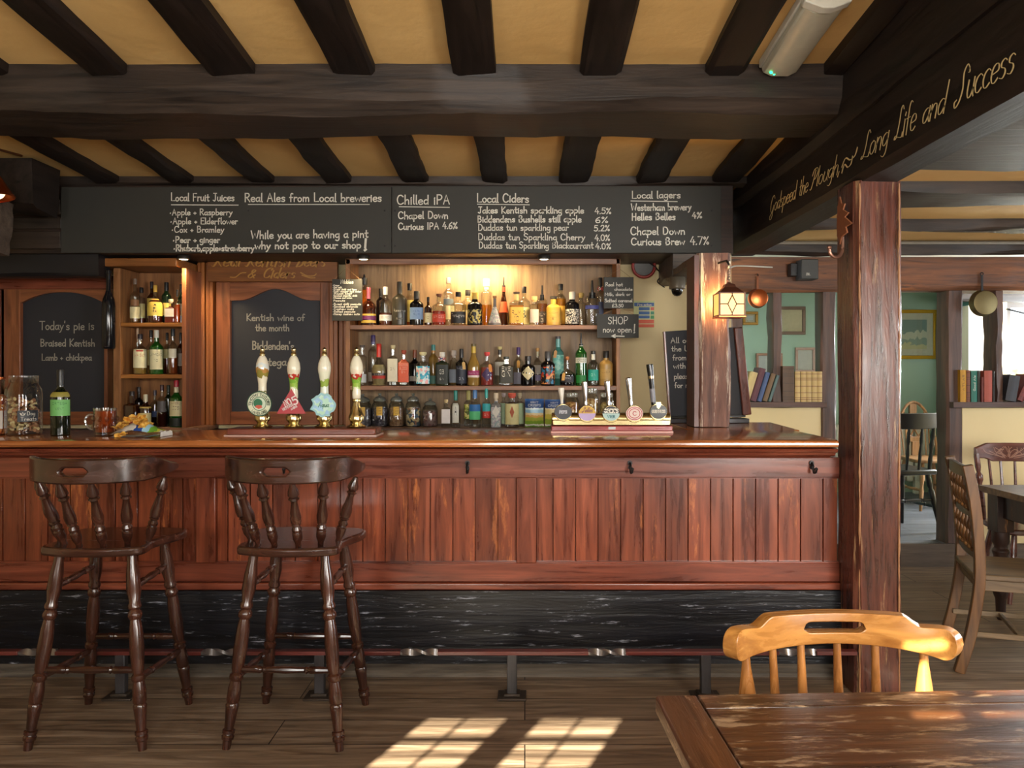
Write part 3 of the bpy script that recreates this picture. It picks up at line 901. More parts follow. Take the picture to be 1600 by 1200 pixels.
for (s, o_) in ((1.0, 0.0), (0.7, -0.025)):
    pts = catmull([(ua, 2.318 + o_), (ua + du * .25 * s, 2.345 + o_), (ua + du * .55 * s, 2.325 + o_), (ua + du * .85 * s, 2.33 + o_), (ua + du * s, 2.355 + o_)], 6)
    ribbon(mb, pts, side, lambda a, b: 0.008 * (0.4 + abs(b) * 1.2))
o = mb.build('gilt_lettering', M_GOLD, BEAMR, smooth=False); o['label'] = 'gilt script lettering'

# low ceiling timbers in the right aisle
for (y0, y1, zb, lab) in ((2.55, 3.42, 2.257, 'broad dark beam over the foreground aisle at the top right'), (3.85, 4.14, 2.252, 'dark beam of the right aisle just behind the big post'), (4.79, 4.90, 2.252, 'thin dark beam of the right aisle ceiling'), (5.61, 5.71, 2.225, 'dark beam nearest the stud wall in the right aisle')):
    struct('ceiling_beam', MB().timber((1.60, (y0 + y1) / 2, (zb + 2.36) / 2), (5.6, (y0 + y1) / 2, (zb + 2.36) / 2), y1 - y0, 2.36 - zb, 26, 0.010, seed=int(y0 * 10)), M_BEAM, lab, 'beam', smooth=True)
o = MB().tube([(1.66, 5.56, 2.292), (5.58, 5.56, 2.292)], 0.012, 8).build('conduit_pipe', plain((128, 122, 110), 0.4))
tag(o, 'thin grey conduit pipe along the aisle ceiling beam', 'pipe')

# big square post in front of the bar end
POST = struct('timber_post', MB().timber((1.5305, 3.55, 0.0), (1.5305, 3.55, 2.225), 0.205, 0.20, 22, 0.003, up=(0, 1, 0), seed=2), M_POST, 'massive square polished post at the bar end under the beam', 'post', smooth=True)
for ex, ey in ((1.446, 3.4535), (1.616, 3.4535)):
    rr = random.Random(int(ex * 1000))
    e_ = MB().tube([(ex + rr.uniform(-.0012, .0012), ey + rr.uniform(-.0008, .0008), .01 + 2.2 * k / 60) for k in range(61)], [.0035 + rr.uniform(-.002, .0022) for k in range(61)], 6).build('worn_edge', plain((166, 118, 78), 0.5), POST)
# smaller post standing on the counter, with the lantern
struct('timber_post', MB().timber((1.009, 4.35, 1.1035), (1.009, 4.35, 2.03), 0.180, 0.18, 14, 0.004, up=(0, 1, 0), seed=4), wood('worn_counter_post', (66, 38, 32), (134, 96, 80), 'Z', rough=0.55, bump=0.8, scuff=(196, 180, 160), scuff_amt=0.85, spec=0.35), 'worn square post standing on the counter behind the lantern', 'post', smooth=True)
struct('trim_2', MB().box(0.905, 0.93, 4.27, 4.47, 1.1035, 2.02), wood('post_cheek', (60, 28, 18), (96, 48, 32), 'Z', rough=0.4), 'dark board fixed to the side of the counter post', 'trim')
struct('ceiling_beam', MB().timber((1.02, 4.44, 2.008), (1.02, 4.98, 2.008), 0.20, 0.045, 8, 0.003, seed=14).timber((1.02, 4.98, 2.058), (1.02, 5.50, 2.058), 0.20, 0.145, 8, 0.003, seed=15), M_GREYOAK, 'dark beam from the counter post back to the cream wall', 'beam', smooth=True)

# stud wall between the aisle and the green back room
YS = 5.75
def stud(pa, pb, label, depth=0.13, z0=0.0, z1=1.99, mat=None, seed=0):
    xa, xb = X_(pa, YS), X_(pb, YS)
    return struct('wall_stud', MB().timber(((xa + xb) / 2, YS + depth / 2, z0), ((xa + xb) / 2, YS + depth / 2, z1), xb - xa, depth, 12, 0.004, up=(0, 1, 0), seed=seed), mat or M_STUD, label, 'stud', 'studs of the timber wall', smooth=True)
stud(1143, 1160, 'dark stud behind the leaning blackboard frame', seed=1)
stud(1207, 1222, 'slim stud rising from the bookshelf sill behind the copper pan', z0=1.18, seed=2)
stud(1283, 1307, 'stud at the left side of the doorway', seed=3)
stud(1480, 1505, 'wide stud at the right side of the doorway', seed=4, depth=0.15)
stud(1556, 1568, 'slim stud on the right sill behind the grey pan', z0=1.18, seed=5, depth=0.16)
stud(1690, 1712, 'stud at the far right of the timber wall', seed=6)
struct('wall_plate_beam', MB().timber((1.44, 5.80, 2.095), (5.6, 5.80, 2.095), 0.16, 0.245, 26, 0.007, seed=21), M_PLATE, 'brown top beam of the stud wall with hanging pans', 'beam', smooth=True)
struct('wall_partition', MB().box(1.42, 2.15, 5.76, 5.86, 0, 1.14), M_CREAM, 'low cream wall under the left bookshelf sill', 'wall')
struct('wall_partition', MB().box(3.15, 5.6, 5.76, 5.86, 0, 1.14), M_CREAM, 'low cream wall under the right bookshelf sill', 'wall')
struct('window_sill', MB().timber((1.43, 5.80, 1.1595), (2.15, 5.80, 1.1595), 0.22, 0.041, 10, 0.002, seed=31), M_SILL, 'dark wooden sill carrying the left row of books', 'sill', smooth=True)
struct('window_sill', MB().timber((3.05, 5.80, 1.1595), (5.55, 5.80, 1.1595), 0.22, 0.041, 20, 0.002, seed=32), M_SILL, 'dark wooden sill carrying the right row of books', 'sill', smooth=True)

# back room
struct('wall_green', MB().box(1.30, 4.34, 8.2, 8.3, 0.16, 2.3), M_GREEN, 'sage green wall hung with pictures in the back room', 'wall')
struct('wall_left', MB().box(1.30, 1.42, 5.8, 8.3, 0.16, 2.3), M_GREEN, 'green side wall of the back room', 'wall')
struct('wall_nook', wall_with_holes(4.34, 5.7, 0.16, 2.3, [(4.52, 5.45, 1.15, 2.06)], 7.5, 7.62), M_CREAM, 'cream window wall beyond the right bookshelf', 'wall')
struct('wall_nook', MB().box(4.34, 4.44, 7.62, 8.3, 0.16, 2.3), M_TEAL, 'teal return wall beside the gold framed picture', 'wall')
struct('wall_lit_strip', MB().box(4.05, 4.20, 7.3, 7.5, 0.16, 2.0).box(4.20, 4.34, 7.46, 7.5, 0.16, 2.3), M_WHITEP, 'wall strip whitened for the daylight on it, beside the bright window', 'wall')  # strip of wall set forward and whitened to stand for daylight on it
struct('ceiling_beam', MB().timber((1.42, 7.0, 2.23), (4.3, 7.5, 2.23), 0.14, 0.10, 12, 0.006, seed=41), M_BEAM, 'dark beam slanting across the back room ceiling', 'beam', smooth=True)
struct('ceiling_beam', MB().timber((3.9, 7.38, 2.14), (5.6, 7.38, 2.14), 0.14, 0.20, 12, 0.006, seed=42), M_BEAM, 'black lintel beam above the bright window', 'beam', smooth=True)
w4 = MB()
for (a, b, c, d) in ((4.52, 4.58, 1.15, 2.06), (5.39, 5.45, 1.15, 2.06), (4.58, 5.39, 1.15, 1.20), (4.58, 5.39, 2.0, 2.06), (4.97, 5.0, 1.2, 2.0), (4.58, 5.39, 1.415, 1.432)):
    w4.box(a, b, 7.54, 7.58, c, d)
w4o = struct('window_4', w4, plain((70, 62, 56), 0.5), 'bright window with dark bars at the far right', 'window')
MB().box(4.56, 5.41, 7.555, 7.56, 1.18, 2.02).build('pane', glass((252, 253, 253), 0.1), w4o, smooth=False)
MB().tube([(4.50, 7.47, 1.98), (4.80, 7.44, 1.90), (5.30, 7.44, 1.70)], 0.009, 8).build('stay_rod', M_IRON, w4o)
for (n, y0, y1, z0, z1, lab) in ((5, 2.5, 4.1, 0.9, 2.1, 'unseen side window added to light the right aisle'), (6, 6.3, 7.5, 1.05, 2.15, 'unseen side window added to light the back room')):  # both out-of-view windows are added to let fill light in
    wm = MB()
    for (a, b, c, d) in ((y0, y0 + .06, z0, z1), (y1 - .06, y1, z0, z1), (y0, y1, z0, z0 + .06), (y0, y1, z1 - .06, z1), ((y0 + y1) / 2 - .02, (y0 + y1) / 2 + .02, z0, z1)):
        wm.box(5.64, 5.69, a, b, c, d)
    wo = struct('window_%d' % n, wm, plain((222, 214, 196), 0.5), lab, 'window')
    MB().box(5.66, 5.665, y0 + .03, y1 - .03, z0 + .03, z1 - .03).build('pane', glass((252, 253, 253), 0.1), wo, smooth=False)
# hedge and field outside the far window
rr = random.Random(3)
hb = MB()
for i in range(60):
    hb.blob((rr.uniform(5.5, 9.5), rr.uniform(11.8, 12.6), rr.uniform(0.1, 1.35)), rr.uniform(.2, .4), rr.uniform(.2, .4), rr.uniform(.15, .3), 7, 4)
tag(hb.build('hedge', speckle('hedge_leaf', [(96, 110, 70), (140, 140, 96), (120, 126, 80), (80, 96, 60)], 16, 0.8)), 'pale hedge outside the bright window', 'hedge')
struct('ground', MB().box(3.0, 14, 8.6, 26, -0.1, 0.0), plain((150, 158, 110), 0.9), 'grass outside the far window', 'ground')

# left end: tie beam, bracket, panelled header
struct('ceiling_beam', MB().timber((-4.2, 4.68, 2.49), (-2.80, 4.68, 2.47), 0.26, 0.28, 10, 0.012, seed=51), M_BEAMY, 'dark tie beam end at the upper left behind the copper lamp', 'beam', smooth=True)
struct('timber_bracket', MB().timber((-3.05, 4.44, 2.06), (-3.05, 4.48, 2.36), 0.28, 0.16, 8, 0.006, up=(0, 1, 0), seed=52), M_GREYOAK, 'rough grey timber bracket at the far left below the lamp', 'bracket', smooth=True)
hd = MB().box(-4.2, 1.30, 4.99, 5.50, 2.133, 2.56)
struct('wall_header', hd, wood('header_boards', (30, 20, 16), (60, 40, 30), 'X', rough=0.5, bump=0.3), 'dark boarded header that carries the long chalkboard', 'header', bevel=0.004)
for z in (2.20, 2.30, 2.37, 2.44):
    pass
struct('trim_3', MB().box(-4.2, -2.88, 4.965, 4.99, 2.16, 2.27).box(-4.2, -2.88, 4.97, 4.99, 2.285, 2.36).box(-4.2, -2.88, 4.965, 4.99, 2.375, 2.47), M_BEAM, 'dark moulded boards left of the long chalkboard', 'panelling', bevel=0.006)
struct('ceiling_beam', MB().timber((-4.2, 5.06, 2.062), (-2.66, 5.06, 2.062), 0.14, 0.135, 10, 0.004, seed=53), plain((20, 19, 24), 0.5), 'black beam above the pie chalkboard at the left', 'beam', smooth=True)

# ------------------------------------------------------------------ the bar
BX0, BX1 = -4.18, 1.425
YP = 3.63
bar = empty('bar_counter', (-1.4, 3.7, 0), 'long red mahogany panelled bar front with black kickboard', 'bar counter')
def bx(px): return X_(px, YP)
MB().box(BX0, 1.38, 3.70, 4.02, 0, 1.058).box(0.90, 1.38, 4.02, 4.70, 0, 1.058).build('carcass', plain((40, 24, 18), 0.6), bar, smooth=False)
MB().box(BX0, BX1, 3.62, 3.70, 0.918, 1.0095).build('top_rail', M_MAHOGX, bar, bevel=0.003)
MB().box(BX0, BX1, 3.62, 3.70, 0.447, 0.531).build('bottom_rail', M_MAHOGX, bar, bevel=0.003)
MB().box(BX0, BX1, 3.605, 3.70, 0.412, 0.445).build('bead_moulding', M_MAHOGX, bar, bevel=0.008, bseg=3)
for a, b in ((307, 337), (807, 838)):
    MB().box(bx(a), bx(b), 3.622, 3.70, 0.531, 0.918).build('stile', M_MAHOG, bar, bevel=0.003)
def boards(xa, xb, first, pitch=0.1025):
    mb = MB(); x = xa; w = first
    while x < xb - 0.01:
        e = min(x + w, xb)
        mb.box(x + 0.0025, e - 0.0025, 3.643, 3.66, 0.531, 0.918)
        x = e; w = pitch
    mb.box(xa, xb, 3.658, 3.66, 0.531, 0.918)
    return mb
for xa, xb, f in ((BX0, bx(307), 0.06), (bx(337), bx(807), 0.05), (bx(838), BX1, 0.076)):
    p = boards(xa, xb, f)  .build('board_panel', M_BOARD, bar, bevel=0.004, bseg=1)
    fr = MB()
    for (za, zb) in ((0.531, 0.536), (0.913, 0.918)): fr.box(xa, xb, 3.628, 3.645, za, zb)
    fr.build('panel_bead', M_MAHOGX, p)
MB().timber((BX0, 3.645, 0.285), (BX1, 3.645, 0.285), 0.09, 0.252, 40, 0.003, seed=61).build('kickboard', M_BLACKP, bar)
MB().box(BX0, BX1, 3.685, 3.70, 0.0, 0.16).box(BX0, BX1, 3.672, 3.70, 0.092, 0.112).build('toe_board', M_BLACKP, bar, bevel=0.004)
prof = [(3.66, 0.0), (3.66, 0.018), (3.672, 0.026), (3.668, 0.040), (3.685, 0.052), (3.685, 0.0)]
MB().prism(prof, lambda u, v, d: (d, u, v), BX0, BX1).build('base_moulding', wood('grey_moulding', (60, 55, 50), (120, 112, 102), 'X', rough=0.4), bar)

top = empty('polished_worktop', (-1.4, 3.8, 1.06), 'glossy polished wooden bar top with rounded moulded edge', 'bar top')
prof = [(3.500, 1.100), (3.486, 1.096), (3.479, 1.088), (3.478, 1.079), (3.484, 1.070), (3.497, 1.066), (3.512, 1.064), (3.60, 1.062), (4.08, 1.062), (4.08, 1.100)]
MB().prism(prof, lambda u, v, d: (d, u, v), BX0, 1.365).build('counter_slab', M_TOP, top, angle=30)
prof = [(3.522, 1.0612), (3.508, 1.059), (3.503, 1.052), (3.508, 1.044), (3.522, 1.040), (3.530, 1.040), (3.536, 1.030), (3.552, 1.022), (3.576, 1.020), (3.592, 1.018), (3.598, 1.012), (3.69, 1.010), (3.69, 1.0612)]
MB().prism(prof, lambda u, v, d: (d, u, v), BX0, 1.372).build('edge_moulding', M_MAHOGX, bar, angle=30)
MB().prism([(0.84, 4.081), (1.402, 4.081), (1.444, 4.70), (0.84, 4.70)], lambda u, v, d: (u, v, d), 1.062, 1.100).build('return_slab', M_TOP, top, bevel=0.004)

# brass-red foot rail with twisted lengths, on iron stands
FY, FZ = 3.44, 0.192
foot = empty('foot_rail', (-1.0, FY, 0), 'flat red foot rail with twisted sections along the bar', 'foot rail')
TW = [X_(p, FY) for p in (60, 345, 655, 948, 1245)]
M_RAIL = wood('worn_red_iron', (70, 26, 24), (118, 56, 50), 'X', rough=0.3, bump=0.2, scuff=(190, 176, 170), scuff_amt=0.45, coat=0.2)
ends = [BX0] + [v for t_ in TW for v in (t_ - .08, t_ + .08)] + [BX1 - .002]
for i in range(0, len(ends), 2):
    MB().box(ends[i], ends[i + 1], FY - .019, FY + .019, FZ - .0085, FZ + .0085).build('straight_bar', M_RAIL, foot, bevel=0.002)
for t_ in TW:
    mb = MB(); n = 60
    for i in range(n + 1):
        q = i / n; ang = 1.5 * math.pi * q
        for (a, b) in ((-.0135, -.0065), (.0135, -.0065), (.0135, .0065), (-.0135, .0065)):
            mb.v.append(Vector((t_ - .08 + .16 * q, FY + a * math.cos(ang) - b * math.sin(ang), FZ + a * math.sin(ang) + b * math.cos(ang))))
    for i in range(n):
        for k in range(4):
            a = i * 4 + k; b = i * 4 + (k + 1) % 4
            mb.f.append((a, b, b + 4, a + 4))
    mb.f += [(3, 2, 1, 0), tuple(n * 4 + k for k in range(4))]
    mb.build('twisted_bar', plain((150, 146, 146), 0.3, metal=0.8), foot, angle=28)
for p in (190, 500, 800, 1102):
    x = X_(p, FY)
    s = MB().box(x - 0.021, x + 0.021, FY - 0.018, FY + 0.018, 0.012, FZ - 0.006).build('stand', wood('iron_stand', (34, 34, 38), (66, 64, 66), 'Z', rough=0.35), foot, bevel=0.003)
    MB().box(x - 0.062, x + 0.062, FY - 0.05, FY + 0.05, 0.0, 0.010).box(x - 0.035, x + 0.035, FY - 0.03, FY + 0.03, 0.010, 0.022).build('foot_plate', plain((70, 60, 52), 0.4, metal=0.4), s, bevel=0.003)

# iron coat hooks under the bar top
HK = {445: 'black iron hook seen through the slot of the right stool', 730: 'black iron hook on the bar rail, left of the middle one', 985: 'black iron hook on the bar rail below the beer taps', 1270: 'black iron hook on the bar rail beside the big post'}
for p, lab in HK.items():
    x = X_(p, 3.6)
    h = empty('coat_hook', (x, 3.62, 0.94), lab, 'hook', 'iron hooks under the bar top')
    MB().turned((x, 3.6195, 0.985), (x, 3.612, 0.985), [(0, 0.011), (1, 0.011)], 12).turned((x, 3.6195, 0.965), (x, 3.612, 0.965), [(0, 0.009), (1, 0.009)], 12).build('plate', M_IRON, h)
    MB().tube(catmull([(x, 3.615, 0.985), (x, 3.598, 0.975), (x, 3.592, 0.958), (x, 3.585, 0.945), (x + 0.004, 3.572, 0.950), (x + 0.004, 3.568, 0.962)], 4), 0.0055, 8).blob((x + 0.004, 3.568, 0.963), 0.008, 0.008, 0.008).build('prong', M_IRON, h)

# ------------------------------------------------------------------ bar stools
LEGP = [(0, .017), (.06, .018), (.12, .024), (.20, .026), (.26, .019), (.275, .024), (.29, .024), (.30, .018), (.32, .026), (.335, .026), (.35, .019), (.40, .024), (.50, .026), (.60, .022), (.62, .018), (.63, .025), (.65, .025), (.66, .020),
        (.70, .024), (.76, .0245), (.77, .021), (.78, .0245), (.80, .023), (.86, .019), (.90, .017), (.905, .023), (.92, .023), (.925, .018), (.935, .023), (.95, .022), (.955, .017), (1, .015)]
SPINP = [(0, .008), (.04, .010), (.12, .017), (.17, .018), (.21, .012), (.235, .017), (.25, .012), (.29, .010), (.38, .013), (.52, .018), (.60, .0165), (.615, .011), (.635, .0155), (.66, .010), (.70, .016), (.735, .015), (.75, .0115), (.77, .016), (.86, .0155), (.95, .009), (1, .010)]
STRP = [(0, .010), (.18, .013), (.24, .014), (.26, .010), (.28, .015), (.30, .010), (.5, .0145), (.70, .010), (.72, .015), (.74, .010), (.76, .014), (.84, .013), (1, .010)]

def make_stool(loc, label):
    """seen from behind: local -y is the back-rest side"""
    s = empty('bar_stool', loc, label, 'bar stool', 'dark wooden bar stools')
    SH = 0.745
    poly = catmull([(-.185, -.175), (-.10, -.205), (0, -.215), (.10, -.205), (.185, -.175), (.196, -.12), (.185, -.06), (.205, .02), (.228, .10), (.215, .175), (.12, .205), (0, .212), (-.12, .205), (-.215, .175), (-.228, .10), (-.205, .02), (-.185, -.06), (-.196, -.12), (-.185, -.175)], 4)[:-1]
    MB().prism(poly, lambda u, v, d: (u, v, d - 0.012 * max(0, 1 - (u * u + v * v) / 0.03) * (1 if d > SH - 0.01 else 0)), SH - 0.034, SH).build('seat', M_STOOLX, s, local=True, bevel=0.010, bseg=3)
    # bent back rail with hand slot; arms sweep forward
    a, b = 0.252, 0.235
    path = lambda t: (a * math.sin(t * 1.72), -0.045 - b * math.cos(t * 1.72))
    def z1(t):
        q = abs(t)
        return 1.083 if q < .62 else 1.083 - 0.030 * min(1, (q - .62) / .22) - (0.012 * (q - .84) / .16 if q > .84 else 0)
    def z0(t):
        q = abs(t)
        return 0.992 if q < .55 else 0.992 + 0.026 * min(1, ((q - .55) / .45))
    def slot(t):
        if abs(t) > 0.105: return None
        h = 0.0145 * math.sqrt(max(0.0, 1 - max(0, (abs(t) - 0.07) / 0.036) ** 2))
        return (1.037 - h, 1.037 + h)
    rail(path, z0, z1, 0.026, 120, slot).build('back_rail', M_STOOLX, s, local=True, bevel=0.006, bseg=2, merge=True)
    for t in (-.98, -.60, -.21, .21, .60, .98):
        t2 = {0.98: .784, 0.60: .40, 0.21: .135}[abs(t)] * (1 if t > 0 else -1)
        x, y = path(t2)
        xb, yb = (0.170 * math.sin(t * 1.15) * 1.1, -0.165 + 0.10 * (abs(t) ** 2.0))
        MB().turned((x, y, 0.995), (xb, yb, SH - 0.004), [(q, r_ * 1.18) for q, r_ in SPINP], 12).build('spindle', M_STOOL, s, local=True)
    LT = {}
    for (sx, sy) in ((-1, -1), (1, -1), (-1, 1), (1, 1)):
        t0 = Vector((sx * .135, sy * .13, SH - 0.025)); t1 = Vector((sx * .212, sy * .206, 0.0))
        LT[(sx, sy)] = (t0, t1)
        MB().turned(t0, t1, LEGP, 16).build('leg', M_STOOL, s, local=True)
    def at(k, z):
        t0, t1 = LT[k]
        return t0.lerp(t1, (t0.z - z) / (t0.z - t1.z))
    for k0, k1, za, zb in (((-1, -1), (1, -1), .285, .285), ((-1, 1), (1, 1), .295, .295), ((-1, -1), (-1, 1), .255, .235), ((1, -1), (1, 1), .255, .235), ((-1, -1), (-1, 1), .585, .60), ((1, -1), (1, 1), .585, .60)):
        MB().turned(at(k0, za), at(k1, zb), STRP, 10).build('stretcher', M_STOOLX, s, local=True)
    return s

st = make_stool((-1.625, 3.162, 0), 'dark turned-leg bar stool below the jug of beer, the left stool')
s2 = copy_tree(st)
s2.location = (-0.888, 3.164, 0)
s2.rotation_euler.z = R(-2)
s2['label'] = 'dark turned-leg bar stool below the hand pumps, the right stool'

# ------------------------------------------------------------------ foreground table and honey chair
tb = empty('pub_table', (0.95, 1.28, 0), 'dark worn wooden table catching sun in the foreground', 'table', rz=R(2.2))
TL, TR, TN, TF, TZ = -0.675, 0.83, -0.36, 0.352, 0.75
MB().box(TL + .085, TR - .085, TN + .07, TF - .065, TZ - .036, TZ - 0.001).build('table_top', M_TABLE, tb, local=True, bevel=0.002)
for ya, yb in ((TN, TN + .068), (TF - .063, TF)):
    MB().box(TL + .085, TR - .085, ya, yb, TZ - .036, TZ).build('edge_board', M_TABLE, tb, local=True, bevel=0.003)
for xa, xb in ((TL, TL + .083), (TR - .083, TR)):
    MB().box(xa, xb, TN, TF, TZ - .036, TZ).build('end_board', M_TABLEY, tb, local=True, bevel=0.005)
MB().box(TL + .06, TR - .06, TN + .05, TN + .075, TZ - .13, TZ - .036).box(TL + .06, TR - .06, TF - .075, TF - .05, TZ - .13, TZ - .036).box(TL + .06, TL + .085, TN + .05, TF - .05, TZ - .13, TZ - .036).box(TR - .085, TR - .06, TN + .05, TF - .05, TZ - .13, TZ - .036).build('apron', M_TABLE, tb, local=True, bevel=0.002)
for sx in (TL + .085, TR - .085):
    for sy in (TN + .08, TF - .08):
        MB().turned((sx, sy, TZ - .036), (sx, sy, 0), [(0, .034), (.2, .034), (.21, .024), (.24, .034), (.27, .024), (.4, .034), (.8, .022), (.84, .03), (.88, .022), (.95, .026), (1, .018)], 14).build('leg', M_TABLEY, tb, local=True)

ch = empty('captains_chair', (X_(1322, 1.78), 1.63, 0), 'honey coloured wooden chair with a slotted back rail behind the table', 'chair', rz=R(0.5))
def hz1(t):
    q = abs(t)
    if q < .46: return 0.843 - 0.004 * q
    if q < .62: return 0.841 - 0.022 * (.5 - .5 * math.cos(math.pi * (q - .46) / .16))
    if q < .82: return 0.819 + 0.003 * math.sin((q - .62) / .20 * 1.57)
    return 0.788 + 0.034 * math.sqrt(max(0.0, 1 - ((q - .82) / .18) ** 2))
def hz0(t):
    q = abs(t)
    if q < .82: return 0.772 - 0.020 * (q / .82) ** 1.8
    return 0.788 - 0.036 * math.sqrt(max(0.0, 1 - ((q - .82) / .18) ** 2))
def hslot(t):
    if abs(t) > 0.21: return None
    h = 0.0125 * math.sqrt(max(0.0, 1 - max(0, (abs(t) - 0.16) / 0.051) ** 2))
    return (0.810 - h, 0.810 + h)
hp = lambda t: (0.258 * math.sin(t * 1.28) / math.sin(1.28), 0.145 + 0.085 * math.cos(t * 1.5))
rail(hp, hz0, hz1, 0.034, 120, hslot).build('back_rail', M_HONEY, ch, local=True, bevel=0.009, bseg=3, merge=True)
for t, r in ((-.71, 1.5), (-.44, .9), (-.218, .9), (.035, .9), (.291, .9), (.641, 1.5)):
    if r == 0: continue
    x, y = hp(t)
    if r > 1:
        MB().turned((x, y, hz0(t) + .01), (x * 0.97, y - .02, 0.455), [(0, .009), (.1, .010), (.3, .019), (.45, .021), (.5, .012), (.55, .02), (.62, .012), (.8, .019), (1, .012)], 14).build('spindle', M_HONEYZ, ch, local=True)
    else:
        MB().turned((x, y, hz0(t) + .01), (x * 0.94, y - .03, 0.455), [(0, .0085), (.15, .009), (.55, .0125), (.85, .011), (1, .009)], 12).build('spindle', M_HONEYZ, ch, local=True)
poly = catmull([(-.20, .19), (0, .215), (.20, .19), (.225, .0), (.215, -.19), (0, -.215), (-.215, -.19), (-.225, 0), (-.20, .19)], 5)[:-1]
MB().prism(poly, lambda u, v, d: (u, v, d), .42, .458).build('seat', M_HONEY, ch, local=True, bevel=0.010, bseg=3)
for sx in (-1, 1):
    for sy in (-1, 1):
        MB().turned((sx * .15, sy * .14, .425), (sx * .205, sy * .20, 0), [(0, .014), (.2, .02), (.35, .023), (.4, .016), (.43, .022), (.46, .016), (.7, .021), (.9, .014), (1, .012)], 12).build('leg', M_HONEYZ, ch, local=True)
    MB().turned((sx * .178, -.17, .2), (sx * .178, .17, .2), STRP, 10).build('stretcher', M_HONEYZ, ch, local=True)
MB().turned((-.178, 0, .2), (.178, 0, .2), STRP, 10).build('stretcher', M_HONEY, ch, local=True)

# ------------------------------------------------------------------ spindle-back chair beside the post, facing right
sc_ = empty('spindle_back_chair', (2.350, 3.835, 0), 'brown bobbin-back chair facing right, beyond the big post', 'chair', rz=R(-18))
def post_pts(y):
    return catmull([(-.280, y, 0), (-.236, y, .16), (-.204, y, .34), (-.194, y, .47), (-.199, y, .62), (-.216, y, .80), (-.245, y, .965)], 5)
for y, nm in ((-.21, 'near'), (.21, 'far')):
    MB().tube(post_pts(y), 0, rect=(.040, .046), up=(1, 0, 0)).build('back_post', M_CHAIR, sc_, local=True, bevel=0.004)
def px_at(z):
    pts = post_pts(0)
    for a, b in zip(pts[:-1], pts[1:]):
        if a[2] <= z <= b[2]: return a[0] + (b[0] - a[0]) * (z - a[2]) / (b[2] - a[2])
    return pts[-1][0]
for zb, zt, bow in ((.905, .950, .02), (.715, .745, .015), (.525, .555, .012)):
    n = 10; mb = MB(); cols = []
    for i in range(n + 1):
        t = -1 + 2 * i / n; y = t * .192
        x = px_at((zb + zt) / 2) - bow * (1 - t * t) 
        for (dx, z) in ((-.011, zb), (.011, zb), (.011, zt + .012 * (1 - t * t) * (zb > .9)), (-.011, zt + .012 * (1 - t * t) * (zb > .9))): mb.v.append(Vector((x + dx, y, z)))
    for i in range(n):
        for k in range(4):
            a = i * 4 + k; b = i * 4 + (k + 1) % 4
            mb.f.append((a, b, b + 4, a + 4))
    mb.f.append((3, 2, 1, 0)); mb.f.append(tuple(n * 4 + k for k in range(4)))
    mb.build('slat', wood('dark_slat', (48, 28, 14), (92, 58, 30), 'Y', rough=0.35), sc_, local=True, bevel=0.003)
BOB = [(0, .006), (.1, .008), (.22, .0165), (.30, .017), (.40, .008), (.46, .007), (.52, .012), (.68, .0175), (.80, .012), (.88, .007), (.93, .012), (1, .007)]
for za, zb in ((.907, .743), (.717, .553)):
    for y in (-.135, -.068, 0, .068, .135):
        MB().turned((px_at(za) - .014, y, za), (px_at(zb) - .013, y, zb), BOB, 10).build('bobbin', M_CHAIR, sc_, local=True)
MB().box(-.222, .215, -.215, .215, .435, .462).build('seat', M_CHAIRX, sc_, local=True, bevel=0.006)
MB().box(-.20, .20, -.20, -.178, .385, .435).box(-.20, .20, .178, .20, .385, .435).box(-.20, -.178, -.18, .18, .385, .435).box(.178, .20, -.18, .18, .385, .435).build('seat_frame', M_CHAIRX, sc_, local=True, bevel=0.003)
for y in (-.185, .185):
    MB().box(.165, .203, y - .019, y + .019, 0, .435).build('leg', M_CHAIR, sc_, local=True, bevel=0.004)
    MB().box(-.235, .17, y - .008, y + .008, .165, .19).build('stretcher', M_CHAIRX, sc_, local=True, bevel=0.003)
MB().box(-.03, -.012, -.18, .18, .17, .188).build('stretcher', M_CHAIRX, sc_, local=True, bevel=0.003)

# ------------------------------------------------------------------ rustic table and carved chair at the right edge
rt = empty('rustic_table', (3.25, 4.14, 0), 'rustic table with flaking dark paint at the right edge', 'table')
MB().timber((-.66, .215, .735), (.62, .215, .735), .43, .032, 16, .003, seed=70).timber((-.66, -.222, .735), (.62, -.222, .735), .43, .032, 16, .003, seed=71).build('table_top', M_RUSTICX, rt, local=True)
MB().box(-.56, .54, -.38, -.355, .58, .72).box(-.56, .54, .355, .38, .58, .72).box(-.585, -.56, -.36, .36, .58, .72).box(.54, .565, -.36, .36, .58, .72).build('apron', M_RUSTIC, rt, local=True, bevel=0.003)
for sx in (-.57, .55):
    for sy in (-.365, .365):
        MB().box(sx - .048, sx + .048, sy - .048, sy + .048, .50, .72).lathe([(.016, 0), (.024, .02), (.028, .12), (.036, .14), (.042, .16), (.035, .20), (.040, .24), (.044, .30), (.036, .36), (.046, .39), (.034, .405), (.034, .42), (.046, .44), (.046, .50)], (sx, sy, 0), 16).build('leg', M_RUSTIC, rt, local=True, bevel=0.003)

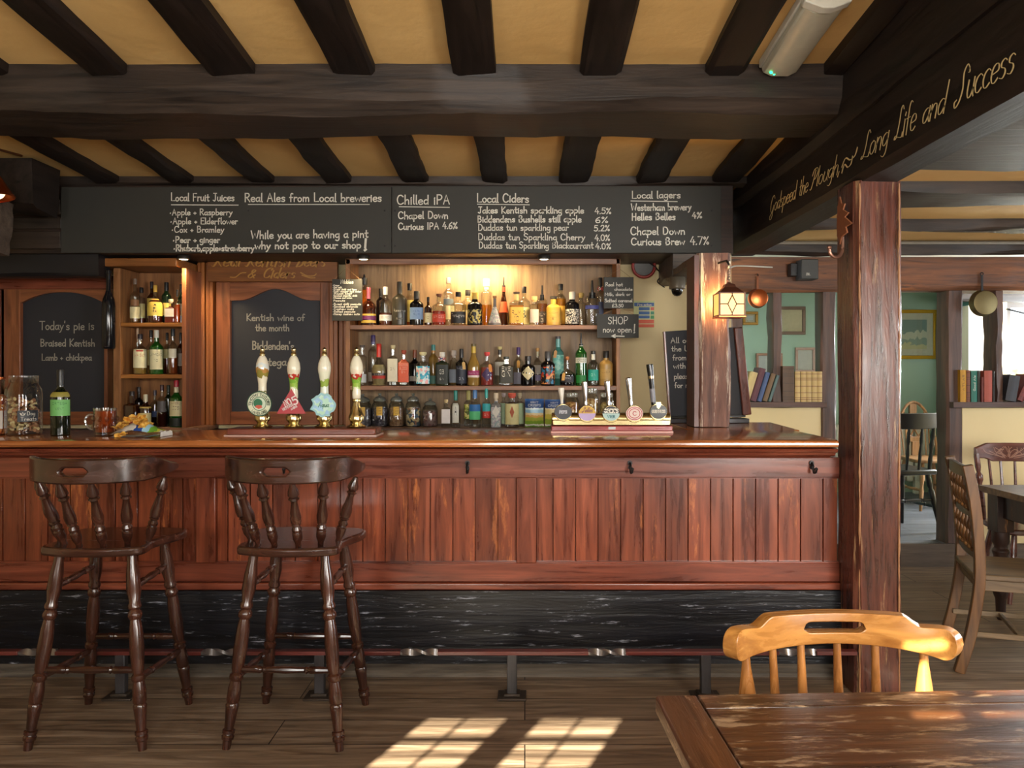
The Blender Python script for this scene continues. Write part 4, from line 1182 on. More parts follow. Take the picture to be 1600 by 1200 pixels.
def crest_chair(loc, rz, label):
    c = empty('carved_chair', loc, label, 'chair', rz=rz)
    zt = lambda t: 0.935 - (0.0 if abs(t) < .62 else .030 * ((abs(t) - .62) / .38)) 
    zb = lambda t: 0.815 + (0.0 if abs(t) < .45 else .022 * min(1, (abs(t) - .45) / .25))
    pth = lambda t: (0.225 * t, 0.225 - 0.045 * t * t)
    cr = rail(pth, zb, zt, .024, 40).build('crest_rail', M_REDCHAIR, c, local=True, bevel=0.005, merge=True)
    mb = MB(); rr = random.Random(2)
    fn = lambda u, v: Vector((u, 0.225 - 0.045 * (u / .225) ** 2 - .0135, v))
    for i in range(26):
        a0 = rr.uniform(-.12, .12); a1 = a0 + rr.uniform(-.06, .06)
        ribbon(mb, catmull([(a0 * .3, .835 + rr.uniform(0, .02)), ((a0 + a1) / 2, .86 + rr.uniform(0, .03)), (a1, .90 + rr.uniform(-.02, .015))], 5), fn, lambda a, b: .004)
    mb.build('carving', plain((150, 110, 92), 0.35), cr, local=True, smooth=False)
    for t in (-.95, .95):
        x, y = pth(t)
        MB().turned((x, y, zb(t) + .03), (x * .86, y - .04, .445), [(0, .016), (.2, .018), (.28, .012), (.33, .023), (.4, .022), (.46, .012), (.6, .019), (.9, .015), (1, .012)], 12).build('back_post', M_REDCHAIR, c, local=True)
    for t in (-.55, -.2, .2, .55):
        x, y = pth(t)
        MB().turned((x, y, zb(t) + .01), (x * .82, y - .04, .445), [(0, .008), (.4, .009), (.75, .017), (1, .009)], 10).build('spindle', M_REDCHAIR, c, local=True)
    poly = catmull([(-.19, .18), (0, .20), (.19, .18), (.215, 0), (.205, -.19), (0, -.21), (-.205, -.19), (-.215, 0), (-.19, .18)], 4)[:-1]
    MB().prism(poly, lambda u, v, d: (u, v, d), .415, .45).build('seat', M_REDCHAIR, c, local=True, bevel=0.008)
    for sx in (-1, 1):
        for sy in (-1, 1):
            MB().turned((sx * .14, sy * .13, .42), (sx * .20, sy * .19, 0), [(0, .014), (.3, .022), (.4, .016), (.44, .022), (.7, .019), (1, .013)], 12).build('leg', M_REDCHAIR, c, local=True)
        MB().turned((sx * .172, -.16, .19), (sx * .172, .16, .19), STRP, 10).build('stretcher', M_REDCHAIR, c, local=True)
    return c
crest_chair((X_(1528, 5.1) + .235, 4.98, 0), R(-4), 'red-brown chair with carved crest rail beyond the rustic table')

# ------------------------------------------------------------------ black chair and wheel-back chair in the doorway
bk = empty('black_chair', (2.93, 6.28, .16), 'black wooden high chair standing in the doorway to the green room', 'chair', rz=R(14))
rail(lambda t: (.20 * t, -.175 - .03 * (1 - t * t)), lambda t: .80, lambda t: .92, .024, 30).build('back_rail', M_BLACKCH, bk, local=True, bevel=0.006, merge=True)
for sx in (-.17, .17):
    MB().turned((sx, -.185, .81), (sx * .9, -.155, .47), [(0, .012), (.2, .018), (.3, .011), (.4, .019), (.55, .012), (.75, .017), (1, .011)], 12).build('back_post', M_BLACKCH, bk, local=True)
for sx in (-.06, .06):
    MB().turned((sx, -.195, .81), (sx * .9, -.16, .47), [(0, .009), (.3, .014), (.4, .008), (.6, .013), (1, .009)], 10).build('spindle', M_BLACKCH, bk, local=True)
MB().prism([(-.2, -.19), (.2, -.19), (.215, .19), (-.215, .19)], lambda u, v, d: (u, v, d), .445, .485).build('seat', M_BLACKCH, bk, local=True, bevel=0.012)
for sx in (-1, 1):
    for sy in (-1, 1):
        MB().turned((sx * .15, sy * .14, .45), (sx * .21, sy * .21, 0), [(0, .016), (.2, .022), (.25, .015), (.3, .022), (.5, .02), (.7, .015), (1, .013)], 12).build('leg', M_BLACKCH, bk, local=True)
    MB().turned((sx * .183, -.178, .2), (sx * .183, .178, .2), STRP, 10).build('stretcher', M_BLACKCH, bk, local=True)
MB().turned((-.17, -.165, .25), (.17, -.165, .25), STRP, 10).build('stretcher', M_BLACKCH, bk, local=True)

wc = empty('wheelback_chair', (3.68, 7.30, .16), 'pale wheel-back chair with pierced splat behind the black chair', 'chair', rz=R(6))
hoop = [(.20 * math.cos(a), .17 + .0 * a, .45 + .50 * math.sin(a)) for a in [math.pi * k / 24 for k in range(25)]]
hoop = [(x * (1.0 if z > .5 else .95), .17 + (z - .45) * .12, z) for x, y, z in hoop]
MB().tube(hoop, .013, 10).build('hoop', M_PALEW, wc, local=True)
sp = MB()
for (z0, z1, w) in ((.45, .58, .035), (.58, .62, .05), (.78, .82, .05), (.82, .945, .034)):
    sp.box(-w, w, .185 + (z0 - .45) * .12, .195 + (z1 - .45) * .12, z0, z1)
for k in range(6):
    a = k * math.pi / 3
    sp.tube([(0, .215, .70), (.08 * math.cos(a), .215, .70 + .08 * math.sin(a))], .007, 6)
sp.tube([(.082 * math.cos(k * math.pi / 10), .215, .70 + .082 * math.sin(k * math.pi / 10)) for k in range(20)], .011, 8, closed=True, up=(0, 1, 0))
sp.build('splat', M_PALEW, wc, local=True)
for x in (-.14, -.10, .10, .14):
    MB().tube([(x * .9, .17, .45), (x, .22, .45 + .50 * math.sqrt(1 - (x / .2) ** 2))], .006, 8).build('stick', M_PALEW, wc, local=True)
MB().prism(catmull([(-.19, .18), (0, .2), (.19, .18), (.21, -.02), (.2, -.2), (-.2, -.2), (-.21, -.02), (-.19, .18)], 4)[:-1], lambda u, v, d: (u, v, d), .425, .455).build('seat', M_PALEW, wc, local=True, bevel=0.008)
for sx in (-1, 1):
    for sy in (-1, 1):
        MB().turned((sx * .14, sy * .14, .43), (sx * .2, sy * .2, 0), [(0, .013), (.35, .022), (.5, .013), (.6, .02), (1, .012)], 12).build('leg', M_PALEW, wc, local=True)
    MB().turned((sx * .172, -.17, .18), (sx * .172, .17, .18), STRP, 10).build('stretcher', M_PALEW, wc, local=True)

rd = empty('radiator', (3.45, 8.12, .16), 'white ribbed radiator below the gold framed picture', 'radiator')
m = MB()
for k in range(16): m.box(-.62 + .08 * k, -.555 + .08 * k, -.035, .035, .12, .70)
m.build('fins', M_WHITE, rd, local=True, bevel=0.02)
MB().tube([(-.66, 0, .66), (.70, 0, .66)], .028, 10).tube([(-.66, 0, .18), (.70, 0, .18)], .018, 10).build('header_pipe', M_WHITE, rd, local=True)
MB().box(-.55, -.50, -.03, .03, 0, .13).box(.50, .55, -.03, .03, 0, .13).build('foot', M_WHITE, rd, local=True)

# ------------------------------------------------------------------ long chalkboards
YB = 4.95
def chalkboard(pa, pb, pt, pbot, label):
    o = MB().box(X_(pa, YB), X_(pb, YB), YB + 0.001, YB + 0.022, Z_(pbot, YB), Z_(pt, YB)).build('chalkboard', M_CHALKB, bevel=0.002, smooth=False)
    return tag(o, label, 'chalkboard', 'long chalkboards over the bar')
cb1 = chalkboard(95, 611.4, 292, 395, 'long chalkboard over the bar listing fruit juices and real ales')
cb2 = chalkboard(612.2, 1127, 291, 395, 'long chalkboard over the bar listing ciders and lagers')
YT = YB - 0.0006
class TX:
    """each line of chalk writing becomes a part of its own"""
    def __init__(self, Y, board, mat=None): self.Y, self.b, self.m = Y, board, mat or M_CHALK
    def w(self, s, a, b, y, cap, wt=1.25, **k):
        t = MB(); ptext(t, self.Y, s, a, b, y, cap, wt * 1.22, **k); t.build('chalk_lettering', self.m, self.b, smooth=False)
    def l(self, *a):
        t = MB(); pline(t, self.Y, *a); t.build('chalk_line', self.m, self.b, smooth=False)
T = TX(YT, cb1)
T.w('Local Fruit Juices', 267, 366, 314, 12, seed=2); T.l(268, 320, 372, 320.5)
T.w('Real Ales from Local breweries', 382, 596, 315, 13, 1.4, seed=3); T.l(388, 319.5, 577, 319.5)
T = TX(YT, cb1)
for i, (s, a, b, y) in enumerate((('*Apple + Raspberry', 265, 363, 336), ('*Apple + Elderflower', 266, 371, 350), ('*Cox + Bramley', 268, 350, 363), ('*Pear + ginger', 270, 343, 379), ('*Rhubarb,apple+strawberry', 271, 397, 392))):
    T.w(s, a, b, y, 9.5, 1.15 if i < 3 else 1.45, seed=4 + i)
T.w('While you are having a pint', 392, 575, 373, 12, 1.5, slope=0.012, seed=12); T.w('why not pop to our shop', 398, 564, 389, 11.5, 1.6, slope=0.008, seed=13)
T.w('!', 566, 575, 391, 17, 2.8)
T = TX(YT, cb2)
T.w('Chilled iPA', 620, 703, 319, 14, 1.5, seed=21); T.l(624, 323, 702, 324)
T.w('Chapel Down', 622, 700, 342, 11, 1.4, slope=0.01, seed=22); T.w('Curious IPA 4.6%', 622, 715, 359, 10, 1.4, slope=0.02, seed=23)
T.w('Local Ciders', 745, 826, 316, 13, 1.5, seed=24); T.l(746, 319, 827, 320)
T.w('Local lagers', 987, 1063, 310, 11, 1.3, slope=0.01, seed=25); T.l(986, 314, 1058, 315)
T = TX(YT, cb2)
for i, (s, a, b, y, pc, pa, pb) in enumerate((('Jakes Kentish sparkling apple', 747, 912, 333, '4.5%', 929, 955), ('Biddendens Bushells still apple', 746, 908, 347, '6%', 930, 950), ('Duddas tun sparkling pear', 747, 888, 360, '5.2%', 928, 953),
        ('Duddas tun Sparkling Cherry', 747, 914, 375, '4.0%', 929, 953), ('Duddas tun Sparkling Blackcurrant', 748, 927, 388, '4.0%', 930, 955))):
    T.w(s, a, b, y, 10, 1.2 if i > 1 else 1.4, seed=30 + i); T.w(pc, pa, pb, y + 1, 9, 1.2, seed=40 + i)
for i, (s, a, b, y, c) in enumerate((('Westerham brewery', 986, 1080, 329, 10.5), ('Helles Belles', 987, 1055, 344, 10.5), ('4%', 1081, 1097, 341, 9), ('Chapel Down', 985, 1070, 367, 12), ('Curious Brew', 986, 1070, 383, 11), ('4.7%', 1078, 1108, 382, 12))):
    T.w(s, a, b, y, c, 1.4, slope=0.01, seed=50 + i)
for cb, pxs in ((cb1, (388, 601)), (cb2, (617, 1112))):
    m = MB()
    for p in pxs:
        for q in (329, 384):
            c = P(p, q, YB); m.turned(c, c + Vector((0, -0.0015, 0)), [(0, .006), (1, .004)], 8)
    m.build('screw_heads', M_BLACK, cb)

# ------------------------------------------------------------------ back bar
YS2 = 5.20   # front of the bottle shelves
ZS = {'top': Z_(508, YS2), 'mid': Z_(603, YS2), 'low': Z_(667, YS2)}
def sx_(p, Y=YS2): return X_(p, Y)
XL, XR = sx_(547), sx_(963)
base = MB().box(-4.1, 1.12, 5.08, 5.498, 0, ZS['low'] - 0.03)
tag(base.build('back_bar_cabinet', wood('dark_cabinet', (50, 28, 18), (90, 54, 34), 'X', rough=0.4), smooth=False), 'dark wooden cabinet run behind the bar under the bottle shelves', 'cabinet')
sh = empty('bottle_shelving', ((XL + XR) / 2, 5.34, ZS['low'] - 0.029), 'wooden back bar shelving crowded with spirit bottles', 'shelving')
MB().box(XL - .03, XR + .012, 5.465, 5.485, ZS['low'] - .029, 2.13).build('back_panel', M_PANELB, sh, smooth=False)
for k in ('top', 'mid'):
    MB().box(XL, XR, YS2, 5.465, ZS[k] - .028, ZS[k]).build('shelf', M_PINEX, sh, bevel=0.003)
MB().box(XL - .05, XR + .03, 5.075, 5.465, ZS['low'] - .029, ZS['low']).build('shelf', wood('low_shelf', (66, 46, 40), (104, 76, 66), 'X', rough=0.3), sh, bevel=0.003)
MB().box(XL - .03, XL, YS2, 5.465, ZS['low'], 2.13).build('side_panel', M_PINE, sh, bevel=0.002)
MB().box(XR, XR + .026, YS2, 5.465, ZS['low'], 2.13).build('side_panel', M_PINE, sh, bevel=0.002)
MB().box(XL - .03, XR + .026, 5.20, 5.23, 2.095, 2.132).build('top_rail', M_PINEX, sh, bevel=0.004)
# hidden strip lamp behind the top rail that washes the back panel
sl = MB().box(X_(672, 5.4), X_(806, 5.4), 5.27, 5.30, 2.105, 2.130).build('strip_lamp', plain((255, 214, 140), 0.4, emit=(255, 206, 130), estr=3.0))
tag(sl, 'small warm strip lamp tucked under the canopy above the top shelf', 'lamp')
ld = bpy.data.lights.new('strip_light', 'AREA'); ld.shape = 'RECTANGLE'; ld.size = 0.5; ld.size_y = 0.03; ld.energy = 6.0; ld.color = (1.0, 0.72, 0.36)
lo = bpy.data.objects.new('strip_light', ld); COL.objects.link(lo); lo.location = (X_(745, 5.4), 5.30, 2.095)
lo.rotation_euler = (Vector((X_(745, 5.4), 5.46, 1.85)) - lo.location).to_track_quat('-Z', 'Y').to_euler()
# downlights in the canopy soffit
for p, lab in ((287, 'small round downlight above the whisky cupboard'), (568, 'small round downlight above the snack menu board'), (850, 'small round downlight above the spirit shelves')):
    x = X_(p, 5.06)
    d = empty('downlight', (x, 5.06, 2.106), lab, 'downlight', 'downlights under the canopy')
    MB().lathe([(.036, 0.026), (.040, 0.020), (.040, 0.004), (.030, 0.0), (.028, .004), (.028, .026)], (x, 5.06, 2.106), 20, cap0=False).build('housing', plain((40, 36, 32), 0.4), d)
    MB().lathe([(.028, 0), (.026, -.004), (.012, -.007), (.001, -.008)], (x, 5.06, 2.111), 20).build('lens', plain((255, 230, 180), 0.4, emit=(255, 222, 170), estr=6.0), d)
    ld = bpy.data.lights.new('downlight_beam', 'SPOT'); ld.energy = 10; ld.spot_size = R(110); ld.spot_blend = 0.7; ld.color = (1.0, 0.76, 0.42); ld.shadow_soft_size = 0.02
    lo = bpy.data.objects.new('downlight_beam', ld); COL.objects.link(lo); lo.location = (x, 5.06, 2.088); lo.rotation_euler = (R(16), 0, 0)

# whisky cupboard
YW = 5.12
wx0, wx1, wi0, wi1 = X_(177, YW), X_(291, YW), X_(188, YW), X_(284, YW)
wz0 = Z_(666, YW)
wk = empty('whisky_cupboard', ((wx0 + wx1) / 2, 5.28, ZS['low'] - .029), 'open wooden cupboard of whiskies left of the wine chalkboard', 'cupboard')
MB().box(wx0, wi0, YW, 5.38, ZS['low'], 2.06).build('side_panel', M_PINE, wk, bevel=0.002)
MB().box(wi1, wx1, YW, 5.38, ZS['low'], 2.06).build('side_panel', M_DOORW, wk, bevel=0.002)
MB().box(wi0, wi1, 5.44, 5.38, ZS['low'], 2.06).build('back_panel', M_PINE, wk, smooth=False)
ZW = {'wtop': Z_(504, YW), 'wmid': Z_(585, YW), 'wlow': ZS['low']}
for k in ('wtop', 'wmid'):
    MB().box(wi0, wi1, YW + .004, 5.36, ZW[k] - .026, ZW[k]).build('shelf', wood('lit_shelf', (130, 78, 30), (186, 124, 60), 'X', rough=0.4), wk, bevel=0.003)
MB().box(wx0, X_(312, 5.14), YW, 5.46, ZS['low'] - .026, ZS['low']).build('shelf', M_PINEX, wk, bevel=0.003)
MB().box(wx0 - .07, wx1 - .04, YW - .05, 5.46, 2.064, 2.118).build('cornice', wood('cornice_wood', (124, 74, 34), (176, 112, 56), 'X', rough=0.35), wk, bevel=0.006)

# panelled section with the wine chalkboard
YD = 5.42
def arch(pa, pb, pt_edge, pt_mid, pbot, Y, n=24, sq=False):
    pts = [(X_(pa, Y), Z_(pbot, Y)), (X_(pb, Y), Z_(pbot, Y))]
    for i in range(n + 1):
        t = i / n
        px = pb + (pa - pb) * t
        s = abs(2 * t - 1)
        k = 1 - s ** 2.2
        if sq: k = 0.0 if s > .80 else (0.5 + 0.5 * math.cos(math.pi * s / .80))
        pts.append((X_(px, Y), Z_(pt_edge + (pt_mid - pt_edge) * k, Y)))
    return pts
def panelled(name, label, outer, inner, pt_edge, pt_mid, pbot, ptop, pfoot, sq, group):
    oa, ob = outer; ia, ib = inner
    r_ = empty(name, (X_((oa + ob) / 2, YD), YD, ZS['low']), label, 'framed chalkboard', group)
    zf = ZS['low'] + .001
    MB().box(X_(oa, YD), X_(ia, YD), YD - .03, YD + .04, zf, Z_(ptop, YD)).build('stile', M_DOORW, r_, bevel=0.004)
    MB().box(X_(ib, YD), X_(ob, YD), YD - .03, YD + .04, zf, Z_(ptop, YD)).build('stile', M_DOORW, r_, bevel=0.004)
    MB().box(X_(ia, YD), X_(ib, YD), YD - .028, YD + .04, zf, Z_(pbot, YD)).build('bottom_rail', M_DOORX, r_, bevel=0.004)
    poly = [(X_(ia, YD), Z_(ptop, YD)), (X_(ib, YD), Z_(ptop, YD))]
    arc = arch(ia, ib, pt_edge, pt_mid, pbot, YD, sq=sq)[2:]
    m = MB()
    top = Z_(ptop, YD)
    for a, b in zip(arc[:-1], arc[1:]):
        m.add([(a[0], YD - .028, a[1]), (b[0], YD - .028, b[1]), (b[0], YD - .028, top), (a[0], YD - .028, top), (a[0], YD + .0, a[1]), (b[0], YD + .0, b[1]), (b[0], YD + .0, top), (a[0], YD + .0, top)],
              [(0, 1, 2, 3), (0, 1, 5, 4), (4, 5, 6, 7), (3, 2, 6, 7)])
    m.build('arched_rail', M_DOORX, r_, merge=True)
    b_ = MB().box(X_(ia, YD), X_(ib, YD), YD + .001, YD + .02, Z_(pbot, YD), top).build('slate', M_SLATE, r_, smooth=False)
    return r_, b_
wd, wb = panelled('framed_chalkboard', 'arched chalkboard advertising the Kentish wine of the month', (340, 516), (362, 502), 470, 452, 643, 440, 668, True, 'framed chalkboards behind the bar')
YX = YD - .0005
T = TX(YX, wb, M_CHALKD)
T.w('Kentish wine of', 385, 476, 501, 10.5, 1.3, seed=60); T.w('the month', 399, 452, 517, 10.5, 1.3, seed=61)
T.w("Biddenden's", 394, 459, 546, 12.5, 1.5, seed=62); T.w('Ortega', 402, 447, 571, 12, 1.5, seed=63)
pd, pb_ = panelled('framed_chalkboard', "arched chalkboard with today's pie in a mahogany frame", (10, 172), (36, 166), 474, 457, 643, 452, 668, False, 'framed chalkboards behind the bar')
T = TX(YX, pb_, M_CHALKD)
T.w("Today's pie is", 62, 147, 515, 13, 1.2, seed=64); T.w('Braised Kentish', 63, 148, 541, 11, 1.2, seed=65); T.w('Lamb + chickpea', 65, 143, 563, 10, 1.1, seed=66)
tag(MB().box(X_(-80, 5.38), X_(172, 5.38), 5.36, 5.45, Z_(452, 5.38), Z_(431, 5.38)).box(X_(-80, 5.38), X_(172, 5.38), 5.34, 5.45, Z_(436, 5.38), Z_(430, 5.38)).build('trim_4', M_MAHOGX, bevel=0.005), 'moulded mahogany head rail above the pie chalkboard', 'trim', kind='structure')
tag(MB().box(X_(-80, YD), X_(9, YD), YD - .05, YD + .04, ZS['low'] + .001, Z_(453, YD)).box(X_(-1, YD), X_(9, YD), YD - .07, YD, ZS['low'] + .001, Z_(453, YD)).build('trim_5', M_MAHOG, bevel=0.005), 'mahogany jamb left of the pie chalkboard', 'trim', kind='structure')
# sign board above the wine board
YG = 5.335
sg = MB().box(X_(324, YG), X_(527, YG), YG, YG + .045, Z_(440, YG), 2.13).build('sign_board', wood('sign_wood', (104, 58, 20), (142, 86, 34), 'X', rough=0.4), bevel=0.003)
tag(sg, 'wooden fascia with gilt script for real beers and ciders', 'sign')
t = MB(); W2 = dict(nib=1.0, font=GS, shear=0.3)
fp = front_plane(YG - .0006)
letter(t, 'Real', fp, 332, 374, -416, 19, 2.4, **W2); letter(t, 'Kentish', fp, 384, 452, -416, 19, 2.4, **W2); letter(t, 'Beers', fp, 462, 507, -416, 19, 2.4, **W2)
letter(t, '&', fp, 386, 398, -434, 13, 2.2, **W2); letter(t, 'Ciders', fp, 410, 460, -434, 15, 2.2, **W2)
for q in ([(360, -433), (368, -433), (376, -427), (384, -426)], [(470, -426), (480, -431), (490, -431), (494, -428)], [(472, -430), (484, -434), (492, -434)]):
    ribbon(t, catmull(q, 6), fp, lambda a, b: 1.5)
t.build('gilt_lettering', M_GOLDDIM, sg, smooth=False)
# pilasters each side
for pa, pb, lab, n in ((313, 339, 'fluted warm pilaster right of the whisky cupboard', 6), (517, 547, 'dark pilaster between wine chalkboard and bottle shelves', 7)):
    m = MB(); k = 4
    for i in range(k):
        a = pa + (pb - pa) * i / k; b = pa + (pb - pa) * (i + 1) / k
        m.box(X_(a, YD), X_(b, YD) - .004, YD - .05 - (.012 if i % 2 else 0), YD + .04, ZS['low'] + .001, 2.13 if n == 6 else Z_(441, YD))
    tag(m.build('trim_%d' % n, wood('pilaster_wood', (120, 66, 28), (176, 108, 54), 'Z', rough=0.35), bevel=0.003), lab, 'pilaster', kind='structure')
# dark bottle-shaped holder on the cupboard's flank
x = X_(167, 5.0)
hg = empty('bottle_shaped_sign', (x, 5.02, Z_(545, 5.0)), 'black bottle-shaped hanging sign at the left of the whisky cupboard', 'sign')
MB().lathe([(.034, 0), (.039, .012), (.039, .27), (.034, .31), (.020, .345), (.0145, .37), (.0145, .47), (.018, .472), (.018, .49), (.012, .492)], (x, 5.02, Z_(545, 5.0)), 20).build('body', plain((20, 21, 26), 0.12), hg)
MB().tube([(x, 5.02, Z_(545, 5.0) + .488), (x, 5.02, 2.0)], .003, 6).build('hanging_cord', M_BLACK, hg)

# ------------------------------------------------------------------ bottles
SHAPE = {  # body fraction, shoulder fraction, neck ratio, superellipse, depth ratio
 'std': (.60, .14, .34, 2.0, 1), 'tall': (.66, .12, .42, 2.0, 1), 'squat': (.44, .22, .24, 2.0, 1), 'square': (.66, .08, .36, 7.0, .75), 'cyl': (.70, .06, .46, 2.0, 1),
 'cone': (.10, .56, .24, 2.0, 1), 'tear': (.22, .46, .30, 2.0, 1), 'round': (.36, .20, .20, 2.0, .8), 'apoth': (.60, .13, .40, 2.0, 1), 'champ': (.44, .34, .36, 2.0, 1), 'decanter': (.60, .08, .34, 6.0, .8),
}
GLASSC = {'clear': lambda: glass((240, 243, 241), 0.10), 'green': lambda: glass((38, 120, 40), 0.14, 0.35), 'dkgreen': lambda: glass((20, 46, 26), 0.14, 0.55), 'wine': lambda: glass((13, 24, 14), 0.12, 0.7), 'brown': lambda: glass((66, 28, 12), 0.14, 0.5),
          'black': lambda: plain((14, 12, 14), 0.1), 'olive': lambda: plain((54, 50, 40), 0.3), 'teal': lambda: glass((110, 190, 180), 0.12, 0.35), 'yellow': lambda: plain((216, 170, 70), 0.3),
          'tan': lambda: plain((176, 138, 74), 0.32), 'gold': lambda: glass((196, 160, 80), 0.12, 0.4), 'grey': lambda: glass((150, 150, 154), 0.12, 0.4)}

def body_radius(prof, z):
    for (r0, z0), (r1, z1) in zip(prof[:-1], prof[1:]):
        if z0 <= z <= z1 and z1 > z0: return r0 + (r1 - r0) * (z - z0) / (z1 - z0)
    return prof[-1][0]

def wrap(prof, sq, dy, eps, c):
    def f(th, z):
        cs, sn = math.cos(th), math.sin(th)
        k = 1.0 if sq == 2.0 else (abs(cs) ** sq + abs(sn) ** sq) ** (-1.0 / sq)
        r = (body_radius(prof, z) + eps) * k
        return Vector((c[0] + r * cs, c[1] + r * sn * dy, c[2] + z))
    return f

def make_bottle(px, top, w, basepx, Y, zbase, spec, label, group, name='spirit_bottle', cat='bottle'):
    """px/top/w/basepx are the photo's pixel sizes; Y the real depth on the shelf"""
    s = Y / F
    H = (basepx - top) * s; Rr = w * s / 2
    bf, shf, nr, sq, dy = SHAPE[spec.get('shape', 'std')]
    cap = spec.get('cap', ((30, 28, 28), .12, 'screw'))
    capf = cap[1]
    x = X_(px, Y); c = (x, Y, zbase + 0.0005)
    A0 = -math.pi / 2 + (0.8 * math.atan2(-x, Y) if SHAPE[spec.get('shape', 'std')][3] == 2.0 else 0.0)
    rn = nr * Rr
    zc = H * (1 - capf)
    zb, zs = H * bf, H * (bf + shf)
    if zs > zc - .002: zs = zc - .002; zb = min(zb, zs * .9)
    prof = [(Rr * .90, 0.0), (Rr * .98, .003), (Rr, .008)]
    if spec.get('shape') in ('cone',):
        for i in range(9):
            q = i / 8; prof.append((Rr + (rn - Rr) * (q ** 1.15), .012 + (zs - .012) * q))
    elif spec.get('shape') == 'tear':
        for i in range(11):
            q = i / 10
            prof.append((Rr * (.82 + .18 * math.sin(q * 3.1)) if q < .5 else Rr + (rn - Rr) * (.5 - .5 * math.cos((q - .5) * 2 * math.pi)), .012 + (zs - .012) * q))
    else:
        prof.append((Rr, zb))
        for i in range(1, 9):
            q = i / 8
            e = math.cos(q * math.pi / 2) ** .8 if spec.get('shape') in ('apoth', 'squat', 'round') else .5 + .5 * math.cos(q * math.pi)
            prof.append((rn + (Rr - rn) * e, zb + (zs - zb) * q))
    prof.append((rn, zs + .001)); prof.append((rn * .97, zc))
    fixed = [prof[0]]
    for p in prof[1:]:
        fixed.append((max(p[0], .002), max(p[1], fixed[-1][1] + 1e-5)))
    prof = fixed
    seg = 28 if sq == 2.0 else 32
    o = MB().lathe(prof, c, seg, sq, dy).build(name, GLASSC[spec.get('glass', 'clear')](), origin=c)
    tag(o, label, cat, group)
    lq = spec.get('liq')
    if lq:
        lz = H * spec.get('lvl', .5)
        lp = [(max(r - .0022, .001), max(z, .004)) for r, z in prof if z < lz] + [(max(body_radius(prof, lz) - .0022, .001), lz)]
        MB().lathe(lp, c, seg, sq, dy).build('liquid', liquid(lq), o)
    # closure
    col, _, kind = cap
    cm = plain(col, 0.35) if kind != 'cork' else plain(col, 0.7)
    if kind == 'pourer':
        MB().lathe([(rn * 1.1, 0), (rn * 1.1, H * .03), (rn * .5, H * .035), (rn * .45, H * capf * .55), (rn * .32, H * capf)], (c[0], c[1], c[2] + zc), 12).build('pourer', plain((28, 26, 26), 0.3), o)
        if col != (28, 26, 26):
            MB().lathe([(rn * 1.06, 0), (rn * 1.08, H * .10)], (c[0], c[1], c[2] + zc - H * .10), 16).build('neck_foil', plain(col, 0.35), o)
    elif kind == 'cork':
        MB().lathe([(rn * .9, -.001), (rn * .9, H * capf * .25), (rn * 1.25, H * capf * .3), (rn * 1.25, H * capf * .95), (rn * 1.1, H * capf)], (c[0], c[1], c[2] + zc), 16).build('stopper', cm, o)
    else:
        MB().lathe([(rn * 1.08, -.001), (rn * 1.10, H * capf * .9), (rn * .98, H * capf)], (c[0], c[1], c[2] + zc), 16).build('cap', cm, o)
    if 'foil' in spec:
        fz, fc = spec['foil']
        z0 = zs + (zc - zs) * (1 - fz) if fz < 1 else zs
        pr = [(body_radius(prof, z0 + (zc - z0) * q) + .0006, z0 + (zc - z0) * q) for q in (0, .33, .66, 1)]
        MB().lathe(pr, c, 18, cap0=False, cap1=False).build('neck_foil', plain(fc, 0.35), o)
    for L_ in spec.get('labels', ()):
        z0, z1, lc = L_[0] * H, L_[1] * H, L_[2]
        half = L_[3] if len(L_) > 3 else 1.15
        f = wrap(prof, sq, dy, .0007, c)
        m = MB(); nu, nv = 14, 6
        for j in range(nv + 1):
            for i in range(nu + 1):
                m.v.append(f(A0 + half * (-1 + 2 * i / nu), z0 + (z1 - z0) * j / nv))
        for j in range(nv):
            for i in range(nu):
                a = j * (nu + 1) + i; m.f.append((a, a + 1, a + nu + 2, a + nu + 1))
        lm = lc if not isinstance(lc, tuple) else plain(lc, 0.55)
        lo_ = m.build('label', lm, o)
        if len(L_) > 4:
            tm = MB(); f2 = wrap(prof, sq, dy, .0013, c)
            rows = L_[4]
            tc = L_[5] if len(L_) > 5 else (30, 26, 24)
            hgt = (z1 - z0)
            for (txt, r0, r1, wd_) in rows:
                zz = z0 + hgt * r0; cp = hgt * (r1 - r0)
                letter(tm, txt, lambda u, v: f2(A0 + u, v), -half * wd_, half * wd_, zz, cp, cp * .17 * 1.0, jit=0)
            # stroke width is in mixed units (angle, height): keep it thin in angle as well
            tm.build('label_print', plain(tc, 0.6), lo_, smooth=False)
    for D in spec.get('diamond', ()):
        zc_, hh, ang, dc = D
        f = wrap(prof, sq, dy, .001, c)
        m = MB(); n = 10
        for j in range(n + 1):
            q = -1 + 2 * j / n
            a = ang * (1 - abs(q)) + .01
            for i in range(5): m.v.append(f(A0 - a + 2 * a * i / 4, zc_ * H + hh * H * q))
        for j in range(n):
            for i in range(4):
                a = j * 5 + i; m.f.append((a, a + 1, a + 6, a + 5))
        m.build('label', plain(dc, 0.55), o)
    if 'tag' in spec:
        sgn, tc = spec['tag']
        zt = zs - .01
        xx = c[0] + sgn * Rr * .62; yy = c[1] - Rr * dy - .004
        g = MB().prism([(-.010, 0), (.010, 0), (.010, .042), (.004, .050), (-.004, .050), (-.010, .042)], lambda u, v, d: (xx + u + v * .12 * -sgn, yy + d, c[2] + zt - .062 + v), 0, .0008).build('swing_tag', plain(tc, 0.6), o, smooth=False)
        MB().tube([(xx - .05 * .12 * sgn, yy, c[2] + zt - .014), (c[0] + sgn * rn, c[1] - rn - .001, c[2] + zs + .006)], .0008, 5).build('tag_string', plain((190, 160, 110), 0.8), o)
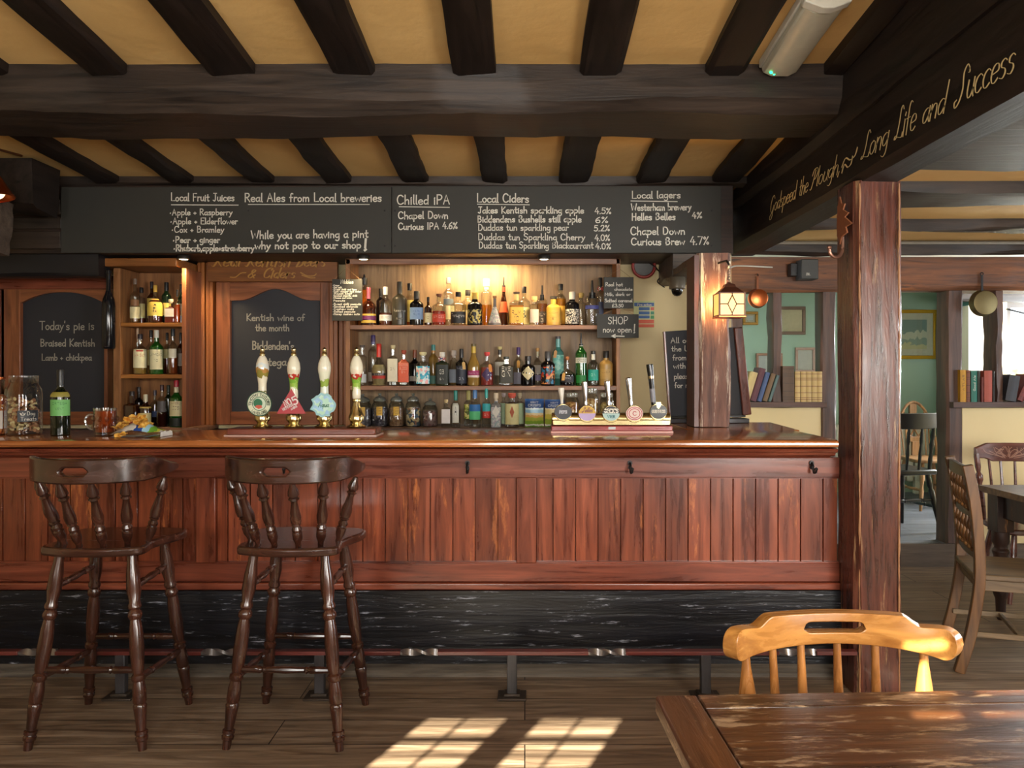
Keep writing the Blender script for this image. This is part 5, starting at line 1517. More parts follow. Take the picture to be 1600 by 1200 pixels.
    if 'bow' in spec:
        m = MB(); zz = c[2] + zs + .008
        for a in (20, 160, -25, 205, 55, 125):
            dx, dz = math.cos(R(a)), math.sin(R(a))
            m.tube([(c[0], c[1] - rn - .003, zz), (c[0] + dx * .013, c[1] - rn - .008, zz + dz * .013), (c[0] + dx * .024, c[1] - rn - .004, zz + dz * .022)], 0, rect=(.007, .002), up=(0, 1, 0))
        m.build('ribbon_bow', speckle('union_ribbon', [(190, 40, 44), (228, 220, 214), (190, 40, 44), (52, 56, 110), (228, 220, 214)], 170, 0.5, 0.0), o, smooth=False)
    return o

K = (28, 26, 28)
CREAM = (226, 214, 168); WHT = (228, 224, 212); AMB = (196, 104, 24); RUM = (120, 40, 14)
PRINT_ART = speckle('gold_print', [(22, 18, 14), (196, 170, 70), (22, 18, 14), (210, 190, 120), (40, 30, 18)], 95, 0.5, 0.0)
PRINT_BW = speckle('mono_print', [(24, 22, 24), (214, 206, 190), (40, 38, 38), (196, 186, 168)], 190, 0.5, 0.0)
PRINT_SILVER = speckle('silver_print', [(170, 168, 170), (150, 140, 150), (186, 186, 180), (130, 150, 150)], 120, 0.4, 0.0)
PRINT_RB = speckle('red_blue_print', [(20, 18, 22), (200, 62, 36), (22, 24, 30), (44, 120, 160), (216, 140, 70)], 70, 0.4, 0.0)
PRINT_TEAL = speckle('aqua_print', [(120, 200, 184), (150, 214, 200), (110, 188, 180), (170, 222, 206)], 60, 0.5, 0.0)
PRINT_BLUE = speckle('blue_splash', [(206, 226, 230), (60, 160, 196), (226, 234, 232), (236, 170, 170), (70, 176, 204)], 70, 0.5, 0.0)
PRINT_GREENY = speckle('leaf_print', [(206, 204, 110), (150, 170, 70), (224, 216, 150), (92, 110, 50)], 80, 0.5, 0.0)

TOPB = [  # px, top, width, row(0 front,1 back), spec, words
 (569, 425, 19, 1, dict(shape='tall', glass='clear', liq=AMB, lvl=.7, cap=(K, .10, 'pourer')), 'amber bottle with pourer half hidden by the snack menu board'),
 (576, 447, 22, 0, dict(shape='squat', glass='brown', cap=((150, 66, 84), .14, 'screw'), foil=(.8, (150, 66, 84)), labels=[(.06, .13, (206, 170, 70)), (.14, .24, (112, 40, 92)), (.25, .30, (206, 170, 70))]), 'squat dark bottle with purple label and pink capped neck'),
 (595, 447, 12, 1, dict(shape='tall', glass='black', cap=(K, .2, 'screw')), 'slim black necked bottle behind the white topped bourbon'),
 (602.5, 446, 19, 0, dict(shape='std', glass='clear', liq=RUM, lvl=.32, cap=((226, 220, 206), .20, 'screw'), labels=[(.12, .27, WHT, 1.2, [('BOURBON', .4, .7, .6)], (90, 60, 40))]), 'clear bourbon bottle with white cap and white band'),
 (624.5, 438, 22, 0, dict(shape='std', glass='olive', cap=((50, 48, 42), .26, 'screw'), labels=[(.30, .38, (54, 50, 40), 1.1, [('Reserve', .1, .8, .8)], (190, 188, 178)), (.12, .17, (60, 56, 46), .8, [('RUM', .1, .9, .6)], (170, 166, 150))]), 'tall matt olive black bottle with silver lettering'),
 (640, 439, 18, 1, dict(shape='std', glass='clear', liq=AMB, lvl=.6, cap=(K, .16, 'screw'), labels=[(.10, .60, (226, 204, 104))]), 'tall amber bottle with yellow label behind the blue labelled one'),
 (651, 453, 22, 0, dict(shape='apoth', glass='black', cap=((62, 62, 60), .22, 'screw'), labels=[(.17, .52, (128, 156, 196), 1.25, [('DARK', .62, .75, .5), ('RUM', .35, .5, .4)], (60, 80, 130))]), 'round shouldered black bottle with sky blue label'),
 (669, 462, 14, 0, dict(shape='std', glass='brown', cap=(K, .16, 'screw'), labels=[(.10, .44, CREAM, 1.2, [('NO 1', .4, .65, .5)], (120, 90, 40))]), 'small brown bottle with cream label'),
 (686, 457, 22, 0, dict(shape='std', glass='clear', liq=(190, 40, 24), lvl=.45, cap=((104, 62, 46), .10, 'cork'), labels=[(.10, .36, (206, 68, 44), 1.2, [('SPICED', .5, .75, .7)], (240, 200, 180))]), 'clear bottle with vivid red label and brown stopper'),
 (701, 430, 17, 1, dict(shape='tall', glass='clear', cap=((100, 92, 88), .12, 'screw'), labels=[(.44, .56, (98, 110, 118), .9), (.14, .42, CREAM)]), 'tall clear bottle with grey collar and cream label'),
 (716, 454, 22, 0, dict(shape='std', glass='clear', cap=(K, .14, 'screw'), labels=[(.06, .40, (46, 44, 42), 1.1, [('Thoroughbred', .55, .85, .85)], (214, 206, 190))]), 'clear bottle with charcoal label and black cap'),
 (731, 449, 16, 1, dict(shape='tall', glass='clear', liq=(220, 190, 110), lvl=.6, cap=(K, .16, 'screw'), labels=[(.06, .44, (226, 214, 170))]), 'pale straw bottle with black cap between charcoal and gold bottles'),
 (742, 455, 21, 0, dict(shape='apoth', glass='black', cap=((214, 178, 88), .20, 'screw'), labels=[(.06, .48, PRINT_ART, 1.0)]), 'black bottle with gold cap and gold flower artwork'),
 (760, 432, 16, 1, dict(shape='cyl', glass='clear', liq=(214, 136, 20), lvl=.45, cap=((236, 226, 200), .22, 'cork')), 'clear decanter of honey liquor with tall white stopper'),
 (773, 460, 19, 0, dict(shape='cone', glass='grey', cap=((122, 88, 50), .10, 'cork'), labels=[(.08, .62, PRINT_SILVER, 1.0)]), 'silvery cone shaped bottle with wooden stopper'),
 (787, 429, 19, 1, dict(shape='cone', glass='brown', cap=((190, 74, 44), .20, 'pourer'), labels=[(.28, .50, (206, 84, 40), 1.0)]), 'dark cone bottle with orange neck and pourer'),
 (807, 454, 20, 0, dict(shape='square', glass='clear', liq=(206, 128, 30), lvl=.6, cap=((58, 42, 30), .07, 'cork'), foil=(1, (206, 180, 120)), labels=[(.07, .54, (222, 172, 70), .86, [('RUM', .52, .78, .66), ('10', .12, .42, .40)], (50, 34, 20))]), 'square amber rum bottle with mustard label and big black letters'),
 (819, 444, 17, 1, dict(shape='std', glass='clear', cap=(K, .16, 'screw'), labels=[(.05, .47, (228, 218, 150), 1.1, [('&', .4, .8, .4)], (60, 70, 60))]), 'tall clear bottle with pale yellow label and black cap'),
 (835, 461, 15, 0, dict(shape='cyl', glass='clear', cap=((220, 176, 116), .18, 'cork'), labels=[(.10, .55, (220, 204, 186), .9)]), 'small clear bottle with cork stopper'),
 (847, 442, 15, 1, dict(shape='std', glass='clear', liq=(150, 84, 40), lvl=.55, cap=(K, .26, 'pourer'), labels=[(.08, .36, (60, 52, 46), 1.1, [('RUM', .6, .85, .6), ('3', .1, .4, .25)], (214, 206, 190))]), 'brown labelled bottle with a black spout'),
 (865, 461, 20, 0, dict(shape='apoth', glass='yellow', cap=((46, 40, 36), .10, 'cork'), labels=[(.10, .50, (222, 180, 84), 1.0, [('ADVOCAAT', .75, .87, .7), ('1811', .2, .45, .45)], (110, 80, 30))]), 'opaque custard yellow bottle'),
 (876, 440, 15, 1, dict(shape='tall', glass='clear', liq=(200, 130, 30), lvl=.65, cap=(K, .14, 'screw'), labels=[(.06, .48, (214, 164, 60), 1.1)]), 'tall amber bottle with black cap behind the yellow one'),
 (894, 454, 20, 0, dict(shape='apoth', glass='black', cap=((190, 184, 176), .22, 'screw'), labels=[(.05, .48, PRINT_BW, 1.25)]), 'black bottle with speckled black and white label'),
 (908, 454, 14, 1, dict(shape='tall', glass='clear', cap=((206, 176, 100), .14, 'cork')), 'slim clear bottle with gold stopper'),
 (925, 436, 19, 0, dict(shape='cyl', glass='clear', cap=(K, .30, 'pourer'), labels=[(.36, .44, (70, 74, 140), 1.3)]), 'clear cylinder bottle with blue band and black spout'),
 (938, 430, 12, 1, dict(shape='cyl', glass='clear', cap=(K, .26, 'screw'), bow=1, labels=[(.04, .5, (70, 80, 110), .8)]), 'tall slim bottle with union flag ribbon beside the hot chocolate board'),
]
def widen(lst, k=1.12):
    """bottles on one row stand shoulder to shoulder without touching"""
    out = [list(q) for q in lst]
    for row in (0, 1):
        idx = sorted([i for i, q in enumerate(out) if q[3] == row], key=lambda i: out[i][0])
        for i in idx: out[i][2] *= k
        for a, b in zip(idx[:-1], idx[1:]):
            gap = out[b][0] - out[a][0]; tot = (out[a][2] + out[b][2]) / 2
            if tot > gap * .97:
                f_ = gap * .97 / tot
                out[a][2] *= f_; out[b][2] *= f_
    return out
for (px, top, w, row, sp, words) in widen(TOPB):
    make_bottle(px, top, w, 506.5, 5.26 if row == 0 else 5.385, ZS['top'], sp, words + ', top shelf', 'spirits on the top back bar shelf')
MIDB = [
 (566, 537, 13, 0, dict(shape='cyl', glass='clear', cap=((92, 84, 78), .06, 'cork'), labels=[(.08, .28, (190, 196, 200), 1.0)]), 'clear cylinder bottle right of the hand pump'),
 (583, 521, 14, 1, dict(shape='tall', glass='clear', cap=((64, 46, 96), .13, 'screw'), foil=(.6, (110, 110, 150)), labels=[(.08, .26, WHT)]), 'tall clear bottle with purple cap'),
 (592, 535, 22, 0, dict(shape='tear', glass='clear', liq=(206, 188, 140), lvl=.5, cap=((206, 48, 34), .16, 'screw'), foil=(1, (206, 48, 34)), labels=[(.17, .24, (190, 56, 44)), (.245, .30, (40, 34, 34), 1.15, [('CHASE', .2, .8, .6)], (230, 224, 214))]), 'teardrop bottle with bright red neck and band'),
 (614, 537, 18, 0, dict(shape='square', glass='clear', cap=((222, 208, 160), .10, 'cork'), labels=[(.10, .66, (226, 220, 196), .86, [('GIN', .5, .62, .5)], (150, 140, 110))]), 'square bottle covered by a cream label'),
 (631, 545, 18, 0, dict(shape='square', glass='clear', cap=((160, 70, 50), .12, 'cork'), labels=[(.10, .74, (224, 98, 66), .86, [('GEORGE', .72, .82, .8), ('BLOOD', .56, .66, .7), ('GIN', .4, .5, .4)], (244, 214, 196))]), 'square bottle with big orange label'),
 (648, 544, 15, 1, dict(shape='std', glass='black', cap=((150, 84, 56), .22, 'screw'), labels=[(.12, .26, WHT, 1.1)]), 'black bottle with copper cap and small white label'),
 (661, 548, 20, 0, dict(shape='apoth', glass='clear', cap=((224, 212, 160), .10, 'cork'), labels=[(.06, .58, PRINT_BLUE, 1.2)]), 'bottle with blue and white splashed label'),
 (677, 536, 13, 1, dict(shape='tall', glass='gold', cap=((70, 140, 136), .14, 'screw'), foil=(.7, (196, 132, 54)), labels=[(.04, .24, (110, 166, 150))]), 'tall golden green bottle with teal cap'),
 (691, 548, 18, 0, dict(shape='square', glass='dkgreen', cap=((226, 222, 214), .18, 'cork'), bow=1, labels=[(.06, .62, (24, 32, 28), .84, [('GB', .52, .74, .42), ('GIN', .2, .3, .4)], (230, 228, 220))]), 'dark green bottle lettered GB with red striped bow'),
 (709, 545, 13, 1, dict(shape='cyl', glass='clear', liq=(196, 160, 100), lvl=.4, cap=((230, 214, 200), .20, 'cork'), labels=[(.08, .46, (190, 204, 220))]), 'clear bottle with blush stopper and pale blue label'),
 (721, 543, 17, 0, dict(shape='std', glass='black', cap=((38, 36, 38), .24, 'screw'), labels=[(.06, .54, (40, 46, 62), 1.2, [('PARLOUR', .8, .9, .75), ('GIN', .2, .35, .4)], (186, 190, 200))], tag=(1, (206, 164, 100))), 'black bottle with slate label and brown swing tag'),
 (740, 535, 19, 0, dict(shape='champ', glass='gold', liq=(150, 66, 52), lvl=.30, cap=((110, 92, 40), .06, 'screw'), foil=(1, (206, 174, 60)), labels=[(.20, .25, (228, 210, 206)), (.25, .36, (160, 44, 100), 1.2, [('Sparkling', .3, .7, .7)], (236, 200, 220))]), 'gold foiled sparkling bottle with magenta label'),
 (761, 548, 18, 0, dict(shape='std', glass='clear', liq=(200, 80, 80), lvl=.55, cap=((206, 70, 70), .12, 'cork'), diamond=[(.33, .20, .9, (72, 48, 96))], tag=(1, (220, 140, 60))), 'rosy bottle with round purple label and red stopper'),
 (781, 539, 15, 1, dict(shape='std', glass='clear', cap=((224, 206, 140), .08, 'cork'), foil=(.7, (70, 66, 62)), labels=[(.26, .60, (224, 220, 204))]), 'clear bottle with ivory label and yellow stopper'),
 (791, 555, 20, 0, dict(shape='square', glass='clear', cap=((60, 66, 58), .09, 'screw'), labels=[(.10, .74, (58, 56, 46), .86, [('EVE', .66, .86, .66), ('GIN', .34, .62, .66)], (234, 228, 208))]), 'squarish bottle with large white EVE GIN lettering'),
 (810, 540, 14, 1, dict(shape='std', glass='clear', cap=((84, 52, 120), .20, 'screw'), labels=[(.04, .34, (170, 170, 186))], tag=(0, (226, 160, 56))), 'bottle with violet cap and amber swing tag'),
 (825, 554, 20, 0, dict(shape='apoth', glass='black', cap=((44, 34, 30), .16, 'screw'), diamond=[(.42, .23, 1.0, (226, 210, 164))]), 'black apothecary bottle with cream diamond label'),
 (840, 541, 12, 1, dict(shape='std', glass='clear', cap=((216, 164, 100), .10, 'cork'), foil=(.8, (224, 212, 176)), labels=[(.30, .54, (226, 218, 206)), (.13, .28, (178, 166, 204))]), 'slim bottle with cream and lilac labels'),
 (856, 547, 20, 0, dict(shape='apoth', glass='black', cap=((70, 68, 70), .20, 'screw'), labels=[(.05, .55, PRINT_RB, 1.2)]), 'dark bottle splashed with red and blue artwork'),
 (872, 523, 16, 1, dict(shape='tall', glass='teal', cap=((86, 80, 84), .05, 'screw'), foil=(1, (120, 184, 180)), labels=[(.14, .62, PRINT_TEAL, 1.3)], tag=(-1, (222, 164, 96))), 'tall aqua bottle with turquoise neck'),
 (886.5, 555, 23, 0, dict(shape='round', glass='clear', liq=(40, 34, 40), lvl=.40, cap=((206, 132, 80), .12, 'cork'), labels=[(.12, .34, (44, 40, 46), 1.0, [('MERMAID', .5, .75, .5)], (220, 220, 226))], tag=(-1, (226, 166, 80))), 'squat globe bottle with dark base and copper stopper'),
 (908, 518, 18, 0, dict(shape='std', glass='green', cap=((28, 26, 26), .24, 'pourer'), foil=(.5, (226, 222, 200)), labels=[(.43, .53, (224, 222, 206), 1.25, [('GORDONS', .25, .75, .75)], (60, 90, 50)), (.05, .2, (30, 120, 50), 1.0)]), 'bright green gin bottle with white band and spout'),
 (927, 546, 18, 0, dict(shape='std', glass='clear', cap=((52, 50, 44), .09, 'screw'), foil=(1, (222, 220, 204)), labels=[(.15, .46, (42, 168, 146), 1.15, [('GIN', .4, .65, .35)], (190, 230, 216))]), 'clear bottle with jade green label'),
 (947, 546, 21, 0, dict(shape='apoth', glass='tan', cap=((24, 22, 24), .20, 'screw'), labels=[(.20, .48, (190, 152, 86), 1.0, [('LIQUEUR', .6, .75, .6)], (120, 88, 44))]), 'matt tan bottle with black cap at the right end'),
]
for (px, top, w, row, sp, words) in widen(MIDB):
    make_bottle(px, top, w, 600.5 if row == 0 else 599.5, 5.255 if row == 0 else 5.385, ZS['mid'], sp, words + ', middle shelf', 'gins on the middle back bar shelf')
LOWB = [
 (697, 622, 16, 0, dict(shape='square', glass='clear', cap=((214, 190, 140), .12, 'cork'), labels=[(.16, .66, (230, 224, 222), .8)]), 'small square clear bottle with white label'),
 (712, 608, 17, 0, dict(shape='std', glass='clear', cap=((28, 130, 124), .26, 'screw'), labels=[(.14, .66, (214, 214, 204), .7, [('A', .4, .85, .35)], (30, 28, 28))]), 'clear bottle with teal cap and black letter A'),
 (732, 610, 13, 1, dict(shape='tall', glass='clear', cap=((206, 196, 120), .26, 'screw'), labels=[(.22, .62, PRINT_GREENY)], tag=(1, (150, 104, 54))), 'slim bottle with leafy yellow green label'),
 (742, 607, 17, 0, dict(shape='std', glass='clear', cap=((70, 120, 180), .22, 'screw'), labels=[(.22, .44, (90, 196, 132)), (.44, .62, (42, 110, 180))]), 'bottle with green and blue label'),
 (760, 605, 15, 0, dict(shape='std', glass='clear', cap=((54, 172, 168), .24, 'screw'), labels=[(.42, .62, (58, 176, 184)), (.25, .42, (206, 56, 46), 1.15, [('GIN', .35, .65, .5)], (240, 200, 190))]), 'bottle with turquoise and red label'),
 (775, 612, 18, 0, dict(shape='square', glass='grey', cap=((226, 210, 184), .22, 'cork'), diamond=[(.46, .19, .62, (226, 222, 210))], labels=[(.02, .70, PRINT_SILVER, .84)]), 'silver bottle with white hexagon label'),
 (787, 614, 11, 1, dict(shape='cyl', glass='clear', cap=((206, 190, 190), .12, 'cork'), labels=[(.08, .70, (176, 206, 176), 1.3)]), 'slim mint labelled bottle left of the game bird bottle'),
 (800, 612, 20, 0, dict(shape='cyl', glass='clear', cap=((206, 90, 70), .14, 'cork'), labels=[(.10, .70, (226, 216, 158), 1.3)], diamond=[(.46, .17, .32, (176, 84, 40))]), 'cream labelled bottle with a russet game bird'),
 (812, 614, 12, 1, dict(shape='cyl', glass='clear', cap=((200, 182, 150), .14, 'cork'), labels=[(.08, .70, (178, 204, 168), 1.3)]), 'slim mint labelled bottle right of the game bird bottle'),
]
for (px, top, w, row, sp, words) in widen(LOWB, 1.08):
    make_bottle(px, top, w, 666, 5.12 if row == 0 else 5.245, ZS['low'], sp, words + ', bottom shelf', 'bottles on the bottom back bar shelf')
W1 = [
 (211, 435, 15, 0, dict(shape='std', glass='clear', liq=(150, 100, 50), lvl=.3, cap=((120, 104, 92), .12, 'screw'), labels=[(.10, .36, CREAM, 1.2), (.38, .52, (140, 96, 60), .9)]), 'clear whisky bottle with cream label and round badge'),
 (221, 447, 12, 1, dict(shape='cyl', glass='clear', liq=(150, 60, 24), lvl=.3, cap=(K, .14, 'screw'), labels=[(.16, .55, (206, 196, 140))]), 'whisky bottle with straw label behind the badge bottle'),
 (237, 438, 14, 1, dict(shape='std', glass='brown', cap=((34, 26, 34), .16, 'screw'), labels=[(.3, .6, (200, 176, 90))]), 'dark whisky bottle behind the yellow label'),
 (242.5, 445, 23, 0, dict(shape='squat', glass='clear', liq=(110, 40, 20), lvl=.6, cap=((206, 164, 70), .18, 'screw'), labels=[(.18, .55, (226, 196, 88), 1.2, [('#', .3, .8, .22)], (40, 30, 20)), (.60, .64, (220, 180, 90))]), 'broad whisky bottle with bright yellow label'),
 (260, 439, 14, 1, dict(shape='tall', glass='dkgreen', cap=((30, 30, 34), .2, 'screw'), labels=[(.2, .5, (206, 180, 90))]), 'tall dark green whisky bottle in the middle'),
 (267, 467, 17, 0, dict(shape='decanter', glass='clear', liq=(160, 30, 14), lvl=.7, cap=((224, 206, 170), .16, 'cork'), labels=[(.26, .66, (222, 214, 200), .75)]), 'low square red whisky flask with white label'),
 (277, 452, 9, 0, dict(shape='std', glass='clear', liq=(206, 84, 16), lvl=.55, cap=(K, .2, 'screw')), 'slim orange whisky bottle'),
 (283, 442, 12, 1, dict(shape='std', glass='dkgreen', cap=(K, .2, 'screw'), labels=[(.2, .5, (190, 186, 160))]), 'dark green whisky bottle at the right end'),
]
W2_ = [
 (215, 513, 14, 1, dict(shape='round', glass='clear', liq=(180, 84, 18), lvl=.5, cap=((220, 190, 160), .30, 'cork'), labels=[(.12, .42, (206, 130, 40), 1.1)]), 'round amber bottle with long pale stopper'),
 (219, 522, 20, 0, dict(shape='std', glass='clear', liq=(196, 160, 80), lvl=.28, cap=((54, 46, 50), .12, 'screw'), labels=[(.16, .62, (230, 224, 184), 1.2, [('WHISKY', .6, .75, .7)], (196, 70, 50)), (.56, .6, (200, 70, 52), .5)]), 'clear bottle with cream label and red print'),
 (236, 516, 14, 1, dict(shape='std', glass='clear', liq=(170, 120, 50), lvl=.4, cap=(K, .16, 'screw'), labels=[(.2, .55, (220, 208, 140))]), 'pale labelled bottle behind the green one'),
 (244.5, 516, 20, 0, dict(shape='std', glass='green', cap=((226, 224, 210), .17, 'screw'), labels=[(.11, .56, (226, 220, 180), 1.1, [('LAPHROAIG', .68, .8, .8), ('10', .4, .5, .3)], (60, 70, 50))]), 'green malt bottle with large cream label'),
 (261, 520, 11, 1, dict(shape='std', glass='clear', liq=(120, 50, 30), lvl=.4, cap=(K, .18, 'screw'), labels=[(.38, .6, (224, 212, 150))]), 'bottle with straw label left of the clear malt'),
 (270, 514, 15, 0, dict(shape='std', glass='clear', liq=(150, 70, 30), lvl=.38, cap=((30, 36, 44), .16, 'screw'), labels=[(.36, .56, (206, 200, 180), .8)]), 'clear malt bottle with slate cap'),
 (282, 520, 10, 1, dict(shape='std', glass='brown', cap=(K, .2, 'screw'), labels=[(.2, .5, (180, 170, 160))]), 'dark brown bottle at the right end'),
]
W3 = [
 (206.5, 609, 21, 0, dict(shape='decanter', glass='brown', cap=((60, 52, 52), .12, 'screw'), labels=[(.10, .30, (150, 40, 36), .7)]), 'square dark red bourbon bottle'),
 (217, 604, 14, 1, dict(shape='std', glass='black', cap=((52, 48, 50), .14, 'screw')), 'black bottle behind the square bourbon'),
 (227.5, 614, 18, 0, dict(shape='std', glass='brown', cap=((222, 212, 180), .22, 'screw'), labels=[(.10, .44, (222, 208, 150), 1.1), (.58, .63, (206, 180, 100))]), 'brown bottle with cream cap and label above the crisps'),
 (242, 609, 13, 1, dict(shape='std', glass='clear', liq=(60, 24, 14), lvl=.4, cap=((70, 60, 70), .14, 'screw'), labels=[(.25, .42, (64, 80, 130))]), 'dark bottle with small blue label'),
 (253, 599, 16, 0, dict(shape='std', glass='clear', liq=(70, 30, 20), lvl=.35, cap=((66, 34, 38), .14, 'screw'), labels=[(.36, .62, (90, 84, 84), .8)]), 'clear bottle with grey label and maroon cap'),
 (263, 601, 11, 1, dict(shape='tall', glass='dkgreen', cap=((40, 52, 44), .2, 'screw')), 'slim dark green bottle beside the Irish whiskey'),
 (275.5, 592, 20, 0, dict(shape='std', glass='green', cap=((172, 34, 52), .14, 'screw'), foil=(1, (224, 214, 180)), labels=[(.24, .56, (228, 216, 168), 1.2, [('JAMESON', .80, .92, .75), ('JJS', .45, .65, .4)], (90, 40, 30)), (.02, .2, (24, 34, 28), 1.3)]), 'green Irish whiskey bottle with red cap and cream label'),
]
for lst, zb, bp, sh_ in ((W1, ZW['wtop'], 504, 'cupboard top shelf'), (W2_, ZW['wmid'], 585, 'cupboard middle shelf'), (W3, ZW['wlow'], 665, 'cupboard bottom shelf')):
    for (px, top, w, row, sp, words) in lst:
        make_bottle(px, top, w, bp, 5.175 if row == 0 else 5.28, zb, sp, words + ', ' + sh_, 'whiskies on the ' + sh_)

# ------------------------------------------------------------------ sweet jars, snack jars, crisp packets on the bottom shelf
ZL = ZS['low'] + .0005
YJ = 5.24
def sweet_jar(px, w, top, content, lab, sticker=None):
    s = YJ / F; r = w * s / 2; H = (666 - top) * s; x = X_(px, YJ); c = (x, YJ, ZL)
    prof = [(r * .9, 0), (r, .006), (r, H * .60), (r * .93, H * .68), (r * .74, H * .74), (r * .74, H * .77)]
    o = tag(MB().lathe(prof, c, 28, cap1=False).build('sweet_jar', glass((222, 228, 228), 0.09), origin=c), lab, 'jar', 'glass sweet jars on the bottom shelf')
    lid = MB().lathe([(r * .80, H * .765), (r * .82, H * .79), (r * .76, H * .82), (r * .55, H * .88), (r * .22, H * .91), (r * .16, H * .93), (r * .24, H * .96), (r * .22, H * .99), (r * .05, H)], c, 24).build('lid', glass((196, 206, 206), 0.2, 0.12), o)
    MB().lathe([(r * .85, .004), (r * .94, .012), (r * .94, H * .55), (r * .6, H * .58), (r * .1, H * .585)], c, 24).build('sweets', content, o)
    if sticker:
        f = wrap(prof, 2.0, 1, .0012, c); m = MB()
        for j in range(2):
            for i in range(5): m.v.append(f(-1.57 + .12 + .36 * (-1 + i / 2), H * (.34 + .26 * j)))
        for i in range(4): m.f.append((i, i + 1, i + 6, i + 5))
        st_ = m.build('sticker', plain((206, 164, 60), 0.6), o)
        t = MB(); f2 = wrap(prof, 2.0, 1, .002, c)
        for k in range(3): letter(t, sticker[k % len(sticker)], lambda u, v: f2(-1.57 + .12 + u, v), -.28, .28, H * (.54 - .075 * k), H * .05, H * .007, fit=True)
        t.build('sticker_print', plain((90, 60, 24), 0.7), st_, smooth=False)
    return o
DK = speckle('liquorice', [(84, 74, 82), (116, 106, 116), (98, 88, 94), (130, 122, 132)], 70)
BRN = speckle('fudge', [(150, 110, 78), (178, 136, 102), (130, 92, 68), (162, 120, 90)], 80)
MIX = speckle('mixed_sweets', [(206, 178, 130), (90, 110, 130), (214, 196, 160), (150, 100, 80), (60, 70, 80)], 48)
PNK = speckle('rose_sweets', [(120, 78, 78), (150, 104, 100), (96, 62, 64), (140, 110, 106)], 60)
sweet_jar(566, 30, 615, DK, 'sweet jar of dark sweets behind the rightmost hand pump', ['Mint'])
sweet_jar(593.5, 25, 614, speckle('plum_sweets', [(74, 66, 78), (100, 92, 104), (120, 112, 120), (64, 56, 66)], 70), 'sweet jar of slate grey sweets with upright yellow sticker', ['Sweet'])
sweet_jar(619.5, 24, 614, BRN, 'sweet jar of brown sweets with a yellow sticker', ['Fudge'])
sweet_jar(645.5, 24, 614, MIX, 'sweet jar of mixed wrapped sweets without sticker')
sweet_jar(672, 24, 622, PNK, 'shorter sweet jar of rosy brown sweets')

def snack_jar(px, w, top, content, lab, Y=5.135):
    s = Y / F; r = w * s / 2; H = (666.5 - top) * s; c = (X_(px, Y), Y, ZL)
    prof = [(r * .9, 0), (r, .006), (r, H * .74), (r * .9, H * .82), (r * .8, H * .87)]
    o = tag(MB().lathe(prof, c, 26, cap1=False).build('snack_jar', glass((234, 236, 232), 0.08), origin=c), lab, 'jar', 'snack jars behind the beer taps')
    MB().lathe([(r * .84, H * .87), (r * .86, H * .9), (r * .86, H * .98), (r * .7, H)], c, 24).build('lid', glass((214, 214, 206), 0.2, 0.2), o)
    MB().lathe([(r * .85, .004), (r * .94, .012), (r * .94, H * .68), (r * .5, H * .73), (r * .1, H * .74)], c, 24).build('snacks', content, o)
NUT = [(206, 150, 84), (178, 116, 60), (224, 178, 110), (150, 92, 48)]
snack_jar(893, 24, 612, speckle('roast_nuts', NUT, 70), 'snack jar of roasted nuts left behind the beer taps')
snack_jar(923, 24, 605, speckle('pale_nuts', [(222, 188, 128), (200, 160, 100), (232, 206, 150), (170, 120, 70)], 75), 'taller snack jar of pale nuts in the middle behind the beer taps')
snack_jar(948, 23, 612, speckle('green_nuts', [(196, 172, 108), (170, 140, 80), (206, 190, 130), (140, 116, 70)], 80), 'snack jar of greenish nuts nearest the shelf end')

def crisp_packet(px, w, top, lab, var, tilt=0.0):
    Y = 5.17; s = Y / F; W_ = w * s; H = (668 - top) * s
    g = MB(); nx, nz = 12, 16
    c = Vector((X_(px, Y), Y, ZL + .001))
    for sgn in (-1, 1):
        for j in range(nz + 1):
            for i in range(nx + 1):
                u = -1 + 2 * i / nx; v = j / nz
                b = (1 - abs(u) ** 2.4) * (math.sin(math.pi * v) ** .55) * .024
                wz = .0016 * math.sin(u * 17 + v * 9 + var) * (1 - v * .3)
                g.v.append(c + Vector((u * W_ / 2 * (1 - .06 * math.sin(math.pi * v)), sgn * (b + .0006) + wz, v * H)))
    n = (nx + 1) * (nz + 1)
    for s_ in range(2):
        for j in range(nz):
            for i in range(nx):
                a = s_ * n + j * (nx + 1) + i
                g.f.append((a, a + 1, a + nx + 2, a + nx + 1))
    prt = [(0, (110, 150, 60)), (.05, (226, 226, 220)), (.10, (120, 156, 50)), (.22, (170, 176, 70)), (.34, (216, 168, 90)), (.42, (226, 206, 160)), (.50, (150, 196, 222)), (.62, (206, 226, 232)), (.68, (24, 66, 124)), (.94, (30, 80, 140))] if var == 0 else \
          [(0, (90, 140, 60)), (.05, (226, 226, 220)), (.10, (150, 170, 60)), (.30, (206, 190, 80)), (.46, (222, 204, 140)), (.64, (230, 222, 190)), (.68, (24, 60, 120)), (.94, (30, 76, 136))]
    o = tag(g.build('crisp_packet', bands('crisp_print_%d' % var, prt, 0, H, 0.3, 0.12, 55), merge=True, origin=c), lab, 'crisp packet', 'blue crisp packets on the bottom shelf')
    t = MB(); f = lambda u, v: Vector((c.x + u, c.y - .0262, c.z + v))
    letter(t, 'KENT', f, -W_ * .2, W_ * .2, H * .86, H * .05, H * .012); letter(t, 'CRISPS', f, -W_ * .34, W_ * .34, H * .74, H * .075, H * .014)
    t.build('packet_print', plain((206, 214, 226), 0.5), o, smooth=False)
crisp_packet(835, 30, 624, 'blue crisp packet with village scene, beside the mint labelled bottles', 0)
crisp_packet(866, 30, 625, 'blue crisp packet with yellow fields, half behind the first beer tap', 1)

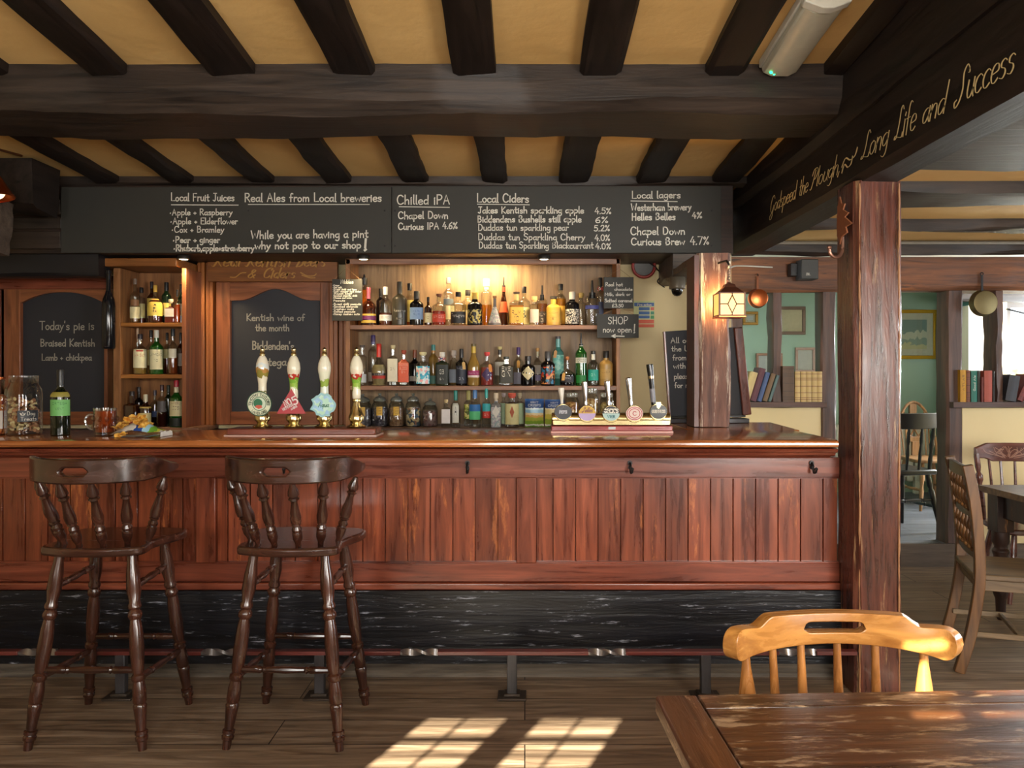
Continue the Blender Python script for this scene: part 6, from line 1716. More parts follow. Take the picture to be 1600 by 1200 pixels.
# ------------------------------------------------------------------ boards hanging at the end of the shelves and the things on the cream wall
def hanging_board(name, pa, pb, pt, pbot, Y, label, lines, tilt=0.0, string=None):
    o = MB().box(X_(pa, Y), X_(pb, Y), Y, Y + .008, Z_(pbot, Y), Z_(pt, Y)).build('hanging_chalkboard', M_CHALKB, bevel=0.001, smooth=False)
    tag(o, label, 'chalkboard')
    for (s, a, b, y, c, w) in lines:
        t = MB(); ptext(t, Y - .0006, s, a, b, y, c, w, seed=len(s)); t.build('chalk_lettering', M_CHALK, o, smooth=False)
    if string:
        m = MB()
        for (a, b, c, d) in string: m.tube([P(a, b, Y + .003), P(c, d, Y + .003)], .0012, 5)
        m.build('hanging_string', plain((170, 130, 90), 0.8), o)
    return o
YN = 5.165
nib = [('Nibbles', 532, 552, 443, 6, .9)]
for i, (s, a, b) in enumerate((('*Crisps', 520, 530), ('*Sea salt', 520, 534), ('*Sweet chilli and lime', 520, 557), ('*Salt vinegar and cider', 520, 564), ('*Roast beef', 520, 550), ('*Smoked chipotle chilli', 520, 558), ('*Cheese and onion', 520, 550))):
    nib.append((s, a, b, 447 + 3.25 * i, 2.5, .62))
nib.append(('Peanuts', 521, 539, 471, 2.8, .62))
for i, (s, a, b) in enumerate((('*Sweet chilli peanuts', 520, 564), ('*Smoked almonds', 520, 559), ('*Cashew nuts', 520, 553), ('*Salted peanuts', 520, 555), ('*Honey cashew nuts', 520, 562))):
    nib.append((s, a, b, 476.5 + 3.9 * i, 3.0, .68))
hanging_board('nibbles', 519, 566, 436, 501, YN, 'small chalkboard headed Nibbles hung left of the spirit shelves', nib, string=[(522, 437, 542, 418), (563, 437, 542, 418)])
hanging_board('hot', 943.5, 990, 433, 482, 5.165, 'small chalkboard offering real hot chocolate at the shelf end',
              [('Real hot', 946, 973, 447, 5.5, .9), ('chocolate', 960, 988, 454, 4.6, .85), ('Milk, dark or', 945, 985, 462, 4.8, .85), ('Salted caramel', 945, 988, 472, 5, .9), ('#3.50', 956, 974, 480, 5, .9)], string=[(947, 434, 968, 420), (986, 434, 968, 420)])
shp = hanging_board('shop', 933, 998, 491, 528, 5.15, 'small chalkboard announcing SHOP now open, with an arrow', [('SHOP', 950, 981, 506, 11, 1.1), ('now open', 942, 987, 519, 9.5, 1.1), ('!', 988, 994, 520, 13, 1.8)], string=[(940, 492, 958, 484), (992, 492, 975, 484)])
t = MB(); pline(t, 5.1494, 957, 525, 975, 525.5, 1.6); ribbon(t, [(961, -522.8), (955.5, -525), (961, -527.5)], front_plane(5.1494), lambda a, b: 1.8)
t.build('chalk_arrow', M_CHALK, shp, smooth=False)
YCW = 5.498
fa = MB().box(X_(990, YCW), X_(1022.5, YCW), YCW - .003, YCW, Z_(512, YCW), Z_(470, YCW)).build('fire_action_notice', plain((206, 212, 150), 0.4), smooth=False)
tag(fa, 'pale fire action notice with blue and orange panels on the cream wall', 'notice')
def notice_panel(name, col, rects, Y=YCW - .0036):
    m = MB()
    for a, b, c, d in rects: m.box(X_(a, Y), X_(b, Y), Y, Y + .0005, Z_(d, Y), Z_(c, Y))
    return m.build(name, plain(col, 0.4), fa, smooth=False)
notice_panel('blue_panel', (28, 84, 150), [(991, 1022, 473, 478.5)]); notice_panel('blue_panel', (34, 92, 156), [(998, 1015, 480, 485)]); notice_panel('blue_panel', (34, 92, 156), [(998, 1015, 486.5, 491.5)]); notice_panel('blue_panel', (34, 92, 156), [(998, 1015, 493, 497.5)])
notice_panel('red_panel', (222, 84, 40), [(991, 1022, 499.5, 505.5)]); notice_panel('red_panel', (222, 84, 40), [(991, 1022, 506.5, 511.5)])
notice_panel('pictogram', (206, 96, 74), [(1016.5, 1022, 480, 485)]); notice_panel('pictogram', (40, 130, 96), [(1016.5, 1022, 486.5, 491.5)]); notice_panel('pictogram', (30, 140, 70), [(1016.5, 1022, 493, 498)])
t = MB(); ptext(t, YCW - .0042, 'Fire action', 996, 1018, 477.6, 3.6, .6, jit=0); t.build('notice_lettering', M_WHITE, fa, smooth=False)
# hose reel
cc = P(1006, 416, 5.44)
hr = empty('hose_reel', (cc.x, 5.44, cc.z - .08), 'round red reel on the cream wall under the canopy corner', 'reel')
MB().tube([(cc.x + .074 * math.cos(a), 5.44, cc.z + .074 * math.sin(a)) for a in [math.pi * k / 16 for k in range(32)]], .0105, 10, closed=True, up=(0, 1, 0)).build('red_ring', M_REDPAINT, hr)
MB().turned((cc.x, 5.447, cc.z), (cc.x, 5.495, cc.z), [(0, .066), (.1, .068), (1, .068)], 28).build('drum', plain((92, 90, 88), 0.4), hr)
m = MB().tube(catmull([(cc.x + .02, 5.43, cc.z + .03), (cc.x + .08, 5.43, cc.z - .01), (cc.x + .12, 5.46, cc.z - .06), (cc.x + .10, 5.485, cc.z - .10), (cc.x + .15, 5.485, cc.z - .14)], 6), .004, 6)
m.build('loose_cable', M_BLACK, hr)
# dome camera under the beam
cx_ = X_(1058, 5.0)
cd = empty('dome_camera', (cx_, 5.0, 1.868), 'grey dome security camera hanging by the cream wall', 'security camera')
MB().lathe([(.046, 0.045), (.050, .05), (.050, .115), (.046, .122)], (cx_, 5.0, 1.868), 24).build('housing', plain((120, 112, 98), 0.35, metal=0.3), cd)
MB().lathe([(.001, 0), (.018, .004), (.030, .016), (.036, .034), (.036, .046)], (cx_, 5.0, 1.868), 20).build('dome', plain((18, 18, 18), 0.08), cd)
MB().box(cx_ - .04, cx_ + .04, 4.96, 5.04, 1.988, 2.03).build('mount_bracket', plain((70, 60, 48), 0.5), cd, bevel=0.004)
# leaning blackboard about gins, standing at the counter return
gb = empty('leaning_chalkboard', (1.02, 4.62, 1.101), 'leaning blackboard about gins in a thick mahogany frame behind the counter post', 'chalkboard')
YQ = 4.64
qa = [(1038, 518), (1150, 511), (1163, 648), (1046, 650)]
m = MB(); pts = [P(a, b, YQ) for a, b in qa]
m.add(pts + [p + Vector((0, .012, 0)) for p in pts], [(0, 1, 2, 3), (7, 6, 5, 4), (0, 1, 5, 4), (1, 2, 6, 5), (2, 3, 7, 6), (3, 0, 4, 7)])
m.build('slate', M_SLATE, gb, smooth=False)
m = MB(); rim = [P(1152, 512, YQ), P(1166, 648, YQ)]
m.tube(rim, 0, rect=(.050, .05), up=(0, 1, 0)); m.build('frame_side', M_MAHOG, gb, bevel=0.005)
m = MB(); m.tube([P(1037.5, 518, YQ), P(1046, 651, YQ)], 0, rect=(.012, .03), up=(0, 1, 0)); m.build('frame_side', M_MAHOG, gb, bevel=0.002)
m = MB(); m.tube([P(1044, 651.5, YQ), P(1164, 650, YQ)], 0, rect=(.012, .03), up=(0, 1, 0)); m.build('frame_foot', M_BLACK, gb, bevel=0.002)
m = MB().box(X_(1046, YQ), X_(1168, YQ), 4.60, 4.69, 1.1012, Z_(653.5, YQ)); m.build('stand', plain((46, 44, 48), 0.4), gb, bevel=0.003)
for s, a, b, y in (('All our gins', 1048, 1108, 536), ('the UK with', 1049, 1108, 549), ('from Kent', 1051, 1098, 563), ('with served', 1052, 1106, 576), ('please ask', 1053, 1099, 592), ('for recommendation', 1054, 1142, 606)):
    t = MB(); ptext(t, YQ - .0008, s, a, b, y, 8.5, 1.1, slope=.02, seed=y); t.build('chalk_lettering', M_CHALK, gb, smooth=False)

# ------------------------------------------------------------------ hand pumps on their wooden stand
YH = 3.70
hb_ = empty('pump_stand', (X_(473, YH), YH, 1.1003), 'mahogany plinth under the four hand pumps', 'plinth')
MB().box(X_(358, YH), X_(588, YH), YH - .03, YH + .13, 1.108, 1.136).build('plinth_board', M_MAHOGX, hb_, bevel=0.004)
MB().box(X_(355, YH), X_(591, YH), YH - .045, YH + .14, 1.1003, 1.108).build('drip_tray', plain((196, 168, 158), 0.3), hb_, bevel=0.002)
PORC = [bands('porcelain_hunt', [(0, (224, 216, 190)), (.10, (120, 120, 60)), (.16, (226, 220, 196)), (.50, (140, 130, 60)), (.62, (176, 130, 70)), (.70, (206, 216, 216)), (.80, (226, 220, 200))], 0.135, .335, 0.12, 0.34, 45),
        bands('porcelain_green', [(0, (226, 220, 196)), (.22, (150, 186, 80)), (.36, (120, 170, 60)), (.46, (176, 54, 44)), (.54, (226, 214, 190)), (.66, (226, 222, 200))], 0.135, .335, 0.12, 0.34, 45),
        bands('porcelain_pale', [(0, (214, 222, 206)), (.30, (150, 176, 80)), (.44, (222, 224, 200)), (.62, (228, 226, 206))], 0.135, .335, 0.12, 0.3, 30)]
def hand_pump(px, mat, lab):
    x = X_(px, 3.75); z = 1.1365; y = 3.75
    p = empty('hand_pump', (x, y, z), lab, 'hand pump', 'porcelain handled beer pumps')
    MB().lathe([(.044, 0), (.046, .006), (.030, .014), (.022, .020), (.026, .026), (.036, .036), (.037, .052), (.030, .066), (.023, .084), (.018, .106), (.016, .118), (.021, .123), (.021, .131), (.017, .135)], (x, y, z), 26).build('brass_base', M_BRASS, p)
    c = (x, y, z + .135)
    MB().lathe([(.017, 0), (.0195, .004), (.020, .02), (.0185, .05), (.019, .07), (.024, .10), (.0295, .128), (.0305, .142), (.028, .166), (.019, .190), (.012, .200)], c, 26).build('porcelain_handle', mat, p).location = (0, 0, 0)
    MB().lathe([(.010, 0), (.013, .004), (.013, .012), (.009, .018), (.011, .024), (.011, .032), (.004, .04)], (x, y, z + .334), 16).build('brass_finial', M_BRASS, p)
    return p
def zshift(mat_holder): pass
P1 = hand_pump(410, PORC[0], 'hand pump with the round green and cream clip')
P2 = hand_pump(459, PORC[1], 'hand pump with the red triangular clip')
P3 = hand_pump(507, PORC[2], 'hand pump with the scalloped pale blue clip')
P4 = hand_pump(557, PORC[1], 'hand pump without a clip, nearest the spirit shelves')
YC_ = 3.705
def clip(pump, shapes, texts):
    base_ = None
    for k, (poly, col) in enumerate(shapes):
        m = MB().prism(poly, lambda u, v, d: P(u, v, YC_ + d), -.001 * k - .0 , .006 if k == 0 else -.001 * k + .0006)
        o = m.build('pump_clip' if k == 0 else 'clip_band', col if not isinstance(col, tuple) else plain(col, 0.35), pump if k == 0 else base_, smooth=False)
        if k == 0: base_ = o
    for (s, fn, a, b, base, cap, w, col) in texts:
        t = MB(); letter(t, s, fn, a, b, base, cap, w, jit=0); t.build('clip_lettering', plain(col, 0.5), base_, smooth=False)
    MB().turned((pump.location.x, YC_ + .006, Z_(650, YC_)), (pump.location.x, 3.735, Z_(650, YC_)), [(0, .006), (1, .006)], 10).build('clip_bracket', M_BRASS, base_)
circ = lambda cx, cy, r, n=40, top=0: [(cx + r * math.cos(2 * math.pi * k / n), cy - r * math.sin(2 * math.pi * k / n) - (top if k == n // 4 else 0)) for k in range(n)]
def ring_text(s, cx, cy, r, a0, a1, cap, w, col, flip=False, k=5):
    def fn(u, v):
        a = R(a0 + (a1 - a0) * u)
        rr_ = r + v if not flip else r - v
        return P(cx + rr_ * math.cos(a), cy - rr_ * math.sin(a), YC_ - .001 * k)
    # stroke width is measured in pixels across; angle units are scaled to match
    t = MB(); st_, W_ = strokes_of(s, GL)
    arc = abs(R(a1 - a0)) * r
    for q in st_:
        pts = [(p[0] / W_ * arc, p[1] / 100 * cap) for p in q]
        ribbon(t, pts, lambda u, v: fn(u / arc, v), lambda a, b: w)
    return t.build('clip_lettering', plain(col, 0.5), None if False else bpy.data.objects['pump_clip'], smooth=False)
clip(P1, [(circ(405, 631, 19.5, 40, 1.5), (40, 84, 56)), (circ(405, 631, 18), (222, 226, 196)), (circ(405, 631, 11), (40, 96, 62)), (circ(405, 631, 10), (206, 220, 196)), (circ(403, 630, 7), (34, 110, 70)), ([(398, 636), (404, 639), (410, 637), (408, 633), (401, 633)], (206, 92, 66))], [])
ring_text('TIMOTHY TAYLORS', 405, 631, 12.2, 190, -10, 4.2, .75, (30, 70, 44))
ring_text('LANDLORD', 405, 631, 16.8, 222, 318, 4.0, .75, (30, 70, 44), flip=True)
clip(P2, [([(455, 607), (478, 646.5), (432, 646.5)], (176, 44, 54))], [])
c2 = [o for o in P2.children if o.name.startswith('pump_clip')][0]
for s, x0, y0, cap, w_, wd in (('NO', 446.0, 636.5, 10, 1.8, 12), ('5', 459.5, 633, 12, 2.2, 8.0), ('HENDRIX', 442.5, 642, 4.0, .8, 18), ('AMBER', 455, 641, 3.2, .7, 11)):
    ang = R(28)
    fn = lambda u, v, x0=x0, y0=y0: P(x0 + u * math.cos(ang) - v * math.sin(ang), y0 - u * math.sin(ang) - v * math.cos(ang), YC_ - .0012)
    t = MB(); letter(t, s, fn, 0, wd, 0, cap, w_, jit=0); t.build('clip_lettering', plain((236, 226, 222), 0.5), c2, smooth=False)
sc = [(505 + (17 + 1.8 * math.sin(k * 1.35) + (2.0 if k % 5 == 0 else 0)) * 1.06 * math.cos(2 * math.pi * k / 36), 633 - (18.5 + 1.6 * math.cos(k * 1.9)) * math.sin(2 * math.pi * k / 36)) for k in range(36)]
clip(P3, [(sc, (150, 200, 206)), ([(a * .82 + 505 * .18, b * .80 + 633 * .20) for a, b in sc], speckle('blue_green_wash', [(160, 200, 226), (176, 216, 196), (190, 222, 206), (150, 190, 220)], 70, 0.5, 0.0))], [])
c3 = [o for o in P3.children if o.name.startswith('pump_clip')][0]
t = MB(); letter(t, 'Aqua', lambda u, v: P(u, -v, YC_ - .0022), 497, 513, -636, 8, 1.1, font=GS, shear=.3, jit=0); t.build('clip_lettering', plain((90, 150, 130), 0.5), c3, smooth=False)

# ------------------------------------------------------------------ brass beer font with five taps
YF = 3.90
ft = empty('beer_font', (X_(954, YF), YF, 1.1003), 'brass beer font bar with five round taps on a red base', 'beer font')
MB().box(X_(861, YF), X_(1048, YF), YF - .05, YF + .09, 1.1125, 1.1365).build('red_base', wood('red_base', (120, 28, 30), (160, 52, 48), 'X', rough=0.25, coat=0.4), ft, bevel=0.003)
MB().box(X_(860, YF), X_(1049, YF), YF - .055, YF + .095, 1.1003, 1.1125).build('pale_foot', plain((196, 140, 128), 0.3), ft, bevel=0.002)
MB().tube([(X_(862, YF), YF + .01, 1.168), (X_(1047, YF), YF + .01, 1.168)], .030, 20).box(X_(863, YF), X_(1046, YF), YF - .025, YF + .06, 1.1365, 1.165).build('brass_bar', M_BRASS, ft, bevel=0.004)
MB().box(X_(949, YF), X_(960, YF), YF - .0515, YF - .049, 1.120, 1.132).build('maker_plate', M_STEEL, ft)
taps = [(880, 644, 606, 'white', ((26, 30, 44), (26, 30, 44)), 'black badge tap', (-3, 0)), (917.5, 646, 596, 'chrome', ((206, 164, 56), (186, 164, 206)), 'yellow and lilac badge tap', (-4, 0)),
        (955, 646, 595, 'chrome', ((34, 34, 38), (170, 200, 196)), 'black and mint badge tap', (-6, 0)), (991.5, 646, 590, 'chrome', ((224, 200, 190), (224, 200, 190)), 'pink ringed badge tap', (-9, 0)), (1029, 643, 569, 'black', ((24, 24, 24), (24, 24, 24)), 'black badge tall handle tap', (-13, 0))]
def oval(cx, cy, rx, ry, n=36, half=None):
    pts = []
    rng = range(n) if half is None else (range(0, n // 2 + 1) if half == 'up' else range(n // 2, n + 1))
    for k in rng:
        a = 2 * math.pi * k / n
        pts.append((cx + rx * math.cos(a), cy - ry * math.sin(a)))
    return pts
YL = YF - .035
for i, (px, py, ptop, kind, (cu, cl), nm, (dxh, _)) in enumerate(taps):
    x = X_(px, YL); zc_ = Z_(py, YL)
    tp = MB().turned((x, YL + .004, zc_ - .002), (x, YL + .030, zc_ - .002), [(0, .040), (.25, .043), (.6, .040), (1, .026)], 30).build('tap_badge', M_BRASS, ft)
    tp['label'] = nm
    pl = lambda u, v, d: P(u, v, YL + .0035 + d)
    MB().prism(oval(px, py, 13.4, 11.4, half='up'), pl, -.001, .002).build('badge_face', plain(cu, 0.25), tp, smooth=False)
    MB().prism(oval(px, py, 13.4, 11.4, half='down'), pl, -.001, .002).build('badge_face', plain(cl, 0.25), tp, smooth=False)
    t = MB(); fn = lambda u, v: P(u, -v, YL + .0018)
    if i == 0:
        letter(t, 'PEPSI', fn, px - 6, px + 6, -(py + 2), 4.5, .9, jit=0); t.build('badge_lettering', plain((206, 206, 214), 0.5), tp, smooth=False)
    elif i == 1:
        letter(t, 'Selles', fn, px - 8, px + 8, -(py - 2), 7, 1.0, font=GS, shear=.3, jit=0); t.build('badge_lettering', plain((120, 60, 40), 0.5), tp, smooth=False)
    elif i == 2:
        letter(t, "BECK'S", fn, px - 11, px + 11, -(py - 1), 6, 1.5, jit=0); t.build('badge_lettering', M_WHITE, tp, smooth=False)
        t = MB(); letter(t, 'VIER', fn, px - 6, px + 6, -(py + 7), 4, 1.0, jit=0); t.build('badge_lettering', plain((30, 110, 120), 0.5), tp, smooth=False)
    elif i == 3:
        for rx in (8.5, 11.6): ribbon(t, [(a, -b) for a, b in oval(px, py, rx, rx * .85)] + [(px + rx, -py)], fn, lambda a, b: 1.1)
        letter(t, 'C', fn, px - 3, px + 3, -(py + 3), 6, 1.2, jit=0); t.build('badge_lettering', plain((176, 50, 64), 0.5), tp, smooth=False)
    else:
        letter(t, 'GUINNESS', fn, px - 10.5, px + 10.5, -(py + 2), 4.4, .95, jit=0); t.build('badge_lettering', plain((222, 214, 196), 0.5), tp, smooth=False)
        MB().prism([(px - 4, py - 15), (px + 4, py - 15), (px + 3.4, py - 8), (px, py - 4), (px - 3, py - 7)], pl, -.002, .001).build('gold_harp', M_BRASS, tp, smooth=False)
    p0 = Vector((x + X_(CX + dxh * .35, YL), YL + .02, Z_(py - 8, YL))); p1 = Vector((x + X_(CX + dxh, YL), YL + .02, Z_(ptop, YL)))
    p0.x = x + dxh * .5 * YL / F; p1.x = x + dxh * YL / F
    if kind == 'white':
        MB().turned(p0, p1, [(0, .006), (.15, .007), (.3, .007), (.9, .0155), (1, .014)], 16).build('handle', plain((226, 220, 206), 0.25), tp)
    elif kind == 'chrome':
        MB().turned(p0, p1, [(0, .009), (.2, .010), (.25, .0095), (.3, .010), (.9, .0145), (.97, .014), (1, .010)], 18).build('handle', M_CHROME, tp)
    else:
        MB().turned(p0, p1, [(0, .011), (.1, .0115), (.6, .013), (.95, .017), (1, .016)], 18).build('handle', plain((24, 23, 24), 0.2), tp)
        q = p0.lerp(p1, .66); q2 = p0.lerp(p1, .72)
        MB().turned(q, q2, [(0, .0148), (1, .0152)], 18).build('gold_collar', M_BRASS, tp)
        MB().turned(p0.lerp(p1, .10), p0.lerp(p1, .42), [(0, .0122), (1, .0130)], 18).build('silver_sleeve', plain((120, 120, 128), 0.3), tp)

# ------------------------------------------------------------------ things standing on the counter at the left
ZT = 1.1004
def big_jar(px, w, top, Y, lab, seed):
    s = Y / F; r = w * s / 2; base_px = CY + (CAMZ - ZT) * F / Y; H = (base_px - top) * s; c = (X_(px, Y), Y, ZT)
    prof = [(r * .85, 0), (r * .97, .006), (r, .02), (r, H * .68), (r * .95, H * .77), (r * .80, H * .85), (r * .76, H * .88), (r * .78, H * .89), (r * .78, H)]
    return tag(MB().lathe(prof, c, 32, cap1=False).build('glass_jar', glass((238, 241, 240), 0.055), origin=c), lab, 'jar', 'big snack jars on the counter'), r, H, c, prof
dj, r_, H_, c_, prof_ = big_jar(37, 52, 587, 3.76, 'large glass jar of dog treats with a chalk label on the counter', 1)
rr = random.Random(12)
cols = [(206, 176, 122), (176, 120, 84), (150, 104, 74), (222, 200, 150), (196, 140, 100)]
for k, col in enumerate(cols):
    m = MB()
    for q in range(34):
        a = rr.uniform(0, 6.283); d = math.sqrt(rr.uniform(0.25, 1)) * r_ * .76; zz = rr.uniform(.016, H_ * .62)
        M_ = Matrix.Translation((c_[0] + d * math.cos(a), c_[1] + d * math.sin(a), c_[2] + zz)) @ Matrix.Rotation(rr.uniform(0, 6), 4, Vector((rr.uniform(-1, 1), rr.uniform(-1, 1), rr.uniform(-1, 1))).normalized())
        b = MB()
        if q % 2: b.blob((0, 0, 0), .012, .010, .006, 8, 4)
        else: b.tube([(-.011, 0, 0), (-.007, .0, 0), (.007, 0, 0), (.011, 0, 0)], [.007, .0045, .0045, .007], 7)
        b.xform(M_); m.add(b.v, b.f)
    tag(m.build('dog_biscuits', plain(col, 0.8, bump=.2), dj), kind='stuff')
m = MB(); f = wrap(prof_, 2.0, 1, .001, c_)
for j in range(2):
    for i in range(9): m.v.append(f(-1.57 + .80 + .56 * (-1 + i / 4), H_ * (.235 + .19 * j)))
for i in range(8): m.f.append((i, i + 1, i + 10, i + 9))
jl = m.build('label', plain((40, 46, 54), 0.5), dj)
f2 = wrap(prof_, 2.0, 1, .0018, c_)
t = MB()
for s, a, b, z, cp in (('Dog', -.08, .36, .345, .06), ('Treats', -.40, .44, .255, .062)):
    st_, W_ = strokes_of(s, GL)
    L = (b - a) * r_
    for q in st_: ribbon(t, [(a * r_ + p_[0] / W_ * L, H_ * (z + cp * p_[1] / 100)) for p_ in q], lambda u, v: f2(-1.57 + .80 + u / r_, v), lambda a_, b_: .0016)
ribbon(t, [(-.42 * r_, H_ * .38), (-.36 * r_, H_ * .345), (-.22 * r_, H_ * .345), (-.16 * r_, H_ * .38), (-.24 * r_, H_ * .36), (-.29 * r_, H_ * .395), (-.34 * r_, H_ * .36), (-.42 * r_, H_ * .38)], lambda u, v: f2(-1.57 + .80 + u / r_, v), lambda a_, b_: .0024)
t.build('chalk_lettering', M_CHALK, jl, smooth=False)
nj, r2, H2, c2_, prof2 = big_jar(-16, 51, 592, 3.75, 'large glass jar of red spiced nuts cut by the left edge', 2)
MB().lathe([(r2 * .9, .006), (r2 * .95, .02), (r2 * .95, H2 * .66), (r2 * .7, H2 * .72), (r2 * .1, H2 * .73)], c2_, 24).build('spiced_nuts', speckle('chilli_nuts', [(176, 82, 36), (206, 116, 50), (140, 54, 28), (214, 140, 70)], 90), nj)
MB().lathe([(r2 * .80, H2 * .985), (r2 * .83, H2 * .99), (r2 * .83, H2 * 1.03), (r2 * .78, H2 * 1.035)], c2_, 28).build('lid', M_COPPER, nj)
m = MB(); f = wrap(prof2, 2.0, 1, .001, c2_)
for j in range(2):
    for i in range(9): m.v.append(f(-1.57 + .75 + .55 * (-1 + i / 4), H2 * (.12 + .32 * j)))
for i in range(8): m.f.append((i, i + 1, i + 10, i + 9))
m.build('label', plain((214, 206, 196), 0.6), nj)

make_bottle(94.5, 578, 28, 680.5, 3.74, ZT, dict(shape='std', glass='wine', cap=((24, 24, 26), .24, 'screw'), labels=[(.30, .545, (112, 182, 104), 1.25, [('ORTEGA', .70, .84, .62), ('KENT', .38, .50, .35)], (40, 90, 50)), (.585, .66, (150, 140, 60), 1.2)]),
            'dark wine bottle with green label on the counter beside the dog treats', None, name='wine_bottle')

# dimpled pint mug of ale
YM = 3.72; mx = X_(164.5, YM); rm = 17.2 * YM / F; Hm = (681.5 - 638.5) * YM / F
mg = empty('beer_mug', (mx, YM, ZT), 'dimpled glass mug of amber ale on the counter', 'mug')
prof = [(rm * .86, 0), (rm * .92, .006), (rm * .90, .012), (rm * .98, .03), (rm, .06), (rm * .98, Hm * .85), (rm, Hm), (rm * .96, Hm), (rm * .93, Hm * .86), (rm * .93, .04), (rm * .85, .016)]
MB().lathe(prof, (mx, YM, ZT), 32, cap1=True).build('glass_body', glass((242, 238, 232), 0.07), mg)
MB().lathe([(rm * .84, .018), (rm * .915, .04), (rm * .915, Hm * .90)], (mx, YM, ZT), 28).build('ale', liquid((196, 88, 36)), mg)
m = MB()
for row in range(2):
    for k in range(10):
        a = 2 * math.pi * (k + .5 * row) / 10
        m.blob((mx + rm * .985 * math.cos(a), YM + rm * .985 * math.sin(a), ZT + .045 + .034 * row), .010, .010, .013, 8, 5)
m.build('dimples', glass((240, 228, 220), 0.12), mg)
hx = mx - rm * .98
MB().tube(catmull([(hx + .002, YM, ZT + .095), (hx - .026, YM, ZT + .096), (hx - .043, YM, ZT + .075), (hx - .036, YM, ZT + .045), (hx - .014, YM, ZT + .030), (hx + .004, YM, ZT + .028)], 6), .0058, 10).build('handle', glass((226, 226, 226), 0.3, 0.10), mg)

# torn crisp packet with crisps spilling out
YK = 3.66
kx = X_(213, YK)
rr = random.Random(5)
m = MB(); nx, ny = 16, 10
for sgn in (0, 1):
    for j in range(ny + 1):
        for i in range(nx + 1):
            u = i / nx; v = j / ny
            x = kx - .105 + .235 * u; y = YK - .04 + .12 * v
            h = .012 + .055 * math.sin(math.pi * min(1, u * 1.05)) * math.sin(math.pi * (.12 + .76 * v)) if sgn else .002
            h += rr.uniform(-.003, .003) if sgn else 0
            if sgn and u > .75: h += .012 * (u - .75) / .25
            m.v.append(Vector((x + rr.uniform(-.002, .002), y, ZT + h)))
n = (nx + 1) * (ny + 1)
for s_ in range(2):
    for j in range(ny):
        for i in range(nx):
            a = s_ * n + j * (nx + 1) + i
            m.f.append((a, a + 1, a + nx + 2, a + nx + 1))
for j in range(ny):
    for i_ in (nx,):
        a = j * (nx + 1) + i_; m.f.append((a, a + nx + 1, a + nx + 1 + n, a + n))
pk = m.build('open_crisp_packet', bands('open_packet_print', [(0, (196, 196, 190)), (.22, (206, 206, 200)), (.52, (30, 66, 140)), (.68, (150, 196, 220)), (.78, (110, 170, 60)), (.90, (206, 206, 80)), (.95, (226, 226, 220))], -.115, .12, 0.25, 0.10, 40, axis='X'), origin=(kx, YK, ZT))
tag(pk, 'torn open crisp packet lying on the counter beside the mug', 'crisp packet')
m = MB()
for q in range(46):
    a = rr.uniform(-.085, .045); b = rr.uniform(-.045, .055)
    h = ZT + .020 + .062 * math.exp(-((a + .01) / .06) ** 2) + rr.uniform(-.004, .010)
    if q < 5: a, b, h = rr.uniform(-.07, -.02), -.058 + rr.uniform(-.008, .004), ZT + .008 + .006 * (q % 2)
    M_ = Matrix.Translation((kx + a, YK + b, h)) @ Matrix.Rotation(rr.uniform(-.8, .8), 4, 'X') @ Matrix.Rotation(rr.uniform(-.6, .6), 4, 'Y') @ Matrix.Rotation(rr.uniform(0, 6), 4, 'Z')
    bq = MB(); ns = 12
    rx, ry = rr.uniform(.015, .022), rr.uniform(.012, .017)
    top_ = []
    bq.v.append(Vector((0, 0, .0)))
    for k in range(ns):
        t_ = 2 * math.pi * k / ns
        X2, Y2 = rx * math.cos(t_), ry * math.sin(t_) * (1 + .1 * math.sin(3 * t_))
        bq.v.append(Vector((X2, Y2, 14 * X2 * X2 - 6 * Y2 * Y2 + .001 * math.sin(5 * t_))))
    bq.v.append(Vector((0, 0, .0014)))
    for k in range(ns): bq.v.append(bq.v[1 + k] + Vector((0, 0, .0014)))
    for k in range(ns):
        k2 = (k + 1) % ns
        bq.f += [(0, 1 + k2, 1 + k), (ns + 1, ns + 2 + k, ns + 2 + k2), (1 + k, 1 + k2, ns + 2 + k2, ns + 2 + k)]
    bq.xform(M_); m.add(bq.v, bq.f)
cr_ = m.build('potato_crisps', speckle('crisp_gold', [(222, 172, 74), (206, 150, 56), (230, 190, 100), (190, 124, 44)], 90, 0.5, 0.2), smooth=True)
tag(cr_, 'golden potato crisps spilling from the torn packet', 'crisps', kind='stuff')

# ------------------------------------------------------------------ lantern on the counter post
YLn = 4.12
lx = X_(1139, YLn); lz0 = Z_(497, YLn); lw = .064; lh = Z_(459, YLn) - Z_(495, YLn)
ln = empty('lantern', (lx, YLn, lz0), 'glowing leaded glass lantern hanging in front of the counter post', 'lantern')
z0_, z1_ = lz0 + .008, lz0 + .008 + lh
m = MB().box(lx - lw - .006, lx + lw + .006, YLn - lw - .006, YLn + lw + .006, lz0, lz0 + .008).build('base_tray', M_COPPER, ln, bevel=0.002)
fm = MB()
for sx in (-1, 1):
    for sy in (-1, 1): fm.box(lx + sx * lw - .004, lx + sx * lw + .004, YLn + sy * lw - .004, YLn + sy * lw + .004, z0_, z1_)
for z in (z0_, z1_ - .006): fm.box(lx - lw, lx + lw, YLn - lw - .003, YLn - lw + .003, z, z + .006).box(lx - lw, lx + lw, YLn + lw - .003, YLn + lw + .003, z, z + .006).box(lx - lw - .003, lx - lw + .003, YLn - lw, YLn + lw, z, z + .006).box(lx + lw - .003, lx + lw + .003, YLn - lw, YLn + lw, z, z + .006)
fm.build('frame', plain((84, 54, 36), 0.4, metal=0.5), ln)
pane_m = plain((236, 206, 150), 0.4, emit=(255, 186, 92), estr=0.75)
